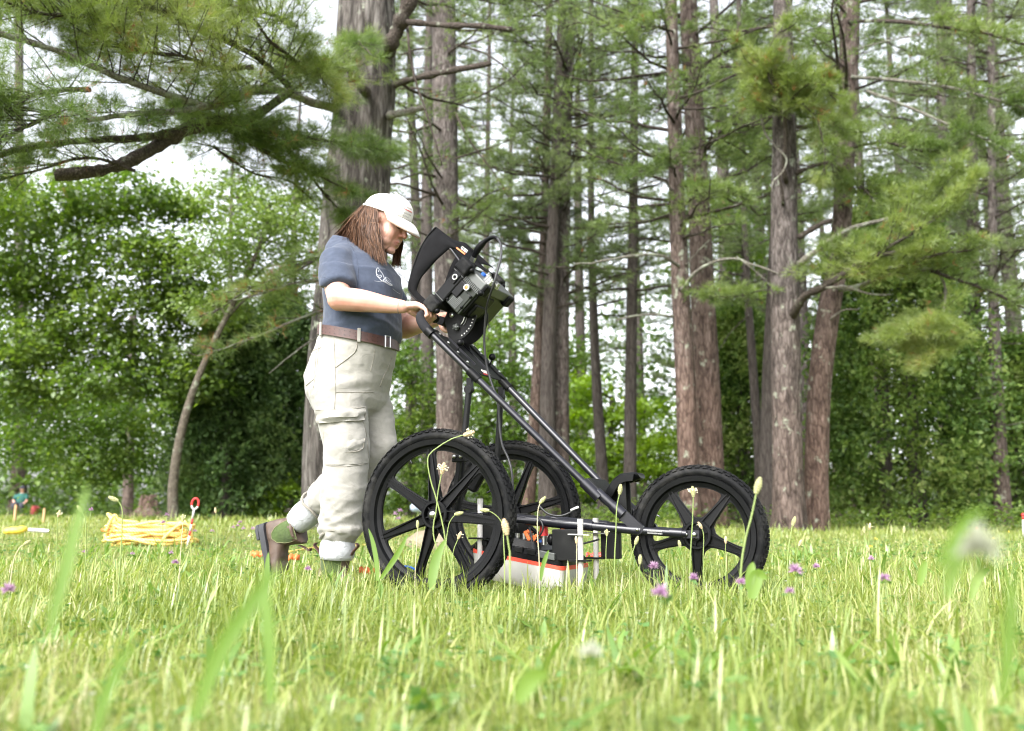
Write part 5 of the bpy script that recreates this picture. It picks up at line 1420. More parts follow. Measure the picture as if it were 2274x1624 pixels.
def lever(m):
    rings = []
    for i in range(26):
        w = 0.052 * (0.80 + 0.20 * min(1, i / 6)) * (1 if i < 21 else math.sqrt(max(0.12, 1 - ((i - 20) / 6.0) ** 2)))
        c = LV[i]; n_ = NL[i]
        sec = [(-w, 0.0), (-w + 0.006, 0.006), (w - 0.006, 0.006), (w, 0.0), (w, -0.026), (w - 0.007, -0.026), (w - 0.009, -0.004), (-w + 0.009, -0.004), (-w + 0.007, -0.026), (-w, -0.026)]
        rings.append(np.array([c + np.array([0, y, 0]) + n_ * h for y, h in sec]))
    m.loft(rings)


cpart('foot_lever', M['black_plastic'], lever, auto=45)
cpart('lever_bracket', M['black_plate'], lambda m: [m.bar(LV[12] + np.array([0, y, -0.012]), (LV[6][0] + 0.045, y, 0.295), 0.010, 0.030) for y in (-0.03, 0.03)])
kb = cart_at(1381, 1060, 0.0)
cpart('knob_lever', M['black_plastic'], lambda m: (m.ball(kb, 0.015), m.tube([kb, kb + np.array([0, 0, -0.05])], 0.004, 8)), smooth=True)

# small fittings behind the nearest wheel
eb = cart_at(1058, 1062, 0.20)
er_ = Euler((R(8), R(-58), 0)).to_matrix()
ebx = cpart('encoder_box', M['black_plastic'], lambda m: m.box(eb, (0.105, 0.040, 0.052), er_), bevel=0.010)
cpart('label_lettering', M['print_grey'], lambda m: [m.box(eb + np.array(er_ @ Vector((-0.040 + 0.011 * k, -0.0206, 0.012))), (0.008, 0.0008, 0.010), er_) for k in range(5)] + [m.box(eb + np.array(er_ @ Vector((0.018 + 0.009 * k, -0.0206, 0.014))), (0.007, 0.0008, 0.007), er_) for k in range(3)], ebx)
bk = cart_at(1020, 1018, 0.20)
cpart('stop_bracket', M['black_plate'], lambda m: (m.box(bk, (0.055, 0.03, 0.030)), m.bar(bk + np.array([0.0, 0, -0.01]), (0.0, -0.2, 0.33), 0.02, 0.018)), bevel=0.004)
for dx in (-0.014, 0.014):
    cpart('bolt', M['steel'], lambda m: m.ball(bk + np.array([dx, -0.018, 0.006]), 0.0075), cart, True)

# ------------------------------------------------------------------ radar antenna slung under the cart
ant = thing('radar_antenna', 'white and black radar antenna with orange red edge slung low between the wheels', 'radar antenna', CART, -PSI)
A0, A1, AB = 0.055, 0.420, 0.150     # fore and aft, half width


def rrect(x0, x1, hy, z, r=0.03, n=5):
    out = []
    for cx, cy, a0 in ((x1 - r, hy - r, 0), (x0 + r, hy - r, 90), (x0 + r, -hy + r, 180), (x1 - r, -hy + r, 270)):
        for k in range(n):
            a = R(a0 + 90 * k / (n - 1)); out.append((cx + r * math.cos(a), cy + r * math.sin(a), z))
    return np.array(out)


cpart('skid_tub', M['white_plastic'], lambda m: m.loft([rrect(A0 + 0.03, A1 - 0.03, AB - 0.03, 0.012), rrect(A0, A1, AB, 0.045), rrect(A0 - 0.005, A1 + 0.005, AB + 0.004, 0.105)]), ant, auto=40)
cpart('edge_strip', M['orange'], lambda m: m.loft([rrect(A0 - 0.006, A1 + 0.006, AB + 0.005, 0.105), rrect(A0 - 0.006, A1 + 0.006, AB + 0.005, 0.119)]), ant, auto=40)
cpart('lid', M['black_plastic'], lambda m: (m.loft([rrect(A0, A1, AB, 0.119), rrect(A0, A1, AB, 0.140), rrect(A0 + 0.015, A1 - 0.015, AB - 0.015, 0.156), rrect(A0 + 0.04, A1 - 0.10, AB - 0.03, 0.158), rrect(A0 + 0.05, A1 - 0.11, AB - 0.04, 0.185)])), ant, auto=35)
for x in (0.10, 0.15, 0.20, 0.25, 0.30):
    cpart('lid_rib', M['black_plate'], lambda m: m.box((x, -AB + 0.006, 0.150), (0.034, 0.02, 0.022)), ant, bevel=0.003)
cpart('lid_window', M['grey_alloy'], lambda m: m.box((0.365, -AB + 0.001, 0.150), (0.065, 0.02, 0.026)), ant, bevel=0.002)
# the whole box hangs nose down
for ch in ant.children:
    v_ = get_V(ch.data); v_[:, 2] += 0.031 + 0.165 * (0.30 - v_[:, 0]); set_V(ch.data, v_)
# guide posts, their side boxes and pins
for px0, py0, b in ((1066, 1108, 0.150), (1288, 1153, 0.150), (1322, 1151, -0.02), (1120, 1120, -0.150)):
    tp = cart_at(px0, py0, b)
    g = cpart('guide_post', M['white_plastic'], lambda m: (m.tube([(tp[0], tp[1], 0.05), (tp[0], tp[1], tp[2])], 0.0105, 16), m.tube([(tp[0], tp[1], tp[2] - 0.018), (tp[0], tp[1], tp[2] + 0.001)], 0.0115, 16)), ant, auto=40)
    cpart('post_pin', M['steel'] if px0 > 1200 else M['black_metal'], lambda m: m.bar((tp[0] - 0.042, tp[1] - 0.013, tp[2] - 0.055), (tp[0] + 0.042, tp[1] - 0.013, tp[2] - 0.057), 0.016, 0.004), g)
    cpart('post_foot', M['black_plate'], lambda m: m.box((tp[0] - 0.002, tp[1], tp[2] - 0.150), (0.075, 0.045, 0.006)), g)
    sx = 0.055 if b < 0 or px0 < 1200 else -0.065
    cpart('hanger_plate', M['black_plate'], lambda m: m.box((tp[0] + sx, tp[1] + 0.02, tp[2] - 0.095), (0.10 if px0 != 1322 else 0.075, 0.03, 0.115)), ant, bevel=0.003)
# plugs, clips and leads on the lid
pc = cart_at(1207, 1178, 0.06)
cpart('red_plug', M['red'], lambda m: (m.tube([pc + np.array([0, 0, 0.026]), pc + np.array([0, 0, -0.02])], [0.015, 0.018], 14), m.box(pc + np.array([0, 0, 0.034]), (0.018, 0.018, 0.02))), ant, auto=40)
cpart('socket', M['steel'], lambda m: m.tube([pc + np.array([0, 0, -0.055]), pc + np.array([0, 0, -0.02])], 0.010, 12), ant, auto=40)
for px0, py0 in ((1172, 1190), (1190, 1200), (1247, 1166), (1280, 1228)):
    q = cart_at(px0, py0, 0.08)
    cpart('orange_clip', M['flag_orange'], lambda m: (m.bar(q + np.array([-0.012, 0, 0.018]), q + np.array([0.008, 0, -0.018]), 0.01, 0.014), m.bar(q + np.array([-0.004, 0, 0.020]), q + np.array([0.016, 0, 0.012]), 0.01, 0.010)), ant, bevel=0.002)
for k, x in enumerate((0.20, 0.23, 0.26, 0.33)):
    cpart('socket', M['steel'], lambda m: m.tube([(x, -0.05, 0.21), (x, -0.05, 0.248)], 0.009, 12), ant, auto=40)
cpart('blue_cap', M['blue'], lambda m: m.tube([(0.30, -0.06, 0.20), (0.30, -0.06, 0.225)], 0.011, 12), ant, auto=40)
cpart('black_cap', M['black_plastic'], lambda m: m.ball((0.35, -0.07, 0.225), (0.017, 0.017, 0.022)), ant, True)
leads = [
    [(1165, 1215, .05), (1185, 1205, .1), (1205, 1175, .12), (1195, 1150, .11), (1170, 1145, .08)],
    [(1205, 1160, .1), (1228, 1150, .1), (1252, 1162, .09), (1262, 1190, .08), (1240, 1208, .06), (1215, 1198, .05)],
    [(1195, 1122, .12), (1215, 1140, .13), (1240, 1146, .13), (1262, 1140, .12), (1280, 1128, .12)],
    [(1262, 1215, .08), (1300, 1206, .06), (1330, 1198, .03)],
    [(1160, 1235, .05), (1175, 1225, .1), (1180, 1195, .1), (1172, 1160, .08)],
    [(1080, 1095, .12), (1100, 1085, .1), (1130, 1082, .06)],
]
for ln in leads:
    cpart('lead', M['cable'], lambda m: m.tube(smooth_path([cart_at(*q) for q in ln], 22), 0.0038, 7), ant, True)
q = cart_at(1284, 1126, 0.12)
cpart('lead_tip', M['print_white'], lambda m: m.tube([q, q + np.array([-0.03, 0, -0.012])], 0.0045, 8), ant, True)

# ------------------------------------------------------------------ radar console on the tilt bracket
con = thing('radar_console', 'rugged black radar console with cloth screen hood on top of the cart', 'radar console', CART, -PSI)
CB = 0.150
O_ = cart_at(947, 671, CB); T_ = cart_at(1028, 577, CB); D_end = cart_at(1112, 630, CB)
e2 = T_ - O_; HL = np.linalg.norm(e2); e2 /= HL
e1 = np.array([e2[2], 0, -e2[0]])     # away from the screen: forward and down
O_ = np.array([O_[0], 0, O_[2]])
rotc = np.stack([e1, [0, 1, 0], e2], 1)


def cp(d, y, s):
    """console point: d behind the screen edge, y to the left, s up along the screen"""
    return O_ + e1 * d + np.array([0, y, 0]) + e2 * s


cpart('bezel', M['black_plastic'], lambda m: m.box(cp(0.026, 0, HL / 2), (0.056, 2 * CB - 0.012, HL - 0.02), rotc), con, bevel=0.008)
cpart('screen', M['green_reflect_case'], lambda m: m.box(cp(-0.001, 0, HL / 2), (0.004, 2 * CB - 0.07, HL - 0.08), rotc), con)
for y in (-CB, CB):
    for s in (0.0, HL):
        cpart('corner_bumper', M['rubber'], lambda m: m.box(cp(0.026, y * 0.965, s + (0.014 if s == 0 else -0.014)), (0.066, 0.046, 0.058), rotc), con, bevel=0.011, seg=3)
        cpart('corner_knob', M['black_plastic'], lambda m: m.ball(cp(0.062, y * 0.99, s + (0.006 if s == 0 else -0.006)), 0.0125), con, True)
cpart('body', M['green_reflect_case'], lambda m: m.box(cp(0.092, 0, HL * 0.58), (0.095, 2 * CB - 0.035, HL * 0.68), rotc), con, bevel=0.004)
cpart('top_shell', M['grey_alloy'], lambda m: m.box(cp(0.094, 0, HL * 0.90), (0.104, 2 * CB - 0.026, HL * 0.17), rotc), con, bevel=0.005)
for k in range(12):
    cpart('cooling_fin', M['grey_alloy'], lambda m: m.box(cp(0.056 + 0.0080 * k, -CB + 0.0135, HL * 0.785), (0.0042, 0.006, 0.020), rotc), con)
nearf = -CB + 0.0165
sp = cpart('side_panel', M['green_reflect_case'], lambda m: m.box(cp(0.095, nearf, HL * 0.44), (0.072, 0.006, HL * 0.38), rotc), con, bevel=0.003)
for k in range(8):
    cpart('grille_slat', M['grey_alloy'], lambda m: m.box(cp(0.070 + 0.0060 * k, nearf - 0.0035, HL * 0.38), (0.0032, 0.004, 0.052), rotc), con)
cpart('battery_door', M['black_plastic'], lambda m: m.box(cp(0.070, nearf - 0.004, HL * 0.58), (0.036, 0.014, HL * 0.30), rotc), con, bevel=0.004)
cpart('rear_module', M['black_plastic'], lambda m: (m.box(cp(0.133, -0.05, HL * 0.54), (0.030, 0.15, HL * 0.46), rotc), m.box(cp(0.145, -0.055, HL * 0.44), (0.030, 0.085, 0.060), rotc)), con, bevel=0.008)
for y in (-CB + 0.04, CB - 0.04):
    cpart('rear_bumper', M['rubber'], lambda m: m.box(cp(0.147, y, HL * 0.86), (0.022, 0.05, 0.05), rotc), con, bevel=0.008)
cpart('corner_knob', M['black_plastic'], lambda m: m.ball(cp(0.155, -CB + 0.012, HL * 0.80), 0.0125), con, True)
kc2 = cp(0.094, nearf - 0.004, HL * 0.70)
kn = cpart('socket', M['steel'], lambda m: m.lathe([(0.0125, 0), (0.0125, -0.014), (0.0095, -0.014), (0.0095, -0.006)], kc2, (0, 1, 0), 20), con, auto=40)
cpart('orange_cap', M['flag_orange'], lambda m: m.lathe([(0.0095, -0.004), (0.009, -0.011), (0.004, -0.013)], kc2, (0, 1, 0), 16), kn, True)
for d_, s_ in ((0.062, 0.50), (0.058, 0.30), (0.130, 0.38), (0.130, 0.62)):
    cpart('screw', M['black_plastic'], lambda m: m.ball(cp(d_, nearf - 0.004, HL * s_), 0.0065), con, True)
# bezel latch: chrome ring with a crescent
lc = cp(0.024, -CB + 0.003, HL * 0.68)
lt = cpart('latch', M['black_plastic'], lambda m: m.box(lc, (0.030, 0.006, 0.050), rotc), con, bevel=0.002)
cpart('latch_ring', M['steel'], lambda m: m.tube([lc + np.array([0, -0.005, 0]) + 0.010 * (math.cos(a) * e1 + math.sin(a) * e2) for a in np.linspace(0, 2 * math.pi, 17)[:-1]], 0.0024, 6, closed=True), lt, True)
cpart('bezel_seam', M['grey_alloy'], lambda m: (m.box(cp(0.024, -CB + 0.0035, 0.052), (0.058, 0.004, 0.0022), rotc), m.box(cp(0.024, -CB + 0.0035, HL - 0.052), (0.058, 0.004, 0.0022), rotc)), con)
# connectors on the top shell
for k, (d_, y_) in enumerate(((0.070, -0.03), (0.092, -0.060), (0.114, -0.080), (0.134, -0.095), (0.148, -0.06))):
    c_ = cp(d_, y_, HL * 0.985)
    s_ = cpart('connector', M['steel'], lambda m: m.lathe([(0.0115, 0), (0.0115, 0.012), (0.0085, 0.013), (0.0085, 0.024)], c_, e2, 16), con, auto=40)
    if k in (1, 2, 3):
        rr_ = 0.013
        cpart('cap_ring', M['steel'] if k != 2 else M['black_plastic'], lambda m: m.tube([c_ + e2 * 0.012 + e1 * 0.016 + rr_ * (math.cos(a) * e1 + math.sin(a) * (0.7 * e2 + np.array([0, -0.7, 0]))) for a in np.linspace(0, 2 * math.pi, 15)[:-1]], 0.0022, 6, closed=True), s_, True)
cpart('blue_cap', M['blue'], lambda m: m.lathe([(0.012, 0), (0.012, 0.01)], cp(0.060, -0.045, HL * 0.985), e2, 14), con, auto=40)

# cloth hood: two crescent cheeks and a curved roof panel
front = [(968, 505), (955, 518), (942, 537), (930, 560), (919, 590), (911, 618), (907, 640), (912, 652), (926, 668), (945, 690)]
inner = [(1036, 566), (1018, 556), (999, 553), (983, 566), (964, 584), (948, 602), (936, 617), (928, 634), (927, 648), (952, 672)]
F_ = smooth_path([cart_at(px, py, CB - 0.01) for px, py in front], 40)
I_ = smooth_path([cart_at(px, py, CB - 0.01) for px, py in inner], 40)


def cheek(m, y, bow):
    rows = []
    for t in np.linspace(0, 1, 7):
        row = F_ * (1 - t) + I_ * t
        row[:, 1] = y - bow * math.sin(math.pi * t) * np.sin(np.linspace(0, math.pi, 40)) + 0.0012 * np.sin(np.arange(40) * 0.5 + t * 4)
        rows.append(row)
    G = np.array(rows); n_ = 40
    V = G.reshape(-1, 3)
    m.add(V, [(i * n_ + j, i * n_ + j + 1, (i + 1) * n_ + j + 1, (i + 1) * n_ + j) for i in range(6) for j in range(n_ - 1)])


def cloth(name, fn, parent, th=0.003):
    o = cpart(name, M['cloth_black'], fn, parent, True)
    s_ = o.modifiers.new('thickness', 'SOLIDIFY'); s_.thickness = th; s_.offset = 0
    return o


hood = cloth('hood_cheek', lambda m: cheek(m, -CB + 0.01, 0.012), con)
cloth('hood_cheek', lambda m: cheek(m, CB - 0.01, -0.012), con)
RA = cart_at(968, 505, CB - 0.01); RB = cp(0.010, 0, HL + 0.004)


def roof(m):
    n1, n2_ = 12, 14
    V = []
    for i in range(n1):
        t = i / (n1 - 1)
        for j in range(n2_):
            u_ = j / (n2_ - 1)
            y = -CB + 0.01 + u_ * (2 * CB - 0.02)
            a_ = RA[0] * (1 - t) + RB[0] * t; h_ = RA[2] * (1 - t) + RB[2] * t
            sag = -0.020 * math.sin(math.pi * t) - 0.012 * math.sin(math.pi * u_) * (1 - t) + 0.002 * math.sin(9 * u_ + 5 * t)
            V.append((a_, y, h_ + sag))
    m.add(V, [(i * n2_ + j, i * n2_ + j + 1, (i + 1) * n2_ + j + 1, (i + 1) * n2_ + j) for i in range(n1 - 1) for j in range(n2_ - 1)])


cloth('hood_roof', roof, con)
cpart('hood_hem', M['black_plate'], lambda m: m.tube(F_[:36] + np.array([0, -0.002, 0]), 0.0032, 6), con, True)
cpart('hood_stay', M['black_metal'], lambda m: m.tube(smooth_path([cp(0.014, -CB + 0.012, HL - 0.02), cart_at(1003, 556, CB - 0.012), cart_at(998, 552, CB - 0.012)], 8), 0.004, 8), con, True)
# print on the roof edge: white letters with an orange stripe
ro = RA * 0.32 + np.array([RB[0], -CB + 0.01, RB[2]]) * 0.68
dirr = np.array([RB[0] - RA[0], 0, RB[2] - RA[2]]); dirr /= np.linalg.norm(dirr)
q0_, q1_ = cart_at(1014, 540, CB - 0.004), cart_at(1048, 566, CB - 0.004)
dq = (q1_ - q0_) / np.linalg.norm(q1_ - q0_)
put_text('GSSI', 0.019, (q0_ + q1_) / 2 + np.array([0, -0.003, -0.004]), dq, np.array([0.5, 0, 1.0]), M['print_white'], 'maker_lettering', con)
cpart('maker_stripe', M['flag_orange'], lambda m: m.bar(q0_ + np.array([0.0, -0.002, -0.020]), q0_ * 0.45 + q1_ * 0.55 + np.array([0.0, -0.002, -0.020]), 0.002, 0.006), con)

# ------------------------------------------------------------------ cable from the console down to the antenna
cab = thing('console_cable', 'black cable looping from the console top down behind the handle tube', 'cable', CART, -PSI)
cpts = [(1052, 571, .04), (1062, 552, .05), (1080, 534, .06), (1098, 527, .08), (1109, 537, .10), (1113, 558, .12), (1110, 580, .14), (1103, 605, .165), (1096, 632, .17), (1086, 662, .13), (1079, 692, .08), (1075, 750, .05), (1077, 790, .04), (1083, 825, .03), (1096, 865, .03),
        (1104, 885, .03), (1108, 930, .02), (1110, 960, .02), (1116, 992, .02), (1128, 1018, .02), (1136, 1050, .03), (1140, 1110, .03), (1150, 1180, .03)]
cp_ = smooth_path([cart_at(*q) for q in cpts], 110)
cpart('jacket', M['cable'], lambda m: m.tube(cp_[8:], 0.0048, 9), cab, True)
cpart('plug', M['black_plastic'], lambda m: m.tube(cp_[:18], np.interp(np.arange(18), [0, 2, 3, 7, 9, 17], [0.012, 0.012, 0.0145, 0.0145, 0.010, 0.006]), 14), cab, auto=50)
cpart('plug_ring', M['steel'], lambda m: m.tube([cp_[0] - (cp_[2] - cp_[0]) * 1.3, cp_[0]], 0.0125, 14), cab, auto=50)
# ------------------------------------------------------------------ the person pushing the cart
PB = CART + CX * (-0.6)


def pa(px, py, b):
    p = cart_at(px, py, b); p[0] += 0.6
    return p


def skinmat():
    m, n, l, out = nmat('skin')
    b = n.new('ShaderNodeBsdfPrincipled')
    tc = n.new('ShaderNodeTexCoord')
    n1 = n.new('ShaderNodeTexNoise'); n1.inputs['Scale'].default_value = 9; n1.inputs['Detail'].default_value = 5
    l.new(tc.outputs['Object'], n1.inputs['Vector'])
    rp = ramp(n, [(0.34, (0.40, 0.185, 0.135)), (0.5, (0.48, 0.265, 0.200)), (0.66, (0.52, 0.320, 0.255))])
    l.new(n1.outputs['Fac'], rp.inputs[0]); l.new(rp.outputs[0], b.inputs['Base Color'])
    b.inputs['Roughness'].default_value = 0.48
    b.inputs['Subsurface Weight'].default_value = 0.12
    b.inputs['Subsurface Radius'].default_value = (0.012, 0.005, 0.003)
    n2 = n.new('ShaderNodeTexNoise'); n2.inputs['Scale'].default_value = 350; n2.inputs['Detail'].default_value = 2
    l.new(tc.outputs['Object'], n2.inputs['Vector'])
    bp = n.new('ShaderNodeBump'); bp.inputs['Strength'].default_value = 0.12; bp.inputs['Distance'].default_value = 0.001
    l.new(n2.outputs['Fac'], bp.inputs['Height']); l.new(bp.outputs[0], b.inputs['Normal'])
    l.new(b.outputs[0], out.inputs[0])
    return m


def clothmat(name, col, rough=0.9, crump=0.35, cscale=14.0, weave=900, var=0.10, stretch=(1, 1, 1)):
    m, n, l, out = nmat(name)
    b = n.new('ShaderNodeBsdfPrincipled'); b.inputs['Roughness'].default_value = rough; b.inputs['Specular IOR Level'].default_value = 0.2
    b.inputs['Sheen Weight'].default_value = 0.15
    tc = n.new('ShaderNodeTexCoord')
    n0 = n.new('ShaderNodeTexNoise'); n0.inputs['Scale'].default_value = 60; n0.inputs['Detail'].default_value = 6
    l.new(tc.outputs['Object'], n0.inputs['Vector'])
    c = np.array(col)
    rp = ramp(n, [(0.3, tuple(c * (1 - var))), (0.7, tuple(c * (1 + var)))])
    l.new(n0.outputs['Fac'], rp.inputs[0]); l.new(rp.outputs[0], b.inputs['Base Color'])
    mp = n.new('ShaderNodeMapping'); mp.inputs['Scale'].default_value = stretch
    l.new(tc.outputs['Object'], mp.inputs[0])
    n1 = n.new('ShaderNodeTexNoise'); n1.inputs['Scale'].default_value = cscale; n1.inputs['Detail'].default_value = 3; n1.inputs['Distortion'].default_value = 0.8
    l.new(mp.outputs[0], n1.inputs['Vector'])
    n2 = n.new('ShaderNodeTexNoise'); n2.inputs['Scale'].default_value = weave; n2.inputs['Detail'].default_value = 1
    l.new(tc.outputs['Object'], n2.inputs['Vector'])
    b1 = n.new('ShaderNodeBump'); b1.inputs['Strength'].default_value = crump; b1.inputs['Distance'].default_value = 0.02
    l.new(n1.outputs['Fac'], b1.inputs['Height'])
    b2 = n.new('ShaderNodeBump'); b2.inputs['Strength'].default_value = 0.25; b2.inputs['Distance'].default_value = 0.0015
    l.new(n2.outputs['Fac'], b2.inputs['Height']); l.new(b1.outputs[0], b2.inputs['Normal'])
    l.new(b2.outputs[0], b.inputs['Normal'])
    l.new(b.outputs[0], out.inputs[0])
    return m


M['skin'] = skinmat()
M['lips'] = plain('lips', (0.36, 0.160, 0.130), 0.4, 0, 0.1, 60)
M['shirt'] = clothmat('slate_blue_jersey', (0.046, 0.057, 0.085), 0.9, 0.30, 11, 900)
M['trousers'] = clothmat('stone_cotton', (0.272, 0.262, 0.234), 0.9, 0.28, 13, 700, 0.05, (1.0, 1.0, 1.5))
M['seam'] = clothmat('stone_cotton_seam', (0.215, 0.20, 0.168), 0.9, 0.3, 40, 700, 0.08)
M['cap'] = clothmat('off_white_cotton', (0.55, 0.525, 0.505), 0.9, 0.25, 18, 800, 0.03)
M['cap_under'] = clothmat('cap_underside', (0.42, 0.30, 0.22), 0.9, 0.1, 18, 800, 0.05)
M['belt'] = plain('brown_leather', (0.060, 0.026, 0.020), 0.45, 0, 0.3, 60, 0.4, 160)
M['boot'] = plain('worn_brown_leather', (0.070, 0.045, 0.032), 0.55, 0, 0.3, 28, 0.4, 120, dirt=((0.11, 0.085, 0.065), 0.5))
M['sole'] = plain('dark_rubber_sole', (0.022, 0.023, 0.027), 0.7, 0, 0.2, 40, 0.2, 200)
M['elastic'] = clothmat('green_elastic', (0.050, 0.075, 0.022), 0.9, 0.15, 60, 1200, 0.15)
M['boot_edge'] = plain('olive_piping', (0.13, 0.13, 0.06), 0.8)
M['sock'] = clothmat('pale_grey_wool', (0.38, 0.39, 0.405), 0.95, 0.3, 40, 500, 0.06)
M['lash'] = plain('dark_lashes', (0.02, 0.012, 0.008), 0.6)
M['brow'] = plain('brown_eyebrow', (0.10, 0.05, 0.03), 0.8)


def hairmat():
    m, n, l, out = nmat('brown_hair')
    b = n.new('ShaderNodeBsdfPrincipled')
    g = n.new('ShaderNodeNewGeometry')
    rp = ramp(n, [(0.0, (0.030, 0.016, 0.010)), (0.45, (0.075, 0.036, 0.019)), (0.8, (0.135, 0.067, 0.036)), (1.0, (0.21, 0.112, 0.062))])
    l.new(g.outputs['Random Per Island'], rp.inputs[0]); l.new(rp.outputs[0], b.inputs['Base Color'])
    b.inputs['Roughness'].default_value = 0.55; b.inputs['Specular IOR Level'].default_value = 0.3
    l.new(b.outputs[0], out.inputs[0])
    return m


M['hair'] = hairmat()

# joints ---------------------------------------------------------------
V3 = lambda *a: np.array(a, float)
Rsh, Lsh = V3(0.006, -0.152, 1.385), V3(0.006, 0.152, 1.385)
Rel, Lel = V3(0.075, -0.235, 1.205), V3(0.105, 0.255, 1.165)
Rwr, Lwr = V3(0.338, -0.165, 1.163), V3(0.330, 0.175, 1.178)
GRIP = V3(0.413, 0, 1.133)          # axis of the grip (runs sideways)
NECK = V3(-0.035, 0, 1.500)
HEADC = V3(0.150, 0.0, 1.585)
HR = np.array((Euler((0, 0, R(5))).to_matrix() @ Euler((0, R(24), 0)).to_matrix()))


def hd(x, y, z):
    return HEADC + HR @ V3(x, y, z)


def limb(m, pts, rad, n=18, k=14):
    P = smooth_path(pts, k); r = np.interp(np.linspace(0, 1, k), np.linspace(0, 1, len(rad)), rad)
    m.tube(P, r, n)
    m.ball(P[0], r[0]); m.ball(P[-1], r[-1])


def ell(m, c, r, nu=20, nv=14):
    m.ball(hd(*c), r, HR, nu, nv)


def tring(x, z, p, q, tilt=0, n=32, pw=2.2):
    t = R(tilt)
    return ering(V3(x, 0, z), p, q, (math.cos(t), 0, -math.sin(t)), (0, 1, 0), n, pw)


# body: one continuous skin ----------------------------------------------
mb = MB()
# hidden core under the clothes
mb.loft([tring(0.02, 1.06, 0.125, 0.145, 10), tring(0.02, 1.2, 0.135, 0.15), tring(0.02, 1.33, 0.13, 0.145), tring(-0.015, 1.42, 0.10, 0.13), tring(-0.035, 1.485, 0.07, 0.085), tring(-0.04, 1.52, 0.05, 0.06)])
mb.loft([tring(0.02, 1.09, 0.12, 0.14, 10), tring(-0.02, 0.92, 0.15, 0.165), tring(-0.02, 0.80, 0.12, 0.155)])
limb(mb, [(-0.01, -0.095, 0.86), (0.05, -0.10, 0.60), (0.02, -0.10, 0.34), (0.01, -0.10, 0.10)], [0.085, 0.062, 0.052, 0.040])
limb(mb, [(-0.01, 0.095, 0.86), (0.04, 0.10, 0.74), (0.095, 0.10, 0.62)], [0.085, 0.075, 0.062])
limb(mb, [(0.095, 0.10, 0.62), (-0.10, 0.10, 0.45), (-0.335, 0.10, 0.285)], [0.060, 0.052, 0.040])
limb(mb, [NECK + V3(0, 0, -0.03), (0.03, 0, 1.515), (0.095, 0.004, 1.545)], [0.062, 0.056, 0.056])
for S, E, W in ((Rsh, Rel, Rwr), (Lsh, Lel, Lwr)):
    limb(mb, [S, (S + E) / 2 + V3(-0.008, 0, 0), E], [0.060, 0.059, 0.050])
    d = W - E
    limb(mb, [E, E + d * 0.35 + V3(0, 0, 0.004), E + d * 0.75, W], [0.051, 0.048, 0.035, 0.0275])
# head
ell(mb, (-0.010, 0, 0.030), (0.100, 0.077, 0.090))
ell(mb, (0.036, 0, -0.020), (0.060, 0.064, 0.085))
ell(mb, (0.045, 0, 0.040), (0.052, 0.062, 0.050))
for s in (-1, 1):
    mb.tube([hd(-0.008, s * 0.056, -0.030), hd(0.020, s * 0.050, -0.075), hd(0.062, s * 0.018, -0.100)], [0.024, 0.026, 0.021], 12)
    ell(mb, (0.046, s * 0.034, -0.040), (0.041, 0.034, 0.046), 16, 12)
    ell(mb, (0.046, s * 0.034, -0.068), (0.036, 0.030, 0.034), 16, 12)
    ell(mb, (0.0975, s * 0.0105, -0.030), (0.010, 0.0075, 0.0075), 10, 7)
    mb.tube([hd(0.078, s * 0.045, 0.022), hd(0.090, s * 0.022, 0.027), hd(0.093, 0, 0.022)], 0.0095, 8)
    ell(mb, (0.076, s * 0.031, 0.004), (0.0145, 0.016, 0.0125), 12, 8)
    ell(mb, (-0.008, s * 0.077, -0.004), (0.018, 0.009, 0.030), 10, 8)
mb.tube([hd(0.090, 0, 0.020), hd(0.100, 0, -0.002), hd(0.113, 0, -0.024)], [0.0085, 0.0088, 0.0105], 10); mb.ball(hd(0.113, 0, -0.026), 0.0112)
ell(mb, (0.071, 0, -0.103), (0.023, 0.025, 0.019), 12, 8)
ell(mb, (0.058, 0, -0.058), (0.0375, 0.044, 0.048), 20, 14)
ell(mb, (0.0945, 0, -0.0600), (0.0070, 0.018, 0.0048), 12, 8)
ell(mb, (0.0915, 0, -0.0720), (0.0070, 0.016, 0.0052), 12, 8)


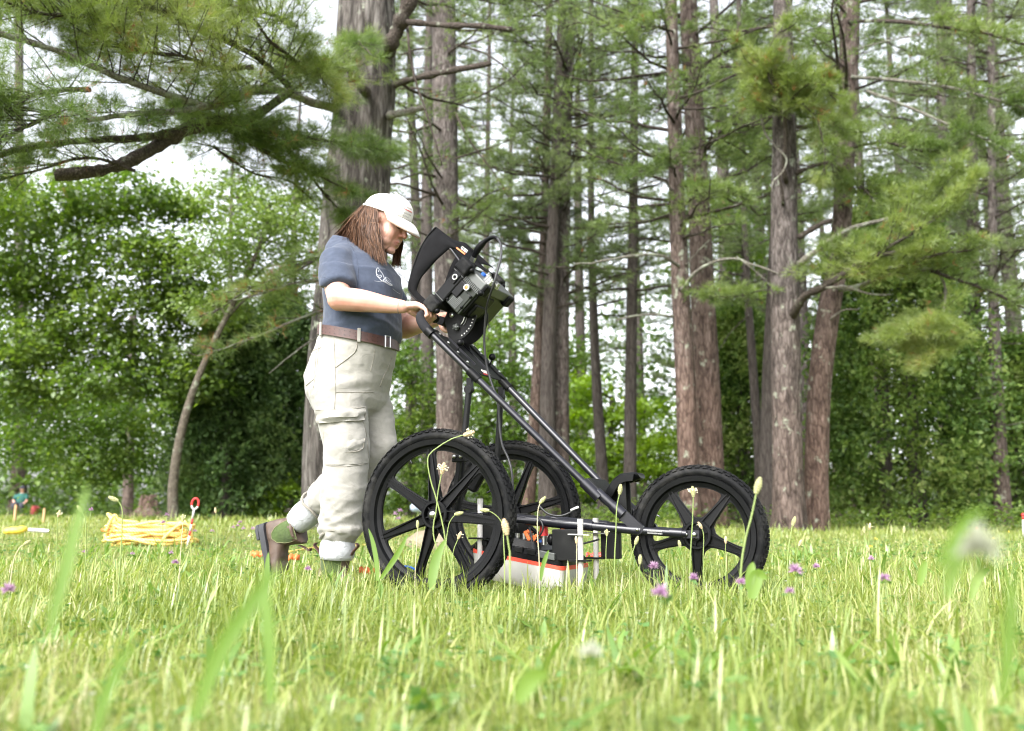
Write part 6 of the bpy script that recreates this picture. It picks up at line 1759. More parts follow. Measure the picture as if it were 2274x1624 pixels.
# hands: palm and five bent fingers closed round the grip
def hand(m, W, side, yc):
    """side -1 right hand, +1 left hand; knuckles stand over the grip, fingers go down in front of it"""
    gx, gz = GRIP[0], GRIP[2]
    inw = -side                        # direction of the thumb side along y... towards the middle
    kn = [V3(gx - 0.004, yc + inw * o, gz + 0.036 + h) for o, h in ((0.030, 0.000), (0.010, 0.003), (-0.010, 0.001), (-0.029, -0.005))]
    for i, k in enumerate(kn):
        m.tube(smooth_path([W + V3(0.012, (k[1] - W[1]) * 0.25, 0.002), W * 0.45 + k * 0.55 + V3(0, 0, 0.006), k], 7), [0.017, 0.0155, 0.0150, 0.0145, 0.014, 0.0130, 0.0120], 10)
        m.ball(k, 0.0122, None, 10, 7)
        L = (0.92, 1.0, 0.95, 0.80)[i]
        a = k + V3(0.036 * L, 0, -0.016)
        b_ = k + V3(0.044 * L, inw * -0.001, -0.046 * L - 0.004)
        c = k + V3(0.020, inw * -0.002, -0.066 * L)
        e = k + V3(0.002, inw * -0.002, -0.068 * L)
        m.tube([k, a, b_, c, e], [0.0115, 0.0102, 0.0094, 0.0086, 0.0070], 9)
        m.ball(a, 0.0105, None, 8, 6); m.ball(b_, 0.0098, None, 8, 6); m.ball(c, 0.0088, None, 8, 6); m.ball(e, 0.0072, None, 8, 6)
    mid = W * 0.5 + (kn[1] + kn[2]) * 0.25
    m.ball(mid + V3(0.004, 0, -0.004), (0.036, 0.038, 0.016))
    # heel of the thumb, then the thumb under the grip
    t0 = W + V3(0.020, inw * 0.020, -0.008)
    t1 = V3(gx - 0.030, yc + inw * 0.038, gz - 0.006)
    t2 = V3(gx - 0.012, yc + inw * 0.044, gz - 0.030)
    t3 = V3(gx + 0.014, yc + inw * 0.040, gz - 0.034)
    m.tube(smooth_path([t0, t1, t2, t3], 9), [0.018, 0.017, 0.0155, 0.0140, 0.0130, 0.0122, 0.0115, 0.0105, 0.0085], 10)
    m.ball(t3, 0.0088, None, 8, 6)


hand(mb, Rwr, -1, -0.120)
hand(mb, Lwr, 1, 0.130)
body = fuse(mb, 'person', 0.0038, 4, 0.5, 0.32)
set_smooth(body)
body.materials.append(M['skin']); body.materials.append(M['lips'])
V = get_V(body); N_ = get_N(body)
hl = (V - HEADC) @ HR
# part the lips with a shallow crease, sink the nostrils and eye corners
crease = np.exp(-((hl[:, 2] + 0.0665) / 0.0022) ** 2) * np.exp(-(hl[:, 1] / 0.019) ** 4) * (hl[:, 0] > 0.075)
V -= N_ * crease[:, None] * 0.0035
set_V(body, V)
lipv = ((np.abs(hl[:, 2] + 0.066) < 0.0125 - 0.010 * (hl[:, 1] / 0.024) ** 2) & (hl[:, 0] > 0.079) & (np.abs(hl[:, 1]) < 0.024))
mi = np.zeros(len(body.polygons), np.int32)
pc_ = np.empty(len(body.polygons) * 3, np.float32); body.polygons.foreach_get('center', pc_); pc_ = (pc_.reshape(-1, 3) - HEADC) @ HR
mi[(np.abs(pc_[:, 2] + 0.066) < 0.0125 - 0.010 * (pc_[:, 1] / 0.024) ** 2) & (pc_[:, 0] > 0.079) & (np.abs(pc_[:, 1]) < 0.024)] = 1
body.polygons.foreach_set('material_index', mi)
person = link('person', body, None, PB)
person.rotation_euler = (0, 0, -PSI)
tag(person, 'person in a white cap, blue T-shirt and pale cargo trousers pushing the cart', 'person')


def pp(name, mat, fn, parent=person, smooth=True, auto=None, bevel=0.0):
    m = MB(); fn(m)
    return m.build(name, mat, parent, smooth, bevel, auto=auto)


# eyelids, lashes and brows
for s in (-1, 1):
    pp('eyelash', M['lash'], lambda m: m.tube([hd(0.0895 - 0.30 * abs(t) * 0.012 - (0.006 if t > 0.6 else 0), s * (0.031 + 0.013 * t), -0.0025 - 0.003 * (1 - t * t)) for t in np.linspace(-1, 1, 7)], [0.0008, 0.0017, 0.0021, 0.0022, 0.0022, 0.0019, 0.0010], 6))
    pp('eyebrow', M['brow'], lambda m: m.tube([hd(0.0995 - 0.013 * max(t, 0) ** 2 - 0.001 * t, s * (0.030 + 0.018 * t), 0.026 + 0.003 * (1 - t * t)) for t in np.linspace(-1, 1, 7)], [0.0015, 0.0030, 0.0032, 0.0030, 0.0026, 0.0020, 0.0008], 6))
    pp('earring', M['steel'], lambda m: m.ball(hd(-0.004, s * 0.088, -0.028), 0.0035, None, 8, 6))


def folds(me, fn):
    V = get_V(me); N = get_N(me)
    d = np.array([fn(v) for v in V])
    set_V(me, V + N * d[:, None])


nz = lambda x, y, z: mnoise.noise(Vector((x, y, z)))


def ridged(x, y, z):
    return 1 - 2 * abs(mnoise.noise(Vector((x, y, z))))


# T-shirt ------------------------------------------------------------------
mb = MB()
mb.loft([tring(0.026, 1.070, 0.154, 0.168, 12), tring(0.036, 1.125, 0.157, 0.170, 9), tring(0.038, 1.20, 0.156, 0.170, 4), tring(0.042, 1.29, 0.160, 0.174), tring(0.030, 1.36, 0.152, 0.176), tring(0.004, 1.425, 0.122, 0.160),
         tring(-0.028, 1.475, 0.096, 0.122, 4), tring(-0.038, 1.510, 0.078, 0.090, 10), tring(-0.030, 1.535, 0.066, 0.072, 14)])
for S, E in ((Rsh, Rel), (Lsh, Lel)):
    y = math.copysign(1, S[1])
    d = (E - S) / np.linalg.norm(E - S)
    mb.tube([S + V3(0.0, -y * 0.06, 0.03), S + V3(0, 0, 0.0), S + d * 0.07, S + d * 0.125, S + d * 0.150], [0.068, 0.072, 0.071, 0.070, 0.070], 22)
    mb.ball(S + V3(0, -y * 0.016, 0.006), (0.074, 0.066, 0.070))
sh = fuse(mb, 't_shirt', 0.0064, 5, 0.5)


def shirt_fold(v):
    x, y, z = v
    f = 0.0
    lowz = max(0.0, min(1.0, (1.20 - z) / 0.10))
    f += 0.007 * lowz * ridged(x * 7 + 3, y * 7, z * 26 + 1.5 * y)                # bunching over the belt
    f += 0.0060 * ridged(x * 4, y * 5 + 1, z * 8 + x * 6)
    f += 0.0055 * ridged(x * 6 + 4 * z, y * 6, z * 3 + 5) * (1 if z < 1.36 else 0.3)
    chest = math.exp(-((z - 1.22) / 0.10) ** 2)
    f += 0.004 * chest * math.sin(34 * (y * 0.8 + x * 0.6) + 5 * z) * (1 if x > 0.02 else 0.3)
    arm = max(0.0, abs(y) - 0.15) / 0.06
    f += 0.004 * min(arm, 1) * ridged(x * 9, y * 9, z * 14)
    f += 0.0022 * nz(x * 20, y * 20, z * 20)
    return f


folds(sh, shirt_fold)
V = get_V(sh)
for S, E in ((Rsh, Rel), (Lsh, Lel)):
    d = (E - S) / np.linalg.norm(E - S)
    t = (V - S) @ d
    rad_ = np.linalg.norm(V - S - t[:, None] * d, axis=1)
    nh = V3(-0.24, 0, -1.0) / 1.028
    q = (V - S) @ nh
    k = (q > 0.122) & (q < 0.20) & (rad_ < 0.094) & (np.abs(V[:, 1]) > 0.180)
    V[k] -= nh * (q[k] - 0.122 + 0.012 * np.clip((0.066 - rad_[k]) / 0.03, 0, 1))[:, None]
set_V(sh, V)
bm = bmesh.new(); bm.from_mesh(sh)
bmesh.ops.bisect_plane(bm, geom=bm.verts[:] + bm.edges[:] + bm.faces[:], plane_co=(-0.03, 0, 1.525), plane_no=(0.30, 0, 0.95), clear_outer=True)
bmesh.ops.bisect_plane(bm, geom=bm.verts[:] + bm.edges[:] + bm.faces[:], plane_co=(0.03, 0, 1.092), plane_no=(-0.21, 0, -0.98), clear_outer=True)
bm.to_mesh(sh); bm.free()
set_smooth(sh); sh.materials.append(M['shirt']); sharp_by_angle(sh, 48)
shirt = link('t_shirt', sh, person)
mo = shirt.modifiers.new('thickness', 'SOLIDIFY'); mo.thickness = 0.0028; mo.offset = -1
sh_bvh = None


def bvh_of(me):
    return BVHTree.FromPolygons([v.co.copy() for v in me.vertices], [list(p.vertices) for p in me.polygons])


CAMDIR = V3(0.545, -0.838, -0.13); CAMDIR /= np.linalg.norm(CAMDIR)    # towards the viewer, person's axes


def stick(bvh, p, off=0.002, d=None):
    """drop a point onto a surface from the near side"""
    d = CAMDIR if d is None else np.asarray(d, float)
    o = np.asarray(p, float) + d * 0.6
    h = bvh.ray_cast(Vector(o), Vector(-d))
    if h[0] is None: return None, None
    return np.array(h[0]) + np.array(h[1]) * off, np.array(h[1])


def seam(name, bvh, pts, r, mat, parent, n=30, off=0.0005, d=None):
    P = [stick(bvh, q, off, d)[0] for q in smooth_path(pts, n)]
    P = [q for q in P if q is not None]
    if len(P) < 3: return
    mb = MB(); mb.tube(P, r, 6)
    return mb.build(name, mat, parent, True)


def patch(name, bvh, quad, nu, nv, th, mat, parent, off=0.001, puff=0.0, d=None, wob=0.0):
    """a piece of cloth lying on a surface: quad corners a,b,c,d in person's axes"""
    a, b, c, e = [np.asarray(q, float) for q in quad]
    top, bot = [], []
    for j in range(nv):
        for i in range(nu):
            u, v = i / (nu - 1), j / (nv - 1)
            q = (a * (1 - u) + b * u) * (1 - v) + (e * (1 - u) + c * u) * v
            p, nn = stick(bvh, q, 0.0, d)
            if p is None: p, nn = q, CAMDIR
            bulge = puff * (math.sin(math.pi * u) * math.sin(math.pi * v)) + wob * nz(u * 5, v * 4, 7.3)
            bot.append(p - nn * 0.004); top.append(p + nn * (off + th + bulge))
    m = MB()
    V = top + bot; K = nu * nv
    F = []
    for j in range(nv - 1):
        for i in range(nu - 1):
            q = j * nu + i
            F.append((q, q + 1, q + nu + 1, q + nu)); F.append((K + q, K + q + nu, K + q + nu + 1, K + q + 1))
    for i in range(nu - 1):
        F.append((i, K + i, K + i + 1, i + 1)); q = (nv - 1) * nu + i; F.append((q, q + 1, K + q + 1, K + q))
    for j in range(nv - 1):
        q = j * nu; F.append((q, q + nu, K + q + nu, K + q)); q = j * nu + nu - 1; F.append((q, K + q, K + q + nu, q + nu))
    m.add(V, F)
    return m.build(name, mat, parent, auto=50)


M['print_shirt'] = plain('faded_print', (0.42, 0.44, 0.47), 0.9)
sb = bvh_of(sh)
for S, E in ((Rsh, Rel), (Lsh, Lel)):
    d = (E - S) / np.linalg.norm(E - S)
# chest print: pale line drawing with a ground line
def print_line(pts, r=0.0013):
    q = [pa(px, py, 0.05) for px, py in pts]
    return seam('print_line', sb, q, r * 0.75, M['print_shirt'], shirt, 24, 0.0)


Z4 = lambda x, y: ((1100 + x * 100 / 1624) / 1.326, (760 + y * 100 / 1624) / 1.326)
for pl, r in (([(190, 520), (120, 640), (105, 800), (160, 960), (300, 1080), (380, 1180)], 0.0022), ([(190, 520), (260, 620), (330, 700), (430, 830), (480, 960)], 0.0018), ([(200, 650), (210, 740)], 0.002),
              ([(130, 860), (220, 900), (330, 880), (350, 960), (280, 1000), (200, 950)], 0.0022), ([(340, 1150), (500, 1180), (640, 1240), (800, 1300), (890, 1280)], 0.0034), ([(480, 960), (520, 1080), (560, 1160)], 0.002),
              ([(560, 960), (600, 1100), (700, 1180), (880, 1260)], 0.0028), ([(440, 1060), (470, 1120), (430, 1150)], 0.0024), ([(640, 1050), (720, 1100), (840, 1130)], 0.0014), ([(20, 1190), (150, 1195), (330, 1200)], 0.0010),
              ([(930, 1440), (1050, 1510), (1180, 1570), (1330, 1600)], 0.0010), ([(560, 930), (700, 980), (830, 1080)], 0.0010)):
    print_line([Z4(*q) for q in pl], r)
# collar rib, sleeve hem and shoulder seam
nb = [tring(-0.034, 1.522, 0.068, 0.075, 17, 40)]
pp('collar_rib', M['shirt'], lambda m: m.tube(tring(-0.033, 1.522, 0.069, 0.076, 17, 40), 0.006, 8, closed=True), shirt)
seam('sleeve_hem', sb, [pa(714, 617, .22), pa(750, 628, .24), pa(788, 632, .2)], 0.0012, M['shirt'], shirt)
seam('armhole_seam', sb, [pa(768, 532, .1), pa(790, 570, .15), pa(795, 610, .17), pa(790, 640, .18)], 0.0014, M['shirt'], shirt)

# trousers ------------------------------------------------------------------
mb = MB()
mb.loft([tring(0.022, 1.088, 0.157, 0.173, 12), tring(0.016, 1.04, 0.166, 0.178, 11), tring(-0.008, 0.97, 0.172, 0.182, 8), tring(-0.030, 0.90, 0.178, 0.188, 5), tring(-0.028, 0.83, 0.165, 0.184, 2), tring(-0.020, 0.765, 0.135, 0.165, 0), tring(-0.01, 0.73, 0.08, 0.12)])
limb(mb, [(-0.022, -0.092, 0.86), (0.012, -0.100, 0.74), (0.040, -0.102, 0.60), (0.032, -0.102, 0.43), (0.018, -0.100, 0.265)], [0.118, 0.108, 0.096, 0.092, 0.083], 26, 20)
mb.ball((0.020, -0.10, 0.262), (0.092, 0.088, 0.030))
limb(mb, [(-0.018, 0.095, 0.86), (0.035, 0.100, 0.74), (0.072, 0.100, 0.61)], [0.116, 0.098, 0.080], 26, 14)
limb(mb, [(0.072, 0.100, 0.615), (-0.03, 0.102, 0.515), (-0.12, 0.102, 0.450), (-0.202, 0.100, 0.392)], [0.086, 0.094, 0.090, 0.076], 26, 16)
tr = fuse(mb, 'trousers', 0.0068, 4, 0.5)


def trouser_fold(v):
    x, y, z = v
    f = 0.0
    near = y < 0.0
    if z > 0.72:
        f += 0.0022 * ridged(x * 3, y * 4, z * 18 + x * 9)
        hip = math.exp(-((z - 0.84) / 0.06) ** 2)
        f += 0.0035 * hip * ridged(x * 4 + 1, y * 4, z * 22 - x * 12)
        # creases raying out from the crotch
        if x > 0.02: f += 0.0045 * math.sin(70 * (z - 0.45 * x)) * math.exp(-((z - 0.86) / 0.05) ** 2)
    elif near or x > 0.04:
        knee = math.exp(-((z - 0.60) / 0.09) ** 2)
        f += 0.003 * knee * ridged(x * 5, y * 5 + 2, z * 15 + x * 9)
        low = max(0.0, min(1.0, (0.52 - z) / 0.14))
        f += 0.0065 * low * ridged(x * 5 + 2 * z, y * 5, z * 17 - x * 12 + 0.8)     # cloth stacked over the ankle
        f += 0.005 * low * ridged(x * 8 + 5, y * 6, z * 12 + x * 15)
    else:
        f += 0.006 * ridged(x * 14 + z * 6, y * 7, z * 9 - x * 6 + 3)
        f += 0.004 * ridged(x * 20, y * 9, z * 16 + 1)
    s_ = mnoise.noise(Vector((x * 3, y * 3, z * 3)))
    f += 0.0030 * (1 - abs(math.sin(38 * (z + 0.55 * x + 0.25 * s_)))) ** 3 * (0.4 + 0.6 * abs(mnoise.noise(Vector((x * 5, y * 5, z * 2)))))
    f += 0.0012 * nz(x * 34, y * 34, z * 34)
    return f


folds(tr, trouser_fold)
set_smooth(tr); tr.materials.append(M['trousers'])
trousers = link('trousers', tr, person)
tb_ = bvh_of(tr)
Z3 = lambda x, y: ((740 + x * 560 / 1197) / 1.326, (940 + y * 760 / 1624) / 1.326)
q3 = lambda x, y, b=0.15: pa(*Z3(x, y), b)
seam('side_seam', tb_, [q3(520, 105), q3(528, 300), q3(530, 460), q3(524, 560)], 0.0014, M['seam'], trousers, 40)
seam('pocket_seam', tb_, [q3(668, 140), q3(655, 200), q3(610, 245), q3(530, 305)], 0.0026, M['seam'], trousers)
seam('pocket_seam', tb_, [q3(895, 235), q3(870, 300), q3(840, 360), q3(815, 425)], 0.0024, M['seam'], trousers)
seam('yoke_seam', tb_, [q3(425, 175), q3(415, 300), q3(395, 430)], 0.0014, M['seam'], trousers)
seam('yoke_seam', tb_, [q3(358, 210), q3(440, 180)], 0.0018, M['seam'], trousers)
seam('thigh_seam', tb_, [q3(530, 458), q3(650, 462), q3(770, 462)], 0.0016, M['seam'], trousers)
seam('fly_seam', tb_, [q3(780, 185), q3(765, 270), q3(750, 330)], 0.0012, M['seam'], trousers)
seam('leg_seam', tb_, [q3(705, 650), q3(725, 740), q3(735, 840), q3(738, 915)], 0.0016, M['seam'], trousers)
seam('leg_seam', tb_, [q3(470, 912), q3(560, 922), q3(660, 920), q3(735, 918)], 0.0016, M['seam'], trousers)
seam('leg_seam', tb_, [q3(455, 650), q3(460, 760), q3(472, 915)], 0.0016, M['seam'], trousers)
patch('cargo_pocket', tb_, (q3(450, 640), q3(705, 640), q3(735, 912), q3(472, 908)), 16, 14, 0.002, M['trousers'], trousers, 0.001, 0.010, wob=0.006)
patch('pocket_flap', tb_, (q3(418, 572), q3(708, 560), q3(695, 642), q3(428, 650)), 18, 8, 0.006, M['trousers'], trousers, 0.006, 0.014, wob=0.012)
patch('small_pocket_flap', tb_, (q3(566, 760), q3(704, 755), q3(690, 820), q3(578, 828)), 12, 7, 0.003, M['trousers'], trousers, 0.006, 0.008, wob=0.006)
patch('back_pocket', tb_, (q3(372, 215), q3(412, 205), q3(398, 380), q3(345, 420)), 8, 10, 0.002, M['trousers'], trousers, 0.001, 0.003)
pp('leg_tab', M['trousers'], lambda m: m.tube(smooth_path([pa(862, 945, -.16), pa(873, 953, -.15), pa(876, 966, -.15), pa(868, 976, -.15), pa(860, 974, -.16)], 14), 0.006, 8), trousers)
# gathered hem of the near leg
pp('trouser_hem', M['seam'], lambda m: m.tube([V3(0.018 + 0.082 * math.cos(a), -0.10 + 0.078 * math.sin(a), 0.245 + 0.010 * math.sin(3 * a) + 0.014 * math.cos(a)) for a in np.linspace(0, 2 * math.pi, 29)[:-1]], 0.007, 8, closed=True), trousers)

LD = V3(-0.147, 0, -0.110); LD /= np.linalg.norm(LD); lx_, ly_, _ = frame(LD)
pp('trouser_hem', M['seam'], lambda m: m.tube([V3(-0.252, 0.10, 0.356) + (lx_ * math.cos(a) * 0.071 + ly_ * math.sin(a) * 0.071) + LD * (0.008 * math.sin(3 * a)) for a in np.linspace(0, 2 * math.pi, 29)[:-1]], 0.006, 8, closed=True), trousers)
for fl_ in ([(418, 572), (428, 648), (520, 640), (600, 640), (695, 640), (708, 562)], [(566, 760), (578, 826), (640, 832), (690, 818), (704, 756)], [(418, 570), (560, 566), (708, 560)]):
    seam('flap_seam_shadow', tb_, [q3(*q) for q in fl_], 0.0026, M['seam'], trousers, 50, 0.008)  # dark seam outlines that also draw in the shadow of the pocket flaps
# belt -----------------------------------------------------------------------
belt_r = [tring(0.0225, 1.082 + dz, 0.1665 + dr, 0.1830 + dr, 12, 64) for dz, dr in ((-0.021, 0.001), (-0.021, 0.0055), (0.021, 0.0035), (0.021, -0.001))]
def belt_fn(m):
    n = 64
    V = np.vstack(belt_r)
    m.add(V, [(i * n + k, i * n + (k + 1) % n, ((i + 1) % 4) * n + (k + 1) % n, ((i + 1) % 4) * n + k) for i in range(4) for k in range(n)])
belt = pp('belt', M['belt'], belt_fn, person, auto=50)
bb = BVHTree.FromPolygons([v.co.copy() for v in belt.data.vertices], [list(p.vertices) for p in belt.data.polygons])
holes = MB()
for k in range(14):
    a = -math.pi / 2 + (k - 5) * 0.135
    for dz in (-0.010, 0.008):
        p, nn = stick(bb, V3(0.0225 + 0.165 * math.cos(a), 0.18 * math.sin(a), 1.082 + dz - 0.21 * 0.165 * math.cos(a)), 0.0004, V3(math.cos(a), math.sin(a), 0))
        if p is not None: holes.lathe([(0.0024, -0.001), (0.0024, 0.0001)], p, nn, 8)
holes.build('belt_hole', M['lash'], belt)
for a in (-2.05, -0.95):
    c = V3(0.0225 + 0.172 * math.cos(a), 0.189 * math.sin(a), 1.082 - 0.21 * 0.172 * math.cos(a))
    e = V3(math.cos(a), math.sin(a), 0); tt = V3(-math.sin(a), math.cos(a), 0)
    up = V3(0.0, 0, 1)
    pp('belt_loop', M['trousers'], lambda m: m.box(c + e * 0.004 + up * 0.001, (0.007, 0.014, 0.060), np.stack([e, tt, up], 1)), trousers, auto=40, bevel=0.002)
a = -0.26
c = V3(0.0225 + 0.173 * math.cos(a), 0.190 * math.sin(a), 1.080 - 0.21 * 0.173 * math.cos(a)); e = V3(math.cos(a), math.sin(a), 0); tt = V3(-math.sin(a), math.cos(a), 0)
pp('buckle', M['steel'], lambda m: m.tube([c + e * 0.012 + tt * (0.014 * sx) + V3(0, 0, 0.024 * sz) for sx, sz in ((-1, -1), (1, -1), (1, 1), (-1, 1))], 0.0042, 6, closed=True), belt, auto=40)

# socks and boots ------------------------------------------------------------
def sock_fn(m, A, B, r0, r1, n=64):
    d = (B - A) / np.linalg.norm(B - A); x, y, _ = frame(d)
    rings = []
    for i, t in enumerate(np.linspace(0, 1, 10)):
        r = r0 * (1 - t) + r1 * t + 0.009 * math.sin(math.pi * min(1, max(0, (t - 0.35) / 0.65)))
        rings.append(np.array([A + (B - A) * t + (x * math.cos(q) + y * math.sin(q)) * r * (1 + (0.018 if t < 0.5 else 0.006) * math.cos(q * 26)) for q in np.linspace(0, 2 * math.pi, n + 1)[:-1]]))
    m.loft(rings)


pp('sock', M['sock'], lambda m: sock_fn(m, V3(0.012, -0.10, 0.262), V3(0.004, -0.10, 0.135), 0.063, 0.066))
LA = V3(-0.205, 0.10, 0.390); LB = V3(-0.352, 0.10, 0.280)
pp('sock', M['sock'], lambda m: sock_fn(m, LA, LB, 0.058, 0.054))


def boot(mat4, idx):
    """pull-on boot: origin at the ankle, x to the toe, z up the shaft"""
    T = lambda *p: np.array(mat4 @ Vector(p))
    mb = MB()
    rings = []
    for x, zlo, zhi, w in ((-0.072, -0.085, -0.01, 0.026), (-0.060, -0.092, 0.02, 0.036), (-0.03, -0.094, 0.03, 0.041), (0.02, -0.094, 0.005, 0.042), (0.07, -0.094, -0.022, 0.044), (0.115, -0.094, -0.040, 0.048), (0.155, -0.094, -0.046, 0.046), (0.185, -0.092, -0.054, 0.036), (0.198, -0.088, -0.066, 0.020)):
        zc, hz = (zlo + zhi) / 2, (zhi - zlo) / 2
        rings.append(np.array([T(x, w * math.copysign(abs(math.cos(q)) ** 0.75, math.cos(q)), zc + hz * math.copysign(abs(math.sin(q)) ** 0.8, math.sin(q))) for q in np.linspace(0, 2 * math.pi, 25)[:-1]]))
    mb.loft(rings)
    sr = []
    for z, px, rx, ry in ((-0.06, -0.010, 0.062, 0.042), (0.0, -0.006, 0.062, 0.044), (0.04, -0.002, 0.063, 0.051), (0.065, 0.0, 0.068, 0.057), (0.078, 0.0, 0.072, 0.062)):
        sr.append(np.array([T(px + rx * math.cos(q), ry * math.sin(q), z + 0.010 * math.cos(2 * q)) for q in np.linspace(0, 2 * math.pi, 29)[:-1]]))
    mb.loft(sr)
    me = fuse(mb, 'boot', 0.005, 4, 0.5)
    folds(me, lambda v: 0.002 * ridged(v[0] * 22, v[1] * 22, v[2] * 22))
    set_smooth(me); me.materials.append(M['boot'])
    o = link('boot', me, person)
    bv = bvh_of(me)
    # sole and heel
    mb = MB()
    out = [(-0.080, 0.0), (-0.074, 0.030), (-0.05, 0.041), (0.0, 0.042), (0.06, 0.045), (0.12, 0.052), (0.165, 0.046), (0.196, 0.026), (0.208, 0.0)]
    full = out + [(x, -y) for x, y in out[-2:0:-1]]
    lo = [T(x, y, -0.118) for x, y in full]; hi = [T(x * 0.99, y, -0.088) for x, y in full]
    mb.loft([np.array(lo), np.array(hi)])
    hl_ = [(x, y) for x, y in full if x < 0.01]
    heel = [(-0.080, 0.0), (-0.074, 0.030), (-0.05, 0.041), (-0.005, 0.041), (-0.005, -0.041), (-0.05, -0.041), (-0.074, -0.030)]
    mb.prism([T(x, y, -0.120) for x, y in heel], T(0, 0, -0.016) - T(0, 0, 0))
    mb.build('sole', M['sole'], o, auto=40, bevel=0.003)
    # elastic gusset on the near side
    sd = T(0, -1, 0) - T(0, 0, 0)
    g = [(-0.046, 0.078), (0.000, 0.076), (0.048, 0.078), (0.048, 0.040), (0.043, 0.005), (0.032, -0.030), (0.010, -0.050), (-0.014, -0.048), (-0.034, -0.026), (-0.044, 0.005), (-0.047, 0.040)]
    gp = [T(x, -0.05, z) for x, z in g]
    cen = sum(gp) / len(gp)
    mb = MB(); V = []; K = len(gp)
    for f in (1.0, 0.75, 0.5, 0.25):
        for p in gp:
            q, nn = stick(bv, cen + (p - cen) * f, 0.0022, sd); V.append(q if q is not None else p)
    q, nn = stick(bv, cen, 0.0022, sd); V.append(q if q is not None else cen)
    F = [(r_ * K + i, r_ * K + (i + 1) % K, (r_ + 1) * K + (i + 1) % K, (r_ + 1) * K + i) for r_ in range(3) for i in range(K)] + [(3 * K + i, 3 * K + (i + 1) % K, 4 * K) for i in range(K)]
    mb.add(V, F); mb.build('elastic_gusset', M['elastic'], o, True)
    mb = MB(); mb.tube(V[:K], 0.0018, 6, closed=True); mb.build('gusset_stitching', M['boot_edge'], o, True)
    # pull tabs front and back
    for x0, dx in ((-0.070, -0.022), (0.070, 0.022)):
        P = smooth_path([T(x0, 0, 0.055), T(x0 + dx * 0.8, 0, 0.082), T(x0 + dx * 1.7, 0, 0.102), T(x0 + dx * 1.3, 0, 0.112)], 9)
        mb = MB()
        for i in range(len(P) - 1): mb.bar(P[i], P[i + 1], 0.020, 0.004, up=T(0, 0, 1) - T(0, 0, 0) + 0.3 * (T(1, 0, 0) - T(0, 0, 0)))
        mb.build('pull_tab', M['belt'], o, auto=50)
    return o


boot(Matrix.Translation((0.0, -0.10, 0.090)) @ Euler((0, 0, 0)).to_matrix().to_4x4(), 0)
# kicked-back foot: shaft along the shin, toe pointing at the ground
zx = (LA - LB) / np.linalg.norm(LA - LB)
zax = V3(math.cos(R(16)), 0, math.sin(R(16)))
xax = V3(zax[2], 0, -zax[0])
yax = np.cross(zax, xax)
m4 = Matrix([[xax[0], yax[0], zax[0], -0.402], [xax[1], yax[1], zax[1], 0.10], [xax[2], yax[2], zax[2], 0.235], [0, 0, 0, 1]])
boot(m4, 1)

# bracelet on the near wrist
wd_ = (Rwr - Rel) / np.linalg.norm(Rwr - Rel); wx, wy, _ = frame(wd_)
pp('bracelet', M['seam'], lambda m: m.tube([Rwr - wd_ * 0.012 + (wx * math.cos(q) + wy * math.sin(q)) * 0.0285 for q in np.linspace(0, 2 * math.pi, 25)[:-1]], 0.0015, 6, closed=True))

# hair ------------------------------------------------------------------------
hr = np.random.default_rng(6)
HV, HF = [], []
ho = 0


def strand(pts, w, n=9):
    global ho
    P = smooth_path(pts, n)
    T_ = np.gradient(P, axis=0); T_ /= np.linalg.norm(T_, axis=1, keepdims=True) + 1e-9
    nrm = P - np.array([P[:, 0] * 0 + HEADC[0] - 0.02, P[:, 1] * 0, P[:, 2]]).T
    side = np.cross(T_, nrm + hr.normal(0, 0.02, 3)); side /= np.linalg.norm(side, axis=1, keepdims=True) + 1e-9
    ww = w * np.sin(np.linspace(0.35, math.pi * 0.93, n))[:, None] * 0.5
    up = np.cross(side, T_) * w * 0.25
    A = np.stack([P - side * ww, P + up * np.sin(np.linspace(0.4, math.pi * .93, n))[:, None], P + side * ww], 1).reshape(-1, 3)
    HV.append(A)
    for i in range(n - 1):
        b = ho + 3 * i
        HF.extend([(b, b + 1, b + 4, b + 3), (b + 1, b + 2, b + 5, b + 4)])
    ho += 3 * n


for i in range(2300):
    u = hr.uniform(0, 1) ** 0.9                    # 0 at the cheek, 1 at the back of the head
    layer = hr.uniform(0, 1)
    ang = R(-98 - 92 * u + hr.normal(0, 3))
    P0 = hd(-0.012 + 0.107 * math.cos(ang), 0.0855 * math.sin(ang), 0.036 + hr.uniform(-0.006, 0.012))
    k_ = max(u + hr.normal(0, 0.07), 0.0)
    ex = 853 - 106 * k_ + hr.normal(0, 3.5); ey = 592 - 54 * k_ ** 0.8
    ey -= abs(hr.normal(0, 15 - 8 * min(k_, 1)))
    P3 = pa(ex, ey, 0.105 * (1 - 0.35 * u) * (0.6 + 0.4 * layer) + hr.normal(0, 0.008))
    out_ = HR @ V3(math.cos(ang), math.sin(ang), 0)
    P1 = P0 * 0.74 + P3 * 0.26 + out_ * (0.012 + 0.009 * layer) + V3(0, 0, -0.004)
    P2 = P0 * 0.42 + P3 * 0.58 + out_ * (0.010 + 0.012 * layer) * (1 - 0.5 * u) + hr.normal(0, 0.004, 3)
    wv_ = hr.normal(0, 0.0075, 3) * (0.4 + 0.6 * layer); P1 = P1 + wv_; P2 = P2 - wv_ * 1.2
    strand([P0, P1, P2, P2 * 0.45 + P3 * 0.55 + wv_ * 0.8, P3], hr.uniform(0.0014, 0.0036), 9)
for i in range(260):                               # the far side, seen from elsewhere
    u = hr.uniform(0, 1)
    P0 = hd(0.0 - 0.10 * u, 0.088 * math.sqrt(1 - u * u * 0.9), 0.03)
    P3 = P0 + V3(-0.02 - 0.12 * u, 0.02, -0.15 + 0.06 * u)
    strand([P0, P0 * 0.55 + P3 * 0.45 + V3(-0.01, 0.022, 0), P3], hr.uniform(0.004, 0.009))
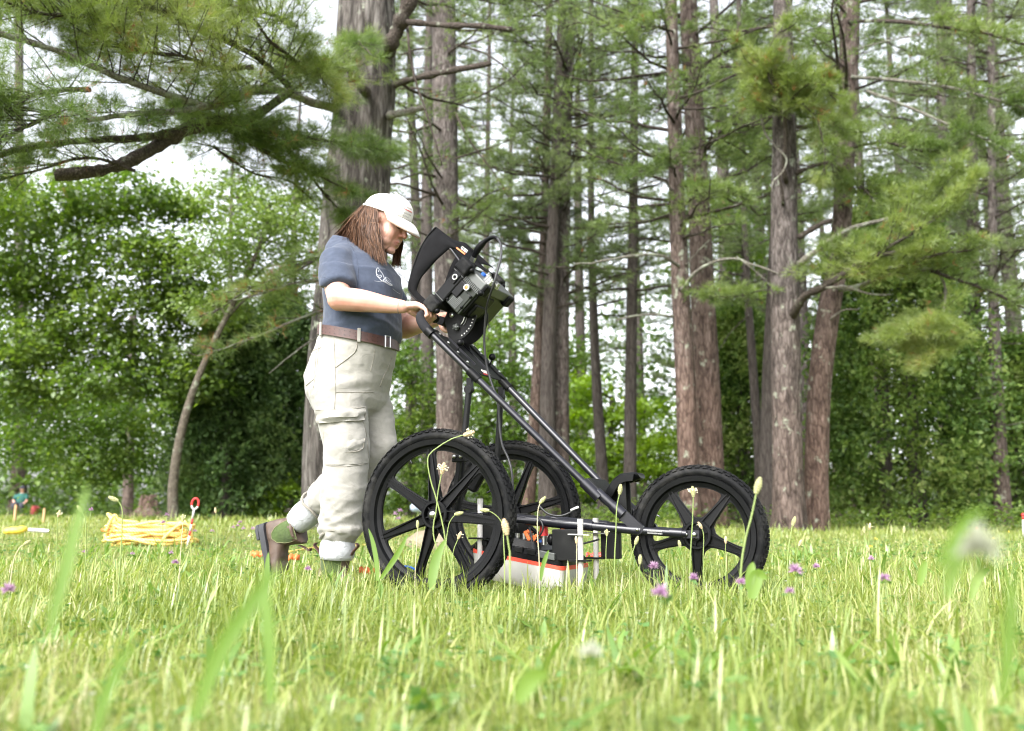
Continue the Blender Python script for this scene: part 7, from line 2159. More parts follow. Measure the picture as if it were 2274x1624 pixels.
# locks hanging past the far cheek, and fine stray hairs
for i in range(110):
    P0 = hd(0.030 + hr.normal(0, 0.01), 0.078, 0.0 + hr.normal(0, 0.02))
    P3 = pa(hr.uniform(868, 893), hr.uniform(582, 600), -0.09)
    P2 = pa(hr.uniform(872, 890), hr.uniform(560, 572), -0.095)
    strand([P0, (P0 + P2) / 2 + V3(0, 0.015, 0), P2, P3], hr.uniform(0.003, 0.006))
for i in range(60):
    P0 = hd(-0.09, hr.normal(0, 0.04), 0.02)
    P3 = pa(hr.uniform(738, 790), hr.uniform(515, 540), hr.uniform(-.05, .1))
    strand([P0, (P0 * 0.6 + P3 * 0.4) + V3(0, 0, 0.006), P3], hr.uniform(0.002, 0.004), 7)
hm = py_mesh('hair', np.vstack(HV), HF, M['hair'], True)
hair = link('hair', hm, person)
# under-layer that fills the hair out
mb = MB()
mb.ball(hd(-0.036, 0, -0.005), (0.080, 0.073, 0.080), HR, 20, 14)
mb.tube([hd(-0.055, 0, -0.01), pa(803, 520, 0.0), pa(790, 545, 0.0)], [0.070, 0.062, 0.045], 18)
pp('hair_underlayer', plain('dark_brown_hair', (0.045, 0.020, 0.011), 0.55, 0, 0.3, 80), lambda m: m.add(mb.V, mb.F))

# cap --------------------------------------------------------------------------
def cap_pt(a, e, off=0.0):
    """a: angle round the head (0 = front), e: 0 band .. 1 crown top"""
    t = e * math.pi / 2
    rx, ry, rz = 0.112 + off, 0.089 + off, 0.090 + off
    sx = math.cos(t) ** 0.85
    bulge = 0.012 * max(0, math.cos(a)) * math.sin(2 * t)
    return hd(-0.012 + (rx * math.cos(a)) * sx + bulge, ry * math.sin(a) * sx, 0.038 + 0.020 * math.cos(a) * 0 + rz * math.sin(t) + 0.010 * e * math.cos(a))


def cap_dome(m):
    na, ne = 48, 14
    V = [cap_pt(2 * math.pi * k / na, e, 0.0016 * nz(math.cos(2 * math.pi * k / na) * 3, math.sin(2 * math.pi * k / na) * 3, e * 4)) for e in np.linspace(0, 0.985, ne) for k in range(na)]
    V.append(cap_pt(0, 1.0)); F = []
    for i in range(ne - 1):
        for k in range(na):
            l = (k + 1) % na
            F.append((i * na + k, i * na + l, (i + 1) * na + l, (i + 1) * na + k))
    F += [((ne - 1) * na + k, (ne - 1) * na + (k + 1) % na, len(V) - 1) for k in range(na)]
    m.add(V, F)


cap = pp('cap', M['cap'], cap_dome)
mo = cap.modifiers.new('thickness', 'SOLIDIFY'); mo.thickness = 0.003; mo.offset = -1
for k in range(6):
    a0 = math.pi / 6 + k * math.pi / 3
    pp('panel_seam', M['cap'], lambda m: m.tube([cap_pt(a0, e, 0.0012) for e in np.linspace(0, 1, 14)], 0.0012, 5), cap)
pp('cap_button', M['cap'], lambda m: m.ball(cap_pt(0, 1, 0.001), (0.007, 0.007, 0.0045), HR, 10, 6), cap)
pp('cap_band', M['cap'], lambda m: m.tube([cap_pt(a, 0.0, 0.0005) for a in np.linspace(0, 2 * math.pi, 49)[:-1]], 0.0028, 6, closed=True), cap)


def brim(m, off):
    nu, nv = 25, 8
    V = []
    for j in range(nv):
        v = j / (nv - 1)
        for i in range(nu):
            a = R(-74) + R(148) * i / (nu - 1)
            b0 = V3(-0.012 + 0.112 * math.cos(a), 0.089 * math.sin(a), 0.040)
            out = 0.075 * math.cos(a * 0.98) ** 0.75 if abs(a) < R(88) else 0
            q = b0 + V3(out * v, 0, -0.046 * v * v * math.cos(a) - 0.020 * (abs(math.sin(a)) ** 2.2) * (0.15 + 0.85 * v) + off)
            V.append(hd(*q))
    m.add(V, [(j * nu + i, j * nu + i + 1, (j + 1) * nu + i + 1, (j + 1) * nu + i) for j in range(nv - 1) for i in range(nu - 1)])


br = pp('cap_brim', M['cap'], lambda m: brim(m, 0.0), cap)
mo = br.modifiers.new('thickness', 'SOLIDIFY'); mo.thickness = 0.0035; mo.offset = 0
un = pp('brim_underside', M['cap_under'], lambda m: brim(m, -0.0035), br)
pp('cap_strap', M['cap'], lambda m: m.tube([cap_pt(math.pi + t, 0.0, 0.002) for t in np.linspace(-0.5, 0.5, 9)], 0.006, 6), cap)
# embroidery on the cap front: small grey letters with a red line
for row, (e, wds, mt) in enumerate(((0.40, 5, 'print_grey'), (0.30, 1, 'red'), (0.20, 5, 'print_grey'), (0.11, 4, 'print_grey'))):
    for k in range(wds):
        if mt == 'red':
            pp('cap_stripe', M['red'], lambda m: m.tube([cap_pt(a, e, 0.0018) for a in np.linspace(-0.62, -0.05, 9)], 0.0016, 5), cap)
        else:
            a0 = -0.55 + k * 0.10
            pp('cap_lettering', M['print_grey'], lambda m: m.tube([cap_pt(a0, e - 0.022, 0.0014), cap_pt(a0 + 0.03, e + 0.022, 0.0014), cap_pt(a0 + 0.055, e - 0.018, 0.0014)], 0.0008, 4), cap)
# ------------------------------------------------------------------ field kit lying about
M['rope'] = None
m, n, l, out = nmat('braided_yellow_rope')
b = n.new('ShaderNodeBsdfPrincipled'); b.inputs['Roughness'].default_value = 0.7
tc = n.new('ShaderNodeTexCoord')
wv = n.new('ShaderNodeTexWave'); wv.inputs['Scale'].default_value = 26; wv.inputs['Distortion'].default_value = 1.2; wv.bands_direction = 'DIAGONAL'
l.new(tc.outputs['Object'], wv.inputs['Vector'])
rp = ramp(n, [(0.25, (0.70, 0.42, 0.04)), (0.45, (0.78, 0.62, 0.20)), (0.62, (0.80, 0.75, 0.58)), (0.9, (0.72, 0.50, 0.08))])
l.new(wv.outputs['Fac'], rp.inputs[0]); l.new(rp.outputs[0], b.inputs['Base Color']); l.new(b.outputs[0], out.inputs[0])
M['rope'] = m
M['wood'] = plain('raw_wood', (0.42, 0.26, 0.13), 0.8, 0, 0.15, 40)
M['teal'] = plain('teal_cloth', (0.02, 0.095, 0.08), 0.9, 0, 0.15, 20)
M['jeans'] = plain('dark_cloth', (0.035, 0.035, 0.05), 0.9, 0, 0.2, 20)
M['maroon'] = plain('maroon_bucket', (0.22, 0.015, 0.03), 0.5)
M['pale_blue'] = plain('pale_blue_cloth', (0.30, 0.36, 0.46), 0.8, 0, 0.15, 20)
M['sand'] = plain('sandy_soil', (0.20, 0.165, 0.11), 0.95, 0, 0.2, 20, 0.5, 60)
sr = np.random.default_rng(21)


def tp(name, mat, fn, parent, smooth=True, auto=None):
    mb = MB(); fn(mb)
    return mb.build(name, mat, parent, smooth, auto=auto)


# heap of coiled rope
YR = 8.2
rb = on_ground(330, YR)
rope = thing('rope_coil', 'heap of coiled yellow rope lying in the lawn with orange stakes on it', 'rope', rb)
for i in range(13):
    L_ = sr.uniform(0.26, 0.345); z = 0.025 + 0.0125 * i
    cx = sr.normal(0, 0.03); tw = sr.uniform(-0.22, 0.22); dy = sr.uniform(0.06, 0.13); cx += sr.normal(0, 0.02)
    pts = []
    for q in np.linspace(0, 2 * math.pi, 15)[:-1]:
        x = L_ * math.copysign(abs(math.cos(q)) ** 0.8, math.cos(q)); y = dy * math.sin(q)
        pts.append((cx + x, y, z + tw * x * 0.5 * (0.5 + i / 13) + 0.014 * math.sin(3 * q + i) + 0.008 * math.sin(7 * q + 2 * i) + (0.04 if i > 9 and x < -0.2 else 0)))
    pts.append(pts[0])
    tp('rope_loop', M['rope'], lambda m: m.tube(smooth_path(pts, 54), 0.0125, 8), rope)
tp('rope_end', M['rope'], lambda m: m.tube(smooth_path([(0.17, -0.13, 0.06), (0.22, -0.13, 0.11), (0.28, -0.12, 0.165), (0.33, -0.10, 0.18), (0.37, -0.08, 0.15), (0.38, -0.06, 0.07)], 24), 0.0125, 8), rope)
tp('rope_end', M['rope'], lambda m: m.tube(smooth_path([(-0.30, -0.10, 0.12), (-0.27, -0.10, 0.20), (-0.24, -0.09, 0.25), (-0.20, -0.08, 0.21), (-0.05, -0.07, 0.19)], 20), 0.0125, 8), rope)
for k, (p, q, lab) in enumerate((((225, 1177), (292, 1179), 'orange plastic stake poking out of the low end of the rope heap'), ((304, 1169), (369, 1177), 'orange plastic stake laid along the top of the rope heap'),
                                 ((262, 1188), (330, 1183), 'orange plastic stake half buried inside the rope heap'))):
    a, c = at(*p, YR - 0.02), at(*q, YR + 0.04)
    t = thing('orange_stake', lab, 'stake', a, 0, 'orange stakes on the rope')
    tp('shaft', M['flag_orange'], lambda m: m.tube([a - a, c - a], 0.011, 10), t)
    e = (c - a) if k else (a - a + (c - a) * 0.6)
    tp('hook', M['flag_orange'], lambda m: m.tube(smooth_path([e, e + V3(0.01, 0, 0.02 if k == 0 else -0.02), e + V3(0.0, 0, 0.045 if k == 0 else -0.045)], 6), 0.012, 10), t)
# ring-topped survey pin, red and white
a = on_ground(419, 8.1); top_ = at(431, 1131, 8.1)
t = thing('survey_pin', 'red and white banded survey pin with ring handle standing by the rope heap', 'survey pin', a)
dv = (top_ - a); Ls = np.linalg.norm(dv); du = dv / Ls
bands = [(0.0, 0.22, 'red'), (0.22, 0.42, 'white_plastic'), (0.42, 0.54, 'red'), (0.54, 0.72, 'white_plastic'), (0.72, 0.82, 'red'), (0.82, 1.0, 'white_plastic')]
for s0, s1, mt in ((0.0, 0.30, 'white_plastic'), (0.30, 0.42, 'red'), (0.42, 0.60, 'white_plastic'), (0.60, 0.74, 'red'), (0.74, 1.0, 'white_plastic')):
    tp('shaft_band', M[mt], lambda m: m.tube([dv * s0, dv * s1], 0.0085, 10), t)
rc_ = dv + du * 0.044; sx_ = np.cross(du, [0, 1, 0])
ring = [rc_ + du * (0.044 * math.sin(q)) + sx_ * (0.027 * math.cos(q)) for q in np.linspace(-math.pi / 2, 1.5 * math.pi, 33)]
tp('ring_handle', M['red'], lambda m: m.tube(ring[6:27], 0.0085, 10), t)
tp('ring_handle', M['white_plastic'], lambda m: m.tube(ring[:7], 0.0085, 10), t)
tp('ring_handle', M['white_plastic'], lambda m: m.tube(ring[26:], 0.0085, 10), t)
# second pin at the frame edge
a = on_ground(2268, 10.5); t = thing('survey_pin', 'red topped survey pin cut off by the frame edge', 'survey pin', a)
tp('shaft_band', M['white_plastic'], lambda m: m.tube([(0, 0, 0), (0.01, 0, 0.20)], 0.010, 10), t)
tp('ring_handle', M['red'], lambda m: (m.tube([(0.01, 0, 0.20), (0.012, 0, 0.245)], 0.011, 10), m.ball((0.012, 0, 0.25), 0.018)), t)
# white tube and yellow bag
a = on_ground(88, 8.6)
t = thing('plastic_tube', 'white plastic tube lying in the lawn', 'tube', a + V3(0, 0, 0.10))
tp('tube_wall', M['white_plastic'], lambda m: m.tube([(-0.085, 0, 0.012), (0.0, 0.01, 0.006), (0.075, 0.02, 0.0)], 0.017, 12), t, auto=40)
tp('end_cap', M['steel'], lambda m: m.tube([(0.073, 0.02, 0.0), (0.082, 0.021, -0.001)], 0.019, 12), t, auto=40)
a = on_ground(36, 8.9)
tag(tp('yellow_bag', M['yellow'], lambda m: (m.ball((0, 0, 0.09), (0.09, 0.05, 0.035)), m.ball((0.05, 0.02, 0.10), (0.05, 0.05, 0.03)), m.ball((-0.05, -0.01, 0.085), (0.05, 0.04, 0.03))), None), 'crumpled yellow bag in the lawn beside the white tube', 'bag').location = a
# wooden stakes
for px, hh, lab in ((33, 0.24, 'raw wooden stake leaning in front of the crouching figure'), (97, 0.19, 'pale thin wooden stake standing alone in the far lawn')):
    a = on_ground(px, 14); st_ = tag(tp('wooden_stake', M['wood'], lambda m: m.prism([(-0.014, -0.014, -0.05), (0.014, -0.014, -0.05), (0.020, -0.012, hh), (0.003, -0.012, hh + 0.02), (-0.008, -0.014, hh)], (0, 0.028, 0)), None, False), lab, 'stake', 'wooden stakes in the lawn')
    st_.location = a
# taut rope line in the lawn
pts = [(640, 1226, 7.0), (700, 1216, 7.6), (770, 1212, 8.0), (822, 1209, 8.3), (862, 1197, 9.0), (905, 1189, 9.8), (1000, 1177, 11.0), (1105, 1166, 12.5)]
W_ = np.array([at(*q) for q in pts]); o0 = W_[0].copy()
tag(tp('rope_line', M['rope'], lambda m: m.tube(smooth_path(W_ - o0, 60), 0.008, 6), None), 'single yellow and white rope stretched through the lawn behind the boots', 'rope').location = o0
# orange flagging strips
for k, (px, py, Y, w, lab) in enumerate(((572, 1236, 5.4, 0.08, 'short orange strip in the lawn beyond the raised boot'), (648, 1243, 4.9, 0.07, 'crumpled orange strip between the two boots'), (815, 1274, 4.3, 0.07, 'thin orange strip beside the nearest wheel'),
                                         (1322, 1238, 6.0, 0.11, 'pinkish red strip in the lawn behind the white guide posts'))):
    c = at(px, py, Y)
    mb = MB(); nn_ = 9; V = []
    for i in range(nn_):
        u = i / (nn_ - 1) - 0.5
        for v_ in (0, 1): V.append((u * w, 0.012 * math.sin(i * 1.7) + 0.01 * v_, v_ * 0.026 + 0.007 * math.sin(i * 2.3)))
    mb.add(V, [(2 * i, 2 * i + 2, 2 * i + 3, 2 * i + 1) for i in range(nn_ - 1)])
    o = mb.build('flagging_strip', M['flag_orange'] if k < 3 else M['red'], None, True, loc=c)
    s_ = o.modifiers.new('thickness', 'SOLIDIFY'); s_.thickness = 0.002
    tag(o, lab, 'flagging strip', 'orange strips in the lawn')
# blue strap by the wheel, pale bundle and soil heap seen through it
c = at(900, 1262, 4.3)
tag(tp('blue_cord', M['blue'], lambda m: m.tube(smooth_path([(-0.04, 0, -0.01), (0, 0, 0.008), (0.05, 0.01, -0.012), (0.07, 0.01, -0.05)], 16), 0.0045, 7), None), 'short blue cord looped in the lawn inside the nearest wheel', 'cord').location = c
a = on_ground(932, 15)
t = thing('cloth_bundle', 'pale blue bundle lying far off seen through the nearest wheel', 'bundle', a)
tp('bundle_cloth', M['pale_blue'], lambda m: (m.ball((0, 0, 0.24), (0.12, 0.1, 0.09)), m.ball((0.10, 0, 0.20), (0.09, 0.09, 0.08)), m.ball((-0.08, 0.02, 0.22), (0.07, 0.08, 0.07))), t)
a = on_ground(972, 8.2)
mb = MB(); rings = []
for r_, z_ in ((0.30, -0.02), (0.24, 0.06), (0.15, 0.11), (0.06, 0.13)):
    rings.append(np.array([(r_ * math.cos(q) * sr.uniform(0.85, 1.15), r_ * math.sin(q) * sr.uniform(0.85, 1.15), z_ * sr.uniform(0.9, 1.1)) for q in np.linspace(0, 2 * math.pi, 15)[:-1]]))
mb.loft(rings)
tag(mb.build('soil_heap', M['sand'], None, True, loc=a), 'low heap of pale sandy soil seen between the spokes of the nearest wheel', 'soil heap')

# crouching person far off by the grey trunk
fp = on_ground(46, 39.5)
mb = MB()
mb.loft([ering(V3(0, 0, 0.42), 0.17, 0.14), ering(V3(0, -0.02, 0.62), 0.19, 0.15), ering(V3(0.02, -0.04, 0.84), 0.20, 0.13), ering(V3(0.03, -0.05, 0.92), 0.10, 0.09)])
mb.tube([(0.04, -0.06, 0.92), (0.05, -0.10, 1.02)], 0.055, 12); mb.ball((0.06, -0.12, 1.08), (0.085, 0.10, 0.11))
for s in (-1, 1):
    mb.tube(smooth_path([(s * 0.18, -0.04, 0.84), (s * 0.26, -0.12, 0.62), (s * 0.16 + 0.06, -0.28, 0.50)], 8), [0.055] * 4 + [0.04] * 4, 10)
    mb.tube(smooth_path([(s * 0.09, 0, 0.45), (s * 0.16, -0.30, 0.42), (s * 0.15, -0.12, 0.08)], 9), [0.09] * 5 + [0.06] * 4, 12)
    mb.ball((s * 0.15, -0.18, 0.04), (0.05, 0.12, 0.045))
fig = link('person', fuse(mb, 'person', 0.02, 3), None, fp); fig.data.materials.append(M['skin']); set_smooth(fig.data)
tag(fig, 'person in a teal shirt crouching far off at the foot of a grey trunk', 'person')
tp('shirt', M['teal'], lambda m: (m.loft([ering(V3(0, 0, 0.46), 0.185, 0.155), ering(V3(0, -0.02, 0.62), 0.205, 0.165), ering(V3(0.02, -0.04, 0.84), 0.215, 0.145), ering(V3(0.03, -0.05, 0.915), 0.11, 0.10)]), [m.tube([(s * 0.18, -0.04, 0.85), (s * 0.25, -0.11, 0.66)], 0.07, 10) for s in (-1, 1)]), fig)
tp('trousers', M['jeans'], lambda m: [m.tube(smooth_path([(s * 0.09, 0, 0.47), (s * 0.16, -0.30, 0.43), (s * 0.15, -0.12, 0.10)], 9), [0.105] * 5 + [0.075] * 4, 12) for s in (-1, 1)], fig)
tp('hat', M['jeans'], lambda m: (m.ball((0.06, -0.12, 1.13), (0.10, 0.11, 0.07)), m.lathe([(0.17, 0), (0.17, 0.012)], (0.06, -0.12, 1.11), (0, 0, 1), 16)), fig)
a = on_ground(72, 39)
tag(tp('bucket', M['maroon'], lambda m: m.lathe([(0.13, 0.12), (0.16, 0.42), (0.15, 0.42), (0.12, 0.14)], (0, 0, 0), (0.3, 0, 1), 16), None, auto=40), 'maroon bucket standing beside the crouching figure', 'bucket').location = a

# ------------------------------------------------------------------ flowers and stalks in the lawn
M['stem'] = leafmat('green_stem', [(0, (0.16, 0.24, 0.05)), (1, (0.26, 0.32, 0.10))], 0.15, 0.06, 2)
M['dry_stem'] = leafmat('dry_stem', [(0, (0.42, 0.38, 0.22)), (1, (0.52, 0.47, 0.30))], 0.15, 0.06, 2)
M['head_green'] = plain('green_flower_spike', (0.34, 0.34, 0.16), 0.8, 0, 0.35, 160, 0.8, 600)
M['head_tan'] = plain('tan_flower_spike', (0.50, 0.38, 0.22), 0.8, 0, 0.35, 160, 0.8, 600)
M['anther'] = plain('cream_anthers', (0.74, 0.70, 0.50), 0.7, 0, 0.1, 50)
M['clover_petal'] = leafmat('mauve_petals', [(0, (0.30, 0.16, 0.28)), (0.6, (0.44, 0.28, 0.41)), (1, (0.58, 0.46, 0.55))], 0.4, 0.03, 40)
M['white_petal'] = leafmat('white_petals', [(0, (0.40, 0.42, 0.30)), (1, (0.58, 0.58, 0.52))], 0.4, 0.03, 40)
M['butter'] = leafmat('yellow_petals', [(0, (0.75, 0.50, 0.02)), (1, (0.85, 0.65, 0.05))], 0.3, 0.1, 40)
M['hawk'] = leafmat('orange_petals', [(0, (0.75, 0.20, 0.02)), (1, (0.85, 0.30, 0.03))], 0.3, 0.1, 40)


def stalk(Y, head, pts, lab, flower=0, size=1.0, dry=False, tan=False):
    """ribwort stalk: a head seen at `head`, a stem through pts down to the soil"""
    base = on_ground(pts[-1][0] if len(pts) else head[0], Y)
    t = thing('plantain_stalk', lab, 'plantain', base, 0, 'plantain stalks in the lawn')
    W = [at(px, py, Y) - base for px, py in [head] + list(pts)]
    if W[-1][2] > 0.0: W.append(V3(W[-1][0] * 0.6, 0, -0.01))
    P = smooth_path(W, 22)
    d = W[0] - W[1]; d = d / np.linalg.norm(d)
    tp('stem', M['dry_stem' if dry else 'stem'], lambda m: m.tube(P, np.linspace(0.0013, 0.0021, 22) * size, 6), t)
    L = 0.0125 * size
    x, y, z = frame(d)
    hm_ = M['head_tan' if tan else 'head_green']
    tp('flower_head', hm_, lambda m: ([m.ball(W[0] + d * (L * (q - 0.3)) + 0.0042 * size * math.sin(math.pi * (0.12 + 0.8 * (q + 1) / 2)) * (math.cos(a_) * x + math.sin(a_) * y), 0.0030 * size, None, 6, 4) for q in np.linspace(-1, 1, 7) for a_ in np.linspace(0, 2 * math.pi, 7)[:-1] + q * 2.0], m.ball(W[0] - d * L * 0.3, (0.0042 * size, 0.0042 * size, 0.0042 * size), None, 8, 6), m.tube([W[0] - d * L * 1.1, W[0] - d * 0.3 * L, W[0] + d * L * 0.6], [0.0030 * size, 0.0052 * size, 0.0025 * size], 8)), t)
    if flower:
        def st(m):
            for k in range(flower):
                q = sr.uniform(-0.9, 0.2); a_ = sr.uniform(0, 6.28)
                e = math.cos(a_) * x + math.sin(a_) * y
                s0 = W[0] + d * L * q; e1_ = s0 + e * sr.uniform(0.009, 0.014) * size + d * 0.003
                m.tube([s0, e1_], 0.0003, 3); m.ball(e1_, 0.0017 * size, None, 6, 4)
        tp('stamen', M['anther'], st, t, True)
    return t


STALKS = [
    (3.15, (1044, 962), [(1032, 966), (1000, 976), (958, 1004), (949, 1025), (956, 1067), (970, 1113), (984, 1171), (993, 1229), (1007, 1299)], 'tall plantain stalk bent right over in front of the nearest wheel top', 16, 1.25, False, True),
    (3.2, (984, 1037), [(979, 1058), (972, 1095), (968, 1136), (963, 1160), (962, 1187), (970, 1222), (981, 1294)], 'plantain stalk with open cream anthers standing before the nearest wheel hub', 26, 1.25, False, True),
    (3.6, (927, 1162), [(927, 1171), (922, 1262)], 'pale straight plantain stalk in the hollow of the nearest wheel behind the boots', 0, 0.9, True, False),
    (3.3, (1021, 1140), [(1012, 1142), (998, 1160), (992, 1190), (990, 1213), (984, 1264)], 'plantain stalk nodding to the side just below the nearest wheel hub', 0, 1.0, False, False),
    (3.4, (1021, 1187), [(1016, 1199), (1004, 1241)], 'short brown headed plantain stalk under the nearest wheel hub', 6, 0.9, False, True),
    (3.2, (1073, 1133), [(1084, 1134), (1105, 1148), (1116, 1169), (1118, 1206), (1120, 1252)], 'plantain stalk arching towards the nearest wheel hub from its front tyre', 0, 1.0, False, False),
    (2.5, (1121, 1166), [(1124, 1180), (1130, 1218), (1132, 1250)], 'fat soft looking plantain head close to the front edge of the nearest tyre', 0, 1.35, False, True),
    (3.3, (1206, 1109), [(1200, 1116), (1194, 1136), (1193, 1183), (1197, 1252)], 'plantain stalk hooked over before the red plug', 0, 1.0, True, False),
    (3.2, (1377, 1084), [(1376, 1093), (1369, 1129), (1367, 1183), (1364, 1260)], 'plantain stalk in front of the black scooped rest', 0, 1.1, False, False),
    (3.1, (1538, 1089), [(1539, 1100), (1537, 1161), (1534, 1210), (1531, 1290)], 'plantain stalk with white anthers standing before the front wheel hub', 24, 1.1, False, False),
    (2.35, (1684, 1074), [(1680, 1089), (1669, 1143), (1653, 1206), (1644, 1290)], 'thick plantain stalk leaning against the leading edge of the front tyre', 0, 1.35, False, False),
    (3.4, (1553, 1165), [(1557, 1172), (1562, 1192), (1561, 1250)], 'small brown plantain head beside the front wheel hub', 4, 0.85, False, True),
    (3.2, (1414, 1198), [(1408, 1215), (1398, 1262)], 'plantain stalk leaning along the trailing side of the front tyre', 0, 0.95, False, False),
    (3.0, (1421, 1240), [(1419, 1290)], 'low plantain stalk at the trailing foot of the front tyre', 0, 0.95, False, False),
    (3.4, (1508, 1206), [(1511, 1220), (1516, 1250)], 'short plantain stalk under the fork end of the front wheel', 0, 0.85, False, False),
    (3.4, (1611, 1197), [(1610, 1250)], 'short thin plantain stalk inside the leading half of the front wheel', 0, 0.8, False, True),
    (3.5, (1347, 1181), [(1347, 1190), (1345, 1240)], 'tiny starry plantain flower before the lower bar', 10, 0.8, False, False),
    (3.4, (1279, 1197), [(1280, 1210), (1280, 1250)], 'thin dry plantain stalk against the white guide post', 0, 0.8, True, True),
    (3.4, (249, 1107), [(261, 1112), (271, 1131), (271, 1166), (268, 1230)], 'plantain stalk nodding over the rope heap', 0, 1.2, False, False),
    (3.6, (175, 1128), [(183, 1139), (190, 1163), (190, 1242)], 'plantain stalk nodding between the wooden stakes and the rope heap', 0, 1.0, False, False),
    (4.2, (131, 1139), [(128, 1150), (125, 1215)], 'starry plantain head near the pale thin stake', 10, 0.95, False, True),
    (4.2, (406, 1148), [(406, 1160), (401, 1230)], 'starry plantain head beside the ringed survey pin', 10, 1.0, True, False),
    (4.6, (556, 1188), [(556, 1198), (558, 1230)], 'starry white plantain head by the raised boot', 14, 0.9, False, False),
    (5.0, (478, 1132), [(480, 1152), (481, 1200)], 'thin plantain stalk before the dark evergreen trunk', 0, 0.9, False, True),
    (3.0, (62, 1204), [(52, 1210), (40, 1222), (27, 1262)], 'dry white stalk arching under the white tube', 0, 0.8, True, False),
    (3.3, (1763, 1155), [(1758, 1172), (1748, 1250)], 'plantain stalk leaning before the ribbed foot of the knotted pine', 0, 1.05, False, False),
    (4.2, (1918, 1175), [(1920, 1230)], 'taller of two close plantain stalks before the arborvitae', 0, 0.95, False, False),
    (4.2, (1931, 1167), [(1928, 1230)], 'flowering one of two close plantain stalks before the arborvitae', 6, 0.95, False, True),
    (4.2, (2007, 1174), [(2005, 1220)], 'single plantain stalk before the arborvitae trunk', 0, 0.95, False, False),
    (3.6, (1777, 1204), [(1772, 1215), (1767, 1255)], 'small plantain stalk beyond the front tyre and the mauve clover', 0, 0.85, False, True),
    (3.8, (1926, 1217), [(1929, 1226), (1931, 1250)], 'low white tipped plantain stalk above the small mauve clover', 0, 0.9, True, False),
]
for q in STALKS: stalk(*q)


def bloom(name, px, py, Y, size, mat, lab, cat, group, npet=70, stemmat='stem'):
    p = at(px, py, Y); base = on_ground(px, Y)
    t = thing(name, lab, cat, base, 0, group)
    c = p - base
    tp('stem', M[stemmat], lambda m: m.tube(smooth_path([V3(sr.normal(0, 0.012), 0, -0.01), c * V3(0.5, 1, 0.5) + V3(sr.normal(0, 0.006), 0, 0), c - V3(0, 0, size * 0.4)], 9), 0.0014, 5), t)
    u = unit(sr.normal(size=(npet, 3))); u[:, 2] = np.abs(u[:, 2]) * 1.2 - 0.35; u = unit(u)
    V, F = needle_tris(sr, np.tile(c, (npet, 1)) + u * size * 0.10, u, 1, size * 0.62, size * 0.22, 0.18)
    link('petal', np_mesh('petal', V, F, M[mat]), t)['kind'] = 'stuff'
    if mat in ('clover_petal', 'white_petal'):
        lp = c - V3(0, 0, size * 0.5); k = 5
        for _ in range(3):
            V, F = leaf_quads(sr, lp[None] + sr.normal(size=(1, 3)) * V3(size * 0.5, size * 0.5, size * 0.1), V3(0, 0, 1) + 0.4 * sr.normal(size=(1, 3)), size * 0.9, 0.6)
            link('leaf', np_mesh('leaf', V, F, M['clover_leaf']), t)
    return t


CL = [(1766, 1266, 2.3, .026, 'large mauve clover just beyond the front tyre'), (1812, 1258, 3.0, .018, 'small mauve clover past the large one beyond the front tyre'), (1963, 1283, 2.4, .022, 'mauve clover low in the lawn before the arborvitae'), (1934, 1241, 3.6, .018, 'small mauve clover under the plantain pair'),
      (1753, 1313, 2.0, .016, 'faint mauve clover below the large one beyond the front tyre'), (1451, 1258, 2.9, .024, 'ragged mauve clover at the trailing foot of the front wheel'), (1540, 1283, 2.5, .020, 'round mauve clover under the front wheel hub'), (1466, 1316, 1.75, .026, 'biggest mauve clover close before the front wheel'),
      (1646, 1293, 2.3, .022, 'magenta clover under the leading part of the front tyre'), (18, 1309, 2.1, .024, 'mauve clover by the frame edge on the rope side'), (389, 1249, 3.2, .020, 'mauve clover in the lawn before the rope heap'),
      (684, 1263, 3.2, .018, 'mauve clover between the two boots'), (202, 1132, 5.0, .020, 'tall mauve clover before the dark undergrowth left of the rope heap'), (362, 1160, 5.0, .020, 'mauve clover above the top stake of the rope heap'), (370, 1143, 5.2, .020, 'highest mauve clover above the rope heap')]
for px, py, Y, s, lab in CL: bloom('clover_flower', px, py, Y, s, 'clover_petal', lab, 'clover', 'mauve clovers in the lawn')
for px, py in ((432, 1179), (471, 1179), (517, 1171), (528, 1168), (540, 1173), (561, 1175), (533, 1160)): bloom('clover_flower', px, py, 6.5, .026, 'clover_petal', 'small far mauve clover in the patch beside the raised boot', 'clover', 'mauve clovers beside the raised boot', 30)
for px, py in ((888, 1134), (877, 1141), (884, 1152)): bloom('clover_flower', px, py, 7.0, .034, 'clover_petal', 'one of three mauve clovers seen through the nearest wheel', 'clover', 'mauve clovers through the nearest wheel', 30)
for px, py in ((188, 1225), (294, 1230), (379, 1228)): bloom('clover_flower', px, py, 4.6, .020, 'clover_petal', 'small mauve clover in the lawn before the rope heap', 'clover', 'mauve clovers before the rope heap', 30)
bloom('clover_flower', 1312, 1447, 0.98, .018, 'white_petal', 'white clover head out of focus below the antenna', 'clover', 'white clovers in the lawn')
bloom('clover_flower', 2166, 1218, 0.66, .026, 'white_petal', 'large blurred white clover head close to the viewer', 'clover', 'white clovers in the lawn', 110)
for px, py, Y, lab in ((1944, 1197, 5.2, 'yellow buttercup above the plantain pair'), (1933, 1214, 4.8, 'lower yellow buttercup below the plantain pair'), (1601, 1241, 4.2, 'yellow buttercup seen through the front wheel'), (2240, 1182, 6, 'yellow buttercup near the survey pin at the frame edge'), (2205, 1196, 6, 'yellow buttercup before the bare reddish pine')):
    bloom('buttercup', px, py, Y, 0.016, 'butter', lab, 'buttercup', 'buttercups in the lawn', 14)
bloom('hawkweed', 2169, 1175, 6.0, 0.020, 'hawk', 'orange flower before the bare reddish pine', 'flower', None, 18)

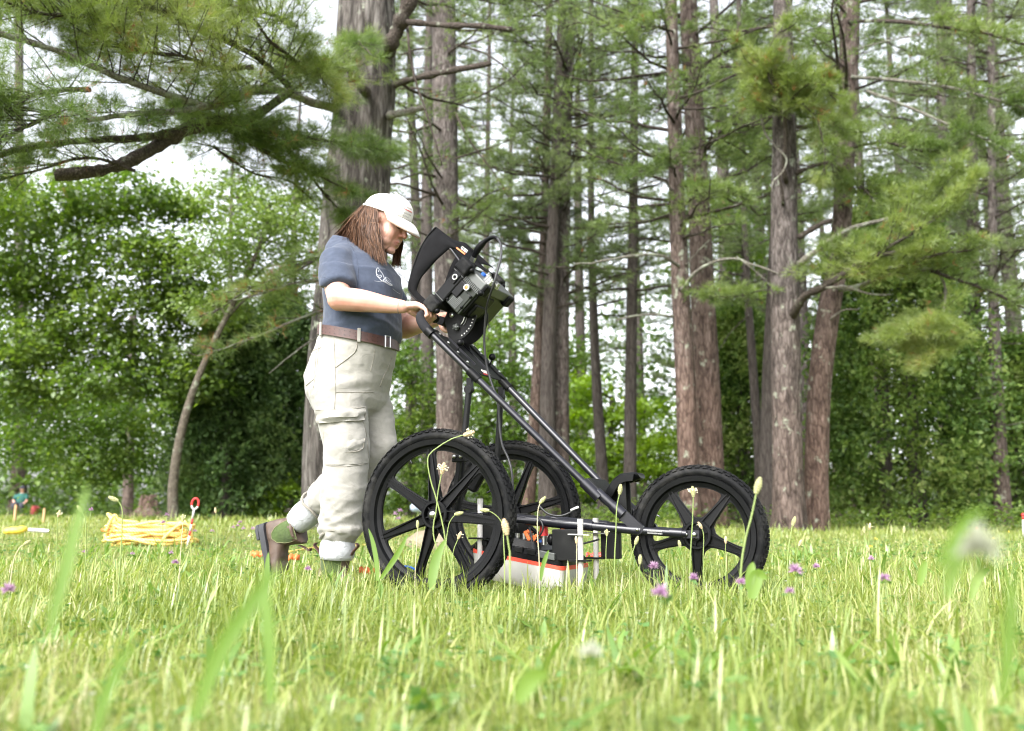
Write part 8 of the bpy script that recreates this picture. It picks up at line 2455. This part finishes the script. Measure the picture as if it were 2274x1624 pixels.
# broad single leaves and blades that stand out
M['big_blade'] = leafmat('near_grass_blade', [(0, (0.10, 0.20, 0.02)), (1, (0.17, 0.28, 0.035))], 0.45, 0.06, 6)
M['plantain_leaf'] = leafmat('plantain_leaf', [(0, (0.12, 0.22, 0.03)), (1, (0.20, 0.31, 0.05))], 0.4, 0.08, 6)


def big_leaf(pts, Y, w, lab, mat='plantain_leaf', name='plantain_leaf', cat='leaf', dY=0.0, group='broad leaves in the lawn'):
    """a long leaf through measured points from base to tip, with a raised midrib fold"""
    base = on_ground(pts[0][0], Y)
    C_ = smooth_path([at(px, py, Y + dY * i / max(1, len(pts) - 1)) - base for i, (px, py) in enumerate(pts)], 14)
    mb = MB(); V = []
    T_ = np.gradient(C_, axis=0)
    for i, c in enumerate(C_):
        s = i / 13; ww = w * (math.sin(math.pi * min(1, 0.12 + 0.88 * s)) ** 0.7) * 0.5 + 0.0004
        sd = np.cross(T_[i], [0, 1.0, 0.25]); sd = sd / (np.linalg.norm(sd) + 1e-9)
        V += [c - sd * ww + V3(0, -0.22 * ww, 0), c, c + sd * ww + V3(0, -0.22 * ww, 0)]
    mb.add(V, [(3 * i + a_, 3 * i + a_ + 1, 3 * i + a_ + 4, 3 * i + a_ + 3) for i in range(13) for a_ in (0, 1)])
    return tag(mb.build(name, M[mat], None, True, loc=base), lab, cat, group)


for a_ in ([(958, 1310), (962, 1270), (972, 1232), (990, 1196)], 3.0, 0.028, 'broad plantain leaf rising before the lower spokes of the nearest wheel'), \
          ([(845, 1286), (870, 1250), (890, 1218), (905, 1186)], 3.1, 0.016, 'bright grass blade slanting across the nearest wheel rim', 'big_blade', 'grass_blade', 'grass blade'), \
          ([(838, 1290), (836, 1250), (828, 1205), (818, 1174)], 3.1, 0.014, 'upright grass blade before the trailing edge of the nearest wheel', 'big_blade', 'grass_blade', 'grass blade'), \
          ([(1668, 1330), (1674, 1300), (1682, 1276), (1704, 1286)], 2.2, 0.030, 'folded plantain leaf under the leading edge of the front tyre'), \
          ([(1660, 1310), (1664, 1285), (1668, 1262), (1672, 1248)], 2.2, 0.020, 'upright plantain leaf beside the folded leaf under the front tyre'), \
          ([(590, 1330), (592, 1290), (594, 1250), (596, 1226)], 2.6, 0.012, 'yellow green grass blade standing before the toe of the raised boot', 'big_blade', 'grass_blade', 'grass blade'), \
          ([(1200, 1290), (1204, 1262), (1212, 1236), (1218, 1222)], 2.9, 0.012, 'grass blade before the antenna lid', 'big_blade', 'grass_blade', 'grass blade'), \
          ([(110, 1400), (140, 1290), (170, 1170), (196, 1078)], 0.85, 0.010, 'tall blurred grass blade close to the viewer on the rope side', 'big_blade', 'grass_blade', 'grass blade'), \
          ([(430, 1600), (490, 1450), (560, 1340), (625, 1250)], 0.75, 0.012, 'wide blurred grass blade slanting close before the boots', 'big_blade', 'grass_blade', 'grass blade'), \
          ([(600, 1560), (598, 1440), (590, 1340), (585, 1262)], 0.9, 0.011, 'upright blurred grass blade close before the boots', 'big_blade', 'grass_blade', 'grass blade'), \
          ([(2225, 1560), (2236, 1450), (2242, 1360), (2246, 1270)], 0.7, 0.009, 'tall blurred green blade near the frame edge on the arborvitae side', 'big_blade', 'grass_blade', 'grass blade'), \
          ([(2085, 1260), (2110, 1215), (2140, 1160), (2190, 1128)], 0.64, 0.008, 'pale blurred bent blade beside the large white clover', 'big_blade', 'grass_blade', 'grass blade'), \
          ([(2100, 1330), (2108, 1290), (2130, 1240), (2150, 1226)], 0.70, 0.008, 'blurred green leaf under the large white clover', 'plantain_leaf', 'plantain_leaf', 'leaf'), \
          ([(2155, 1330), (2165, 1295), (2180, 1272), (2196, 1262)], 2.6, 0.024, 'broad leaf in the lawn under the large white clover'), \
          ([(2040, 1300), (2046, 1275), (2050, 1258), (2056, 1246)], 2.6, 0.022, 'broad leaf in the lawn before the arborvitae'), \
          ([(1150, 1560), (1170, 1520), (1190, 1500), (1220, 1498)], 1.05, 0.020, 'blurred round green leaf low in the middle of the lawn'), \
          ([(205, 1660), (230, 1560), (265, 1480), (300, 1420)], 0.8, 0.009, 'blurred arching blade at the foot of the picture under the rope heap', 'big_blade', 'grass_blade', 'grass blade'):
    big_leaf(*a_)
# tiny white starry flowers scattered in the sward
P = scatter(sr, 340, 1.2, 6.0, power=0.4)
P[:, 2] += sr.uniform(0.03, 0.07, len(P))
pos = np.repeat(P, 5, 0)
ang_ = np.tile(np.linspace(0, 2 * math.pi, 6)[:-1], len(P))
u = np.stack([np.cos(ang_), np.sin(ang_) * 0.8, 0.5 * np.ones(len(ang_))], 1)
V, F = needle_tris(sr, pos, u, 1, 0.006, 0.005, 0.05)
tag(link('starry_flowers', np_mesh('starry_flowers', V, F, M['white_petal'])), 'tiny white flowers scattered through the lawn', 'flowers', kind='stuff')
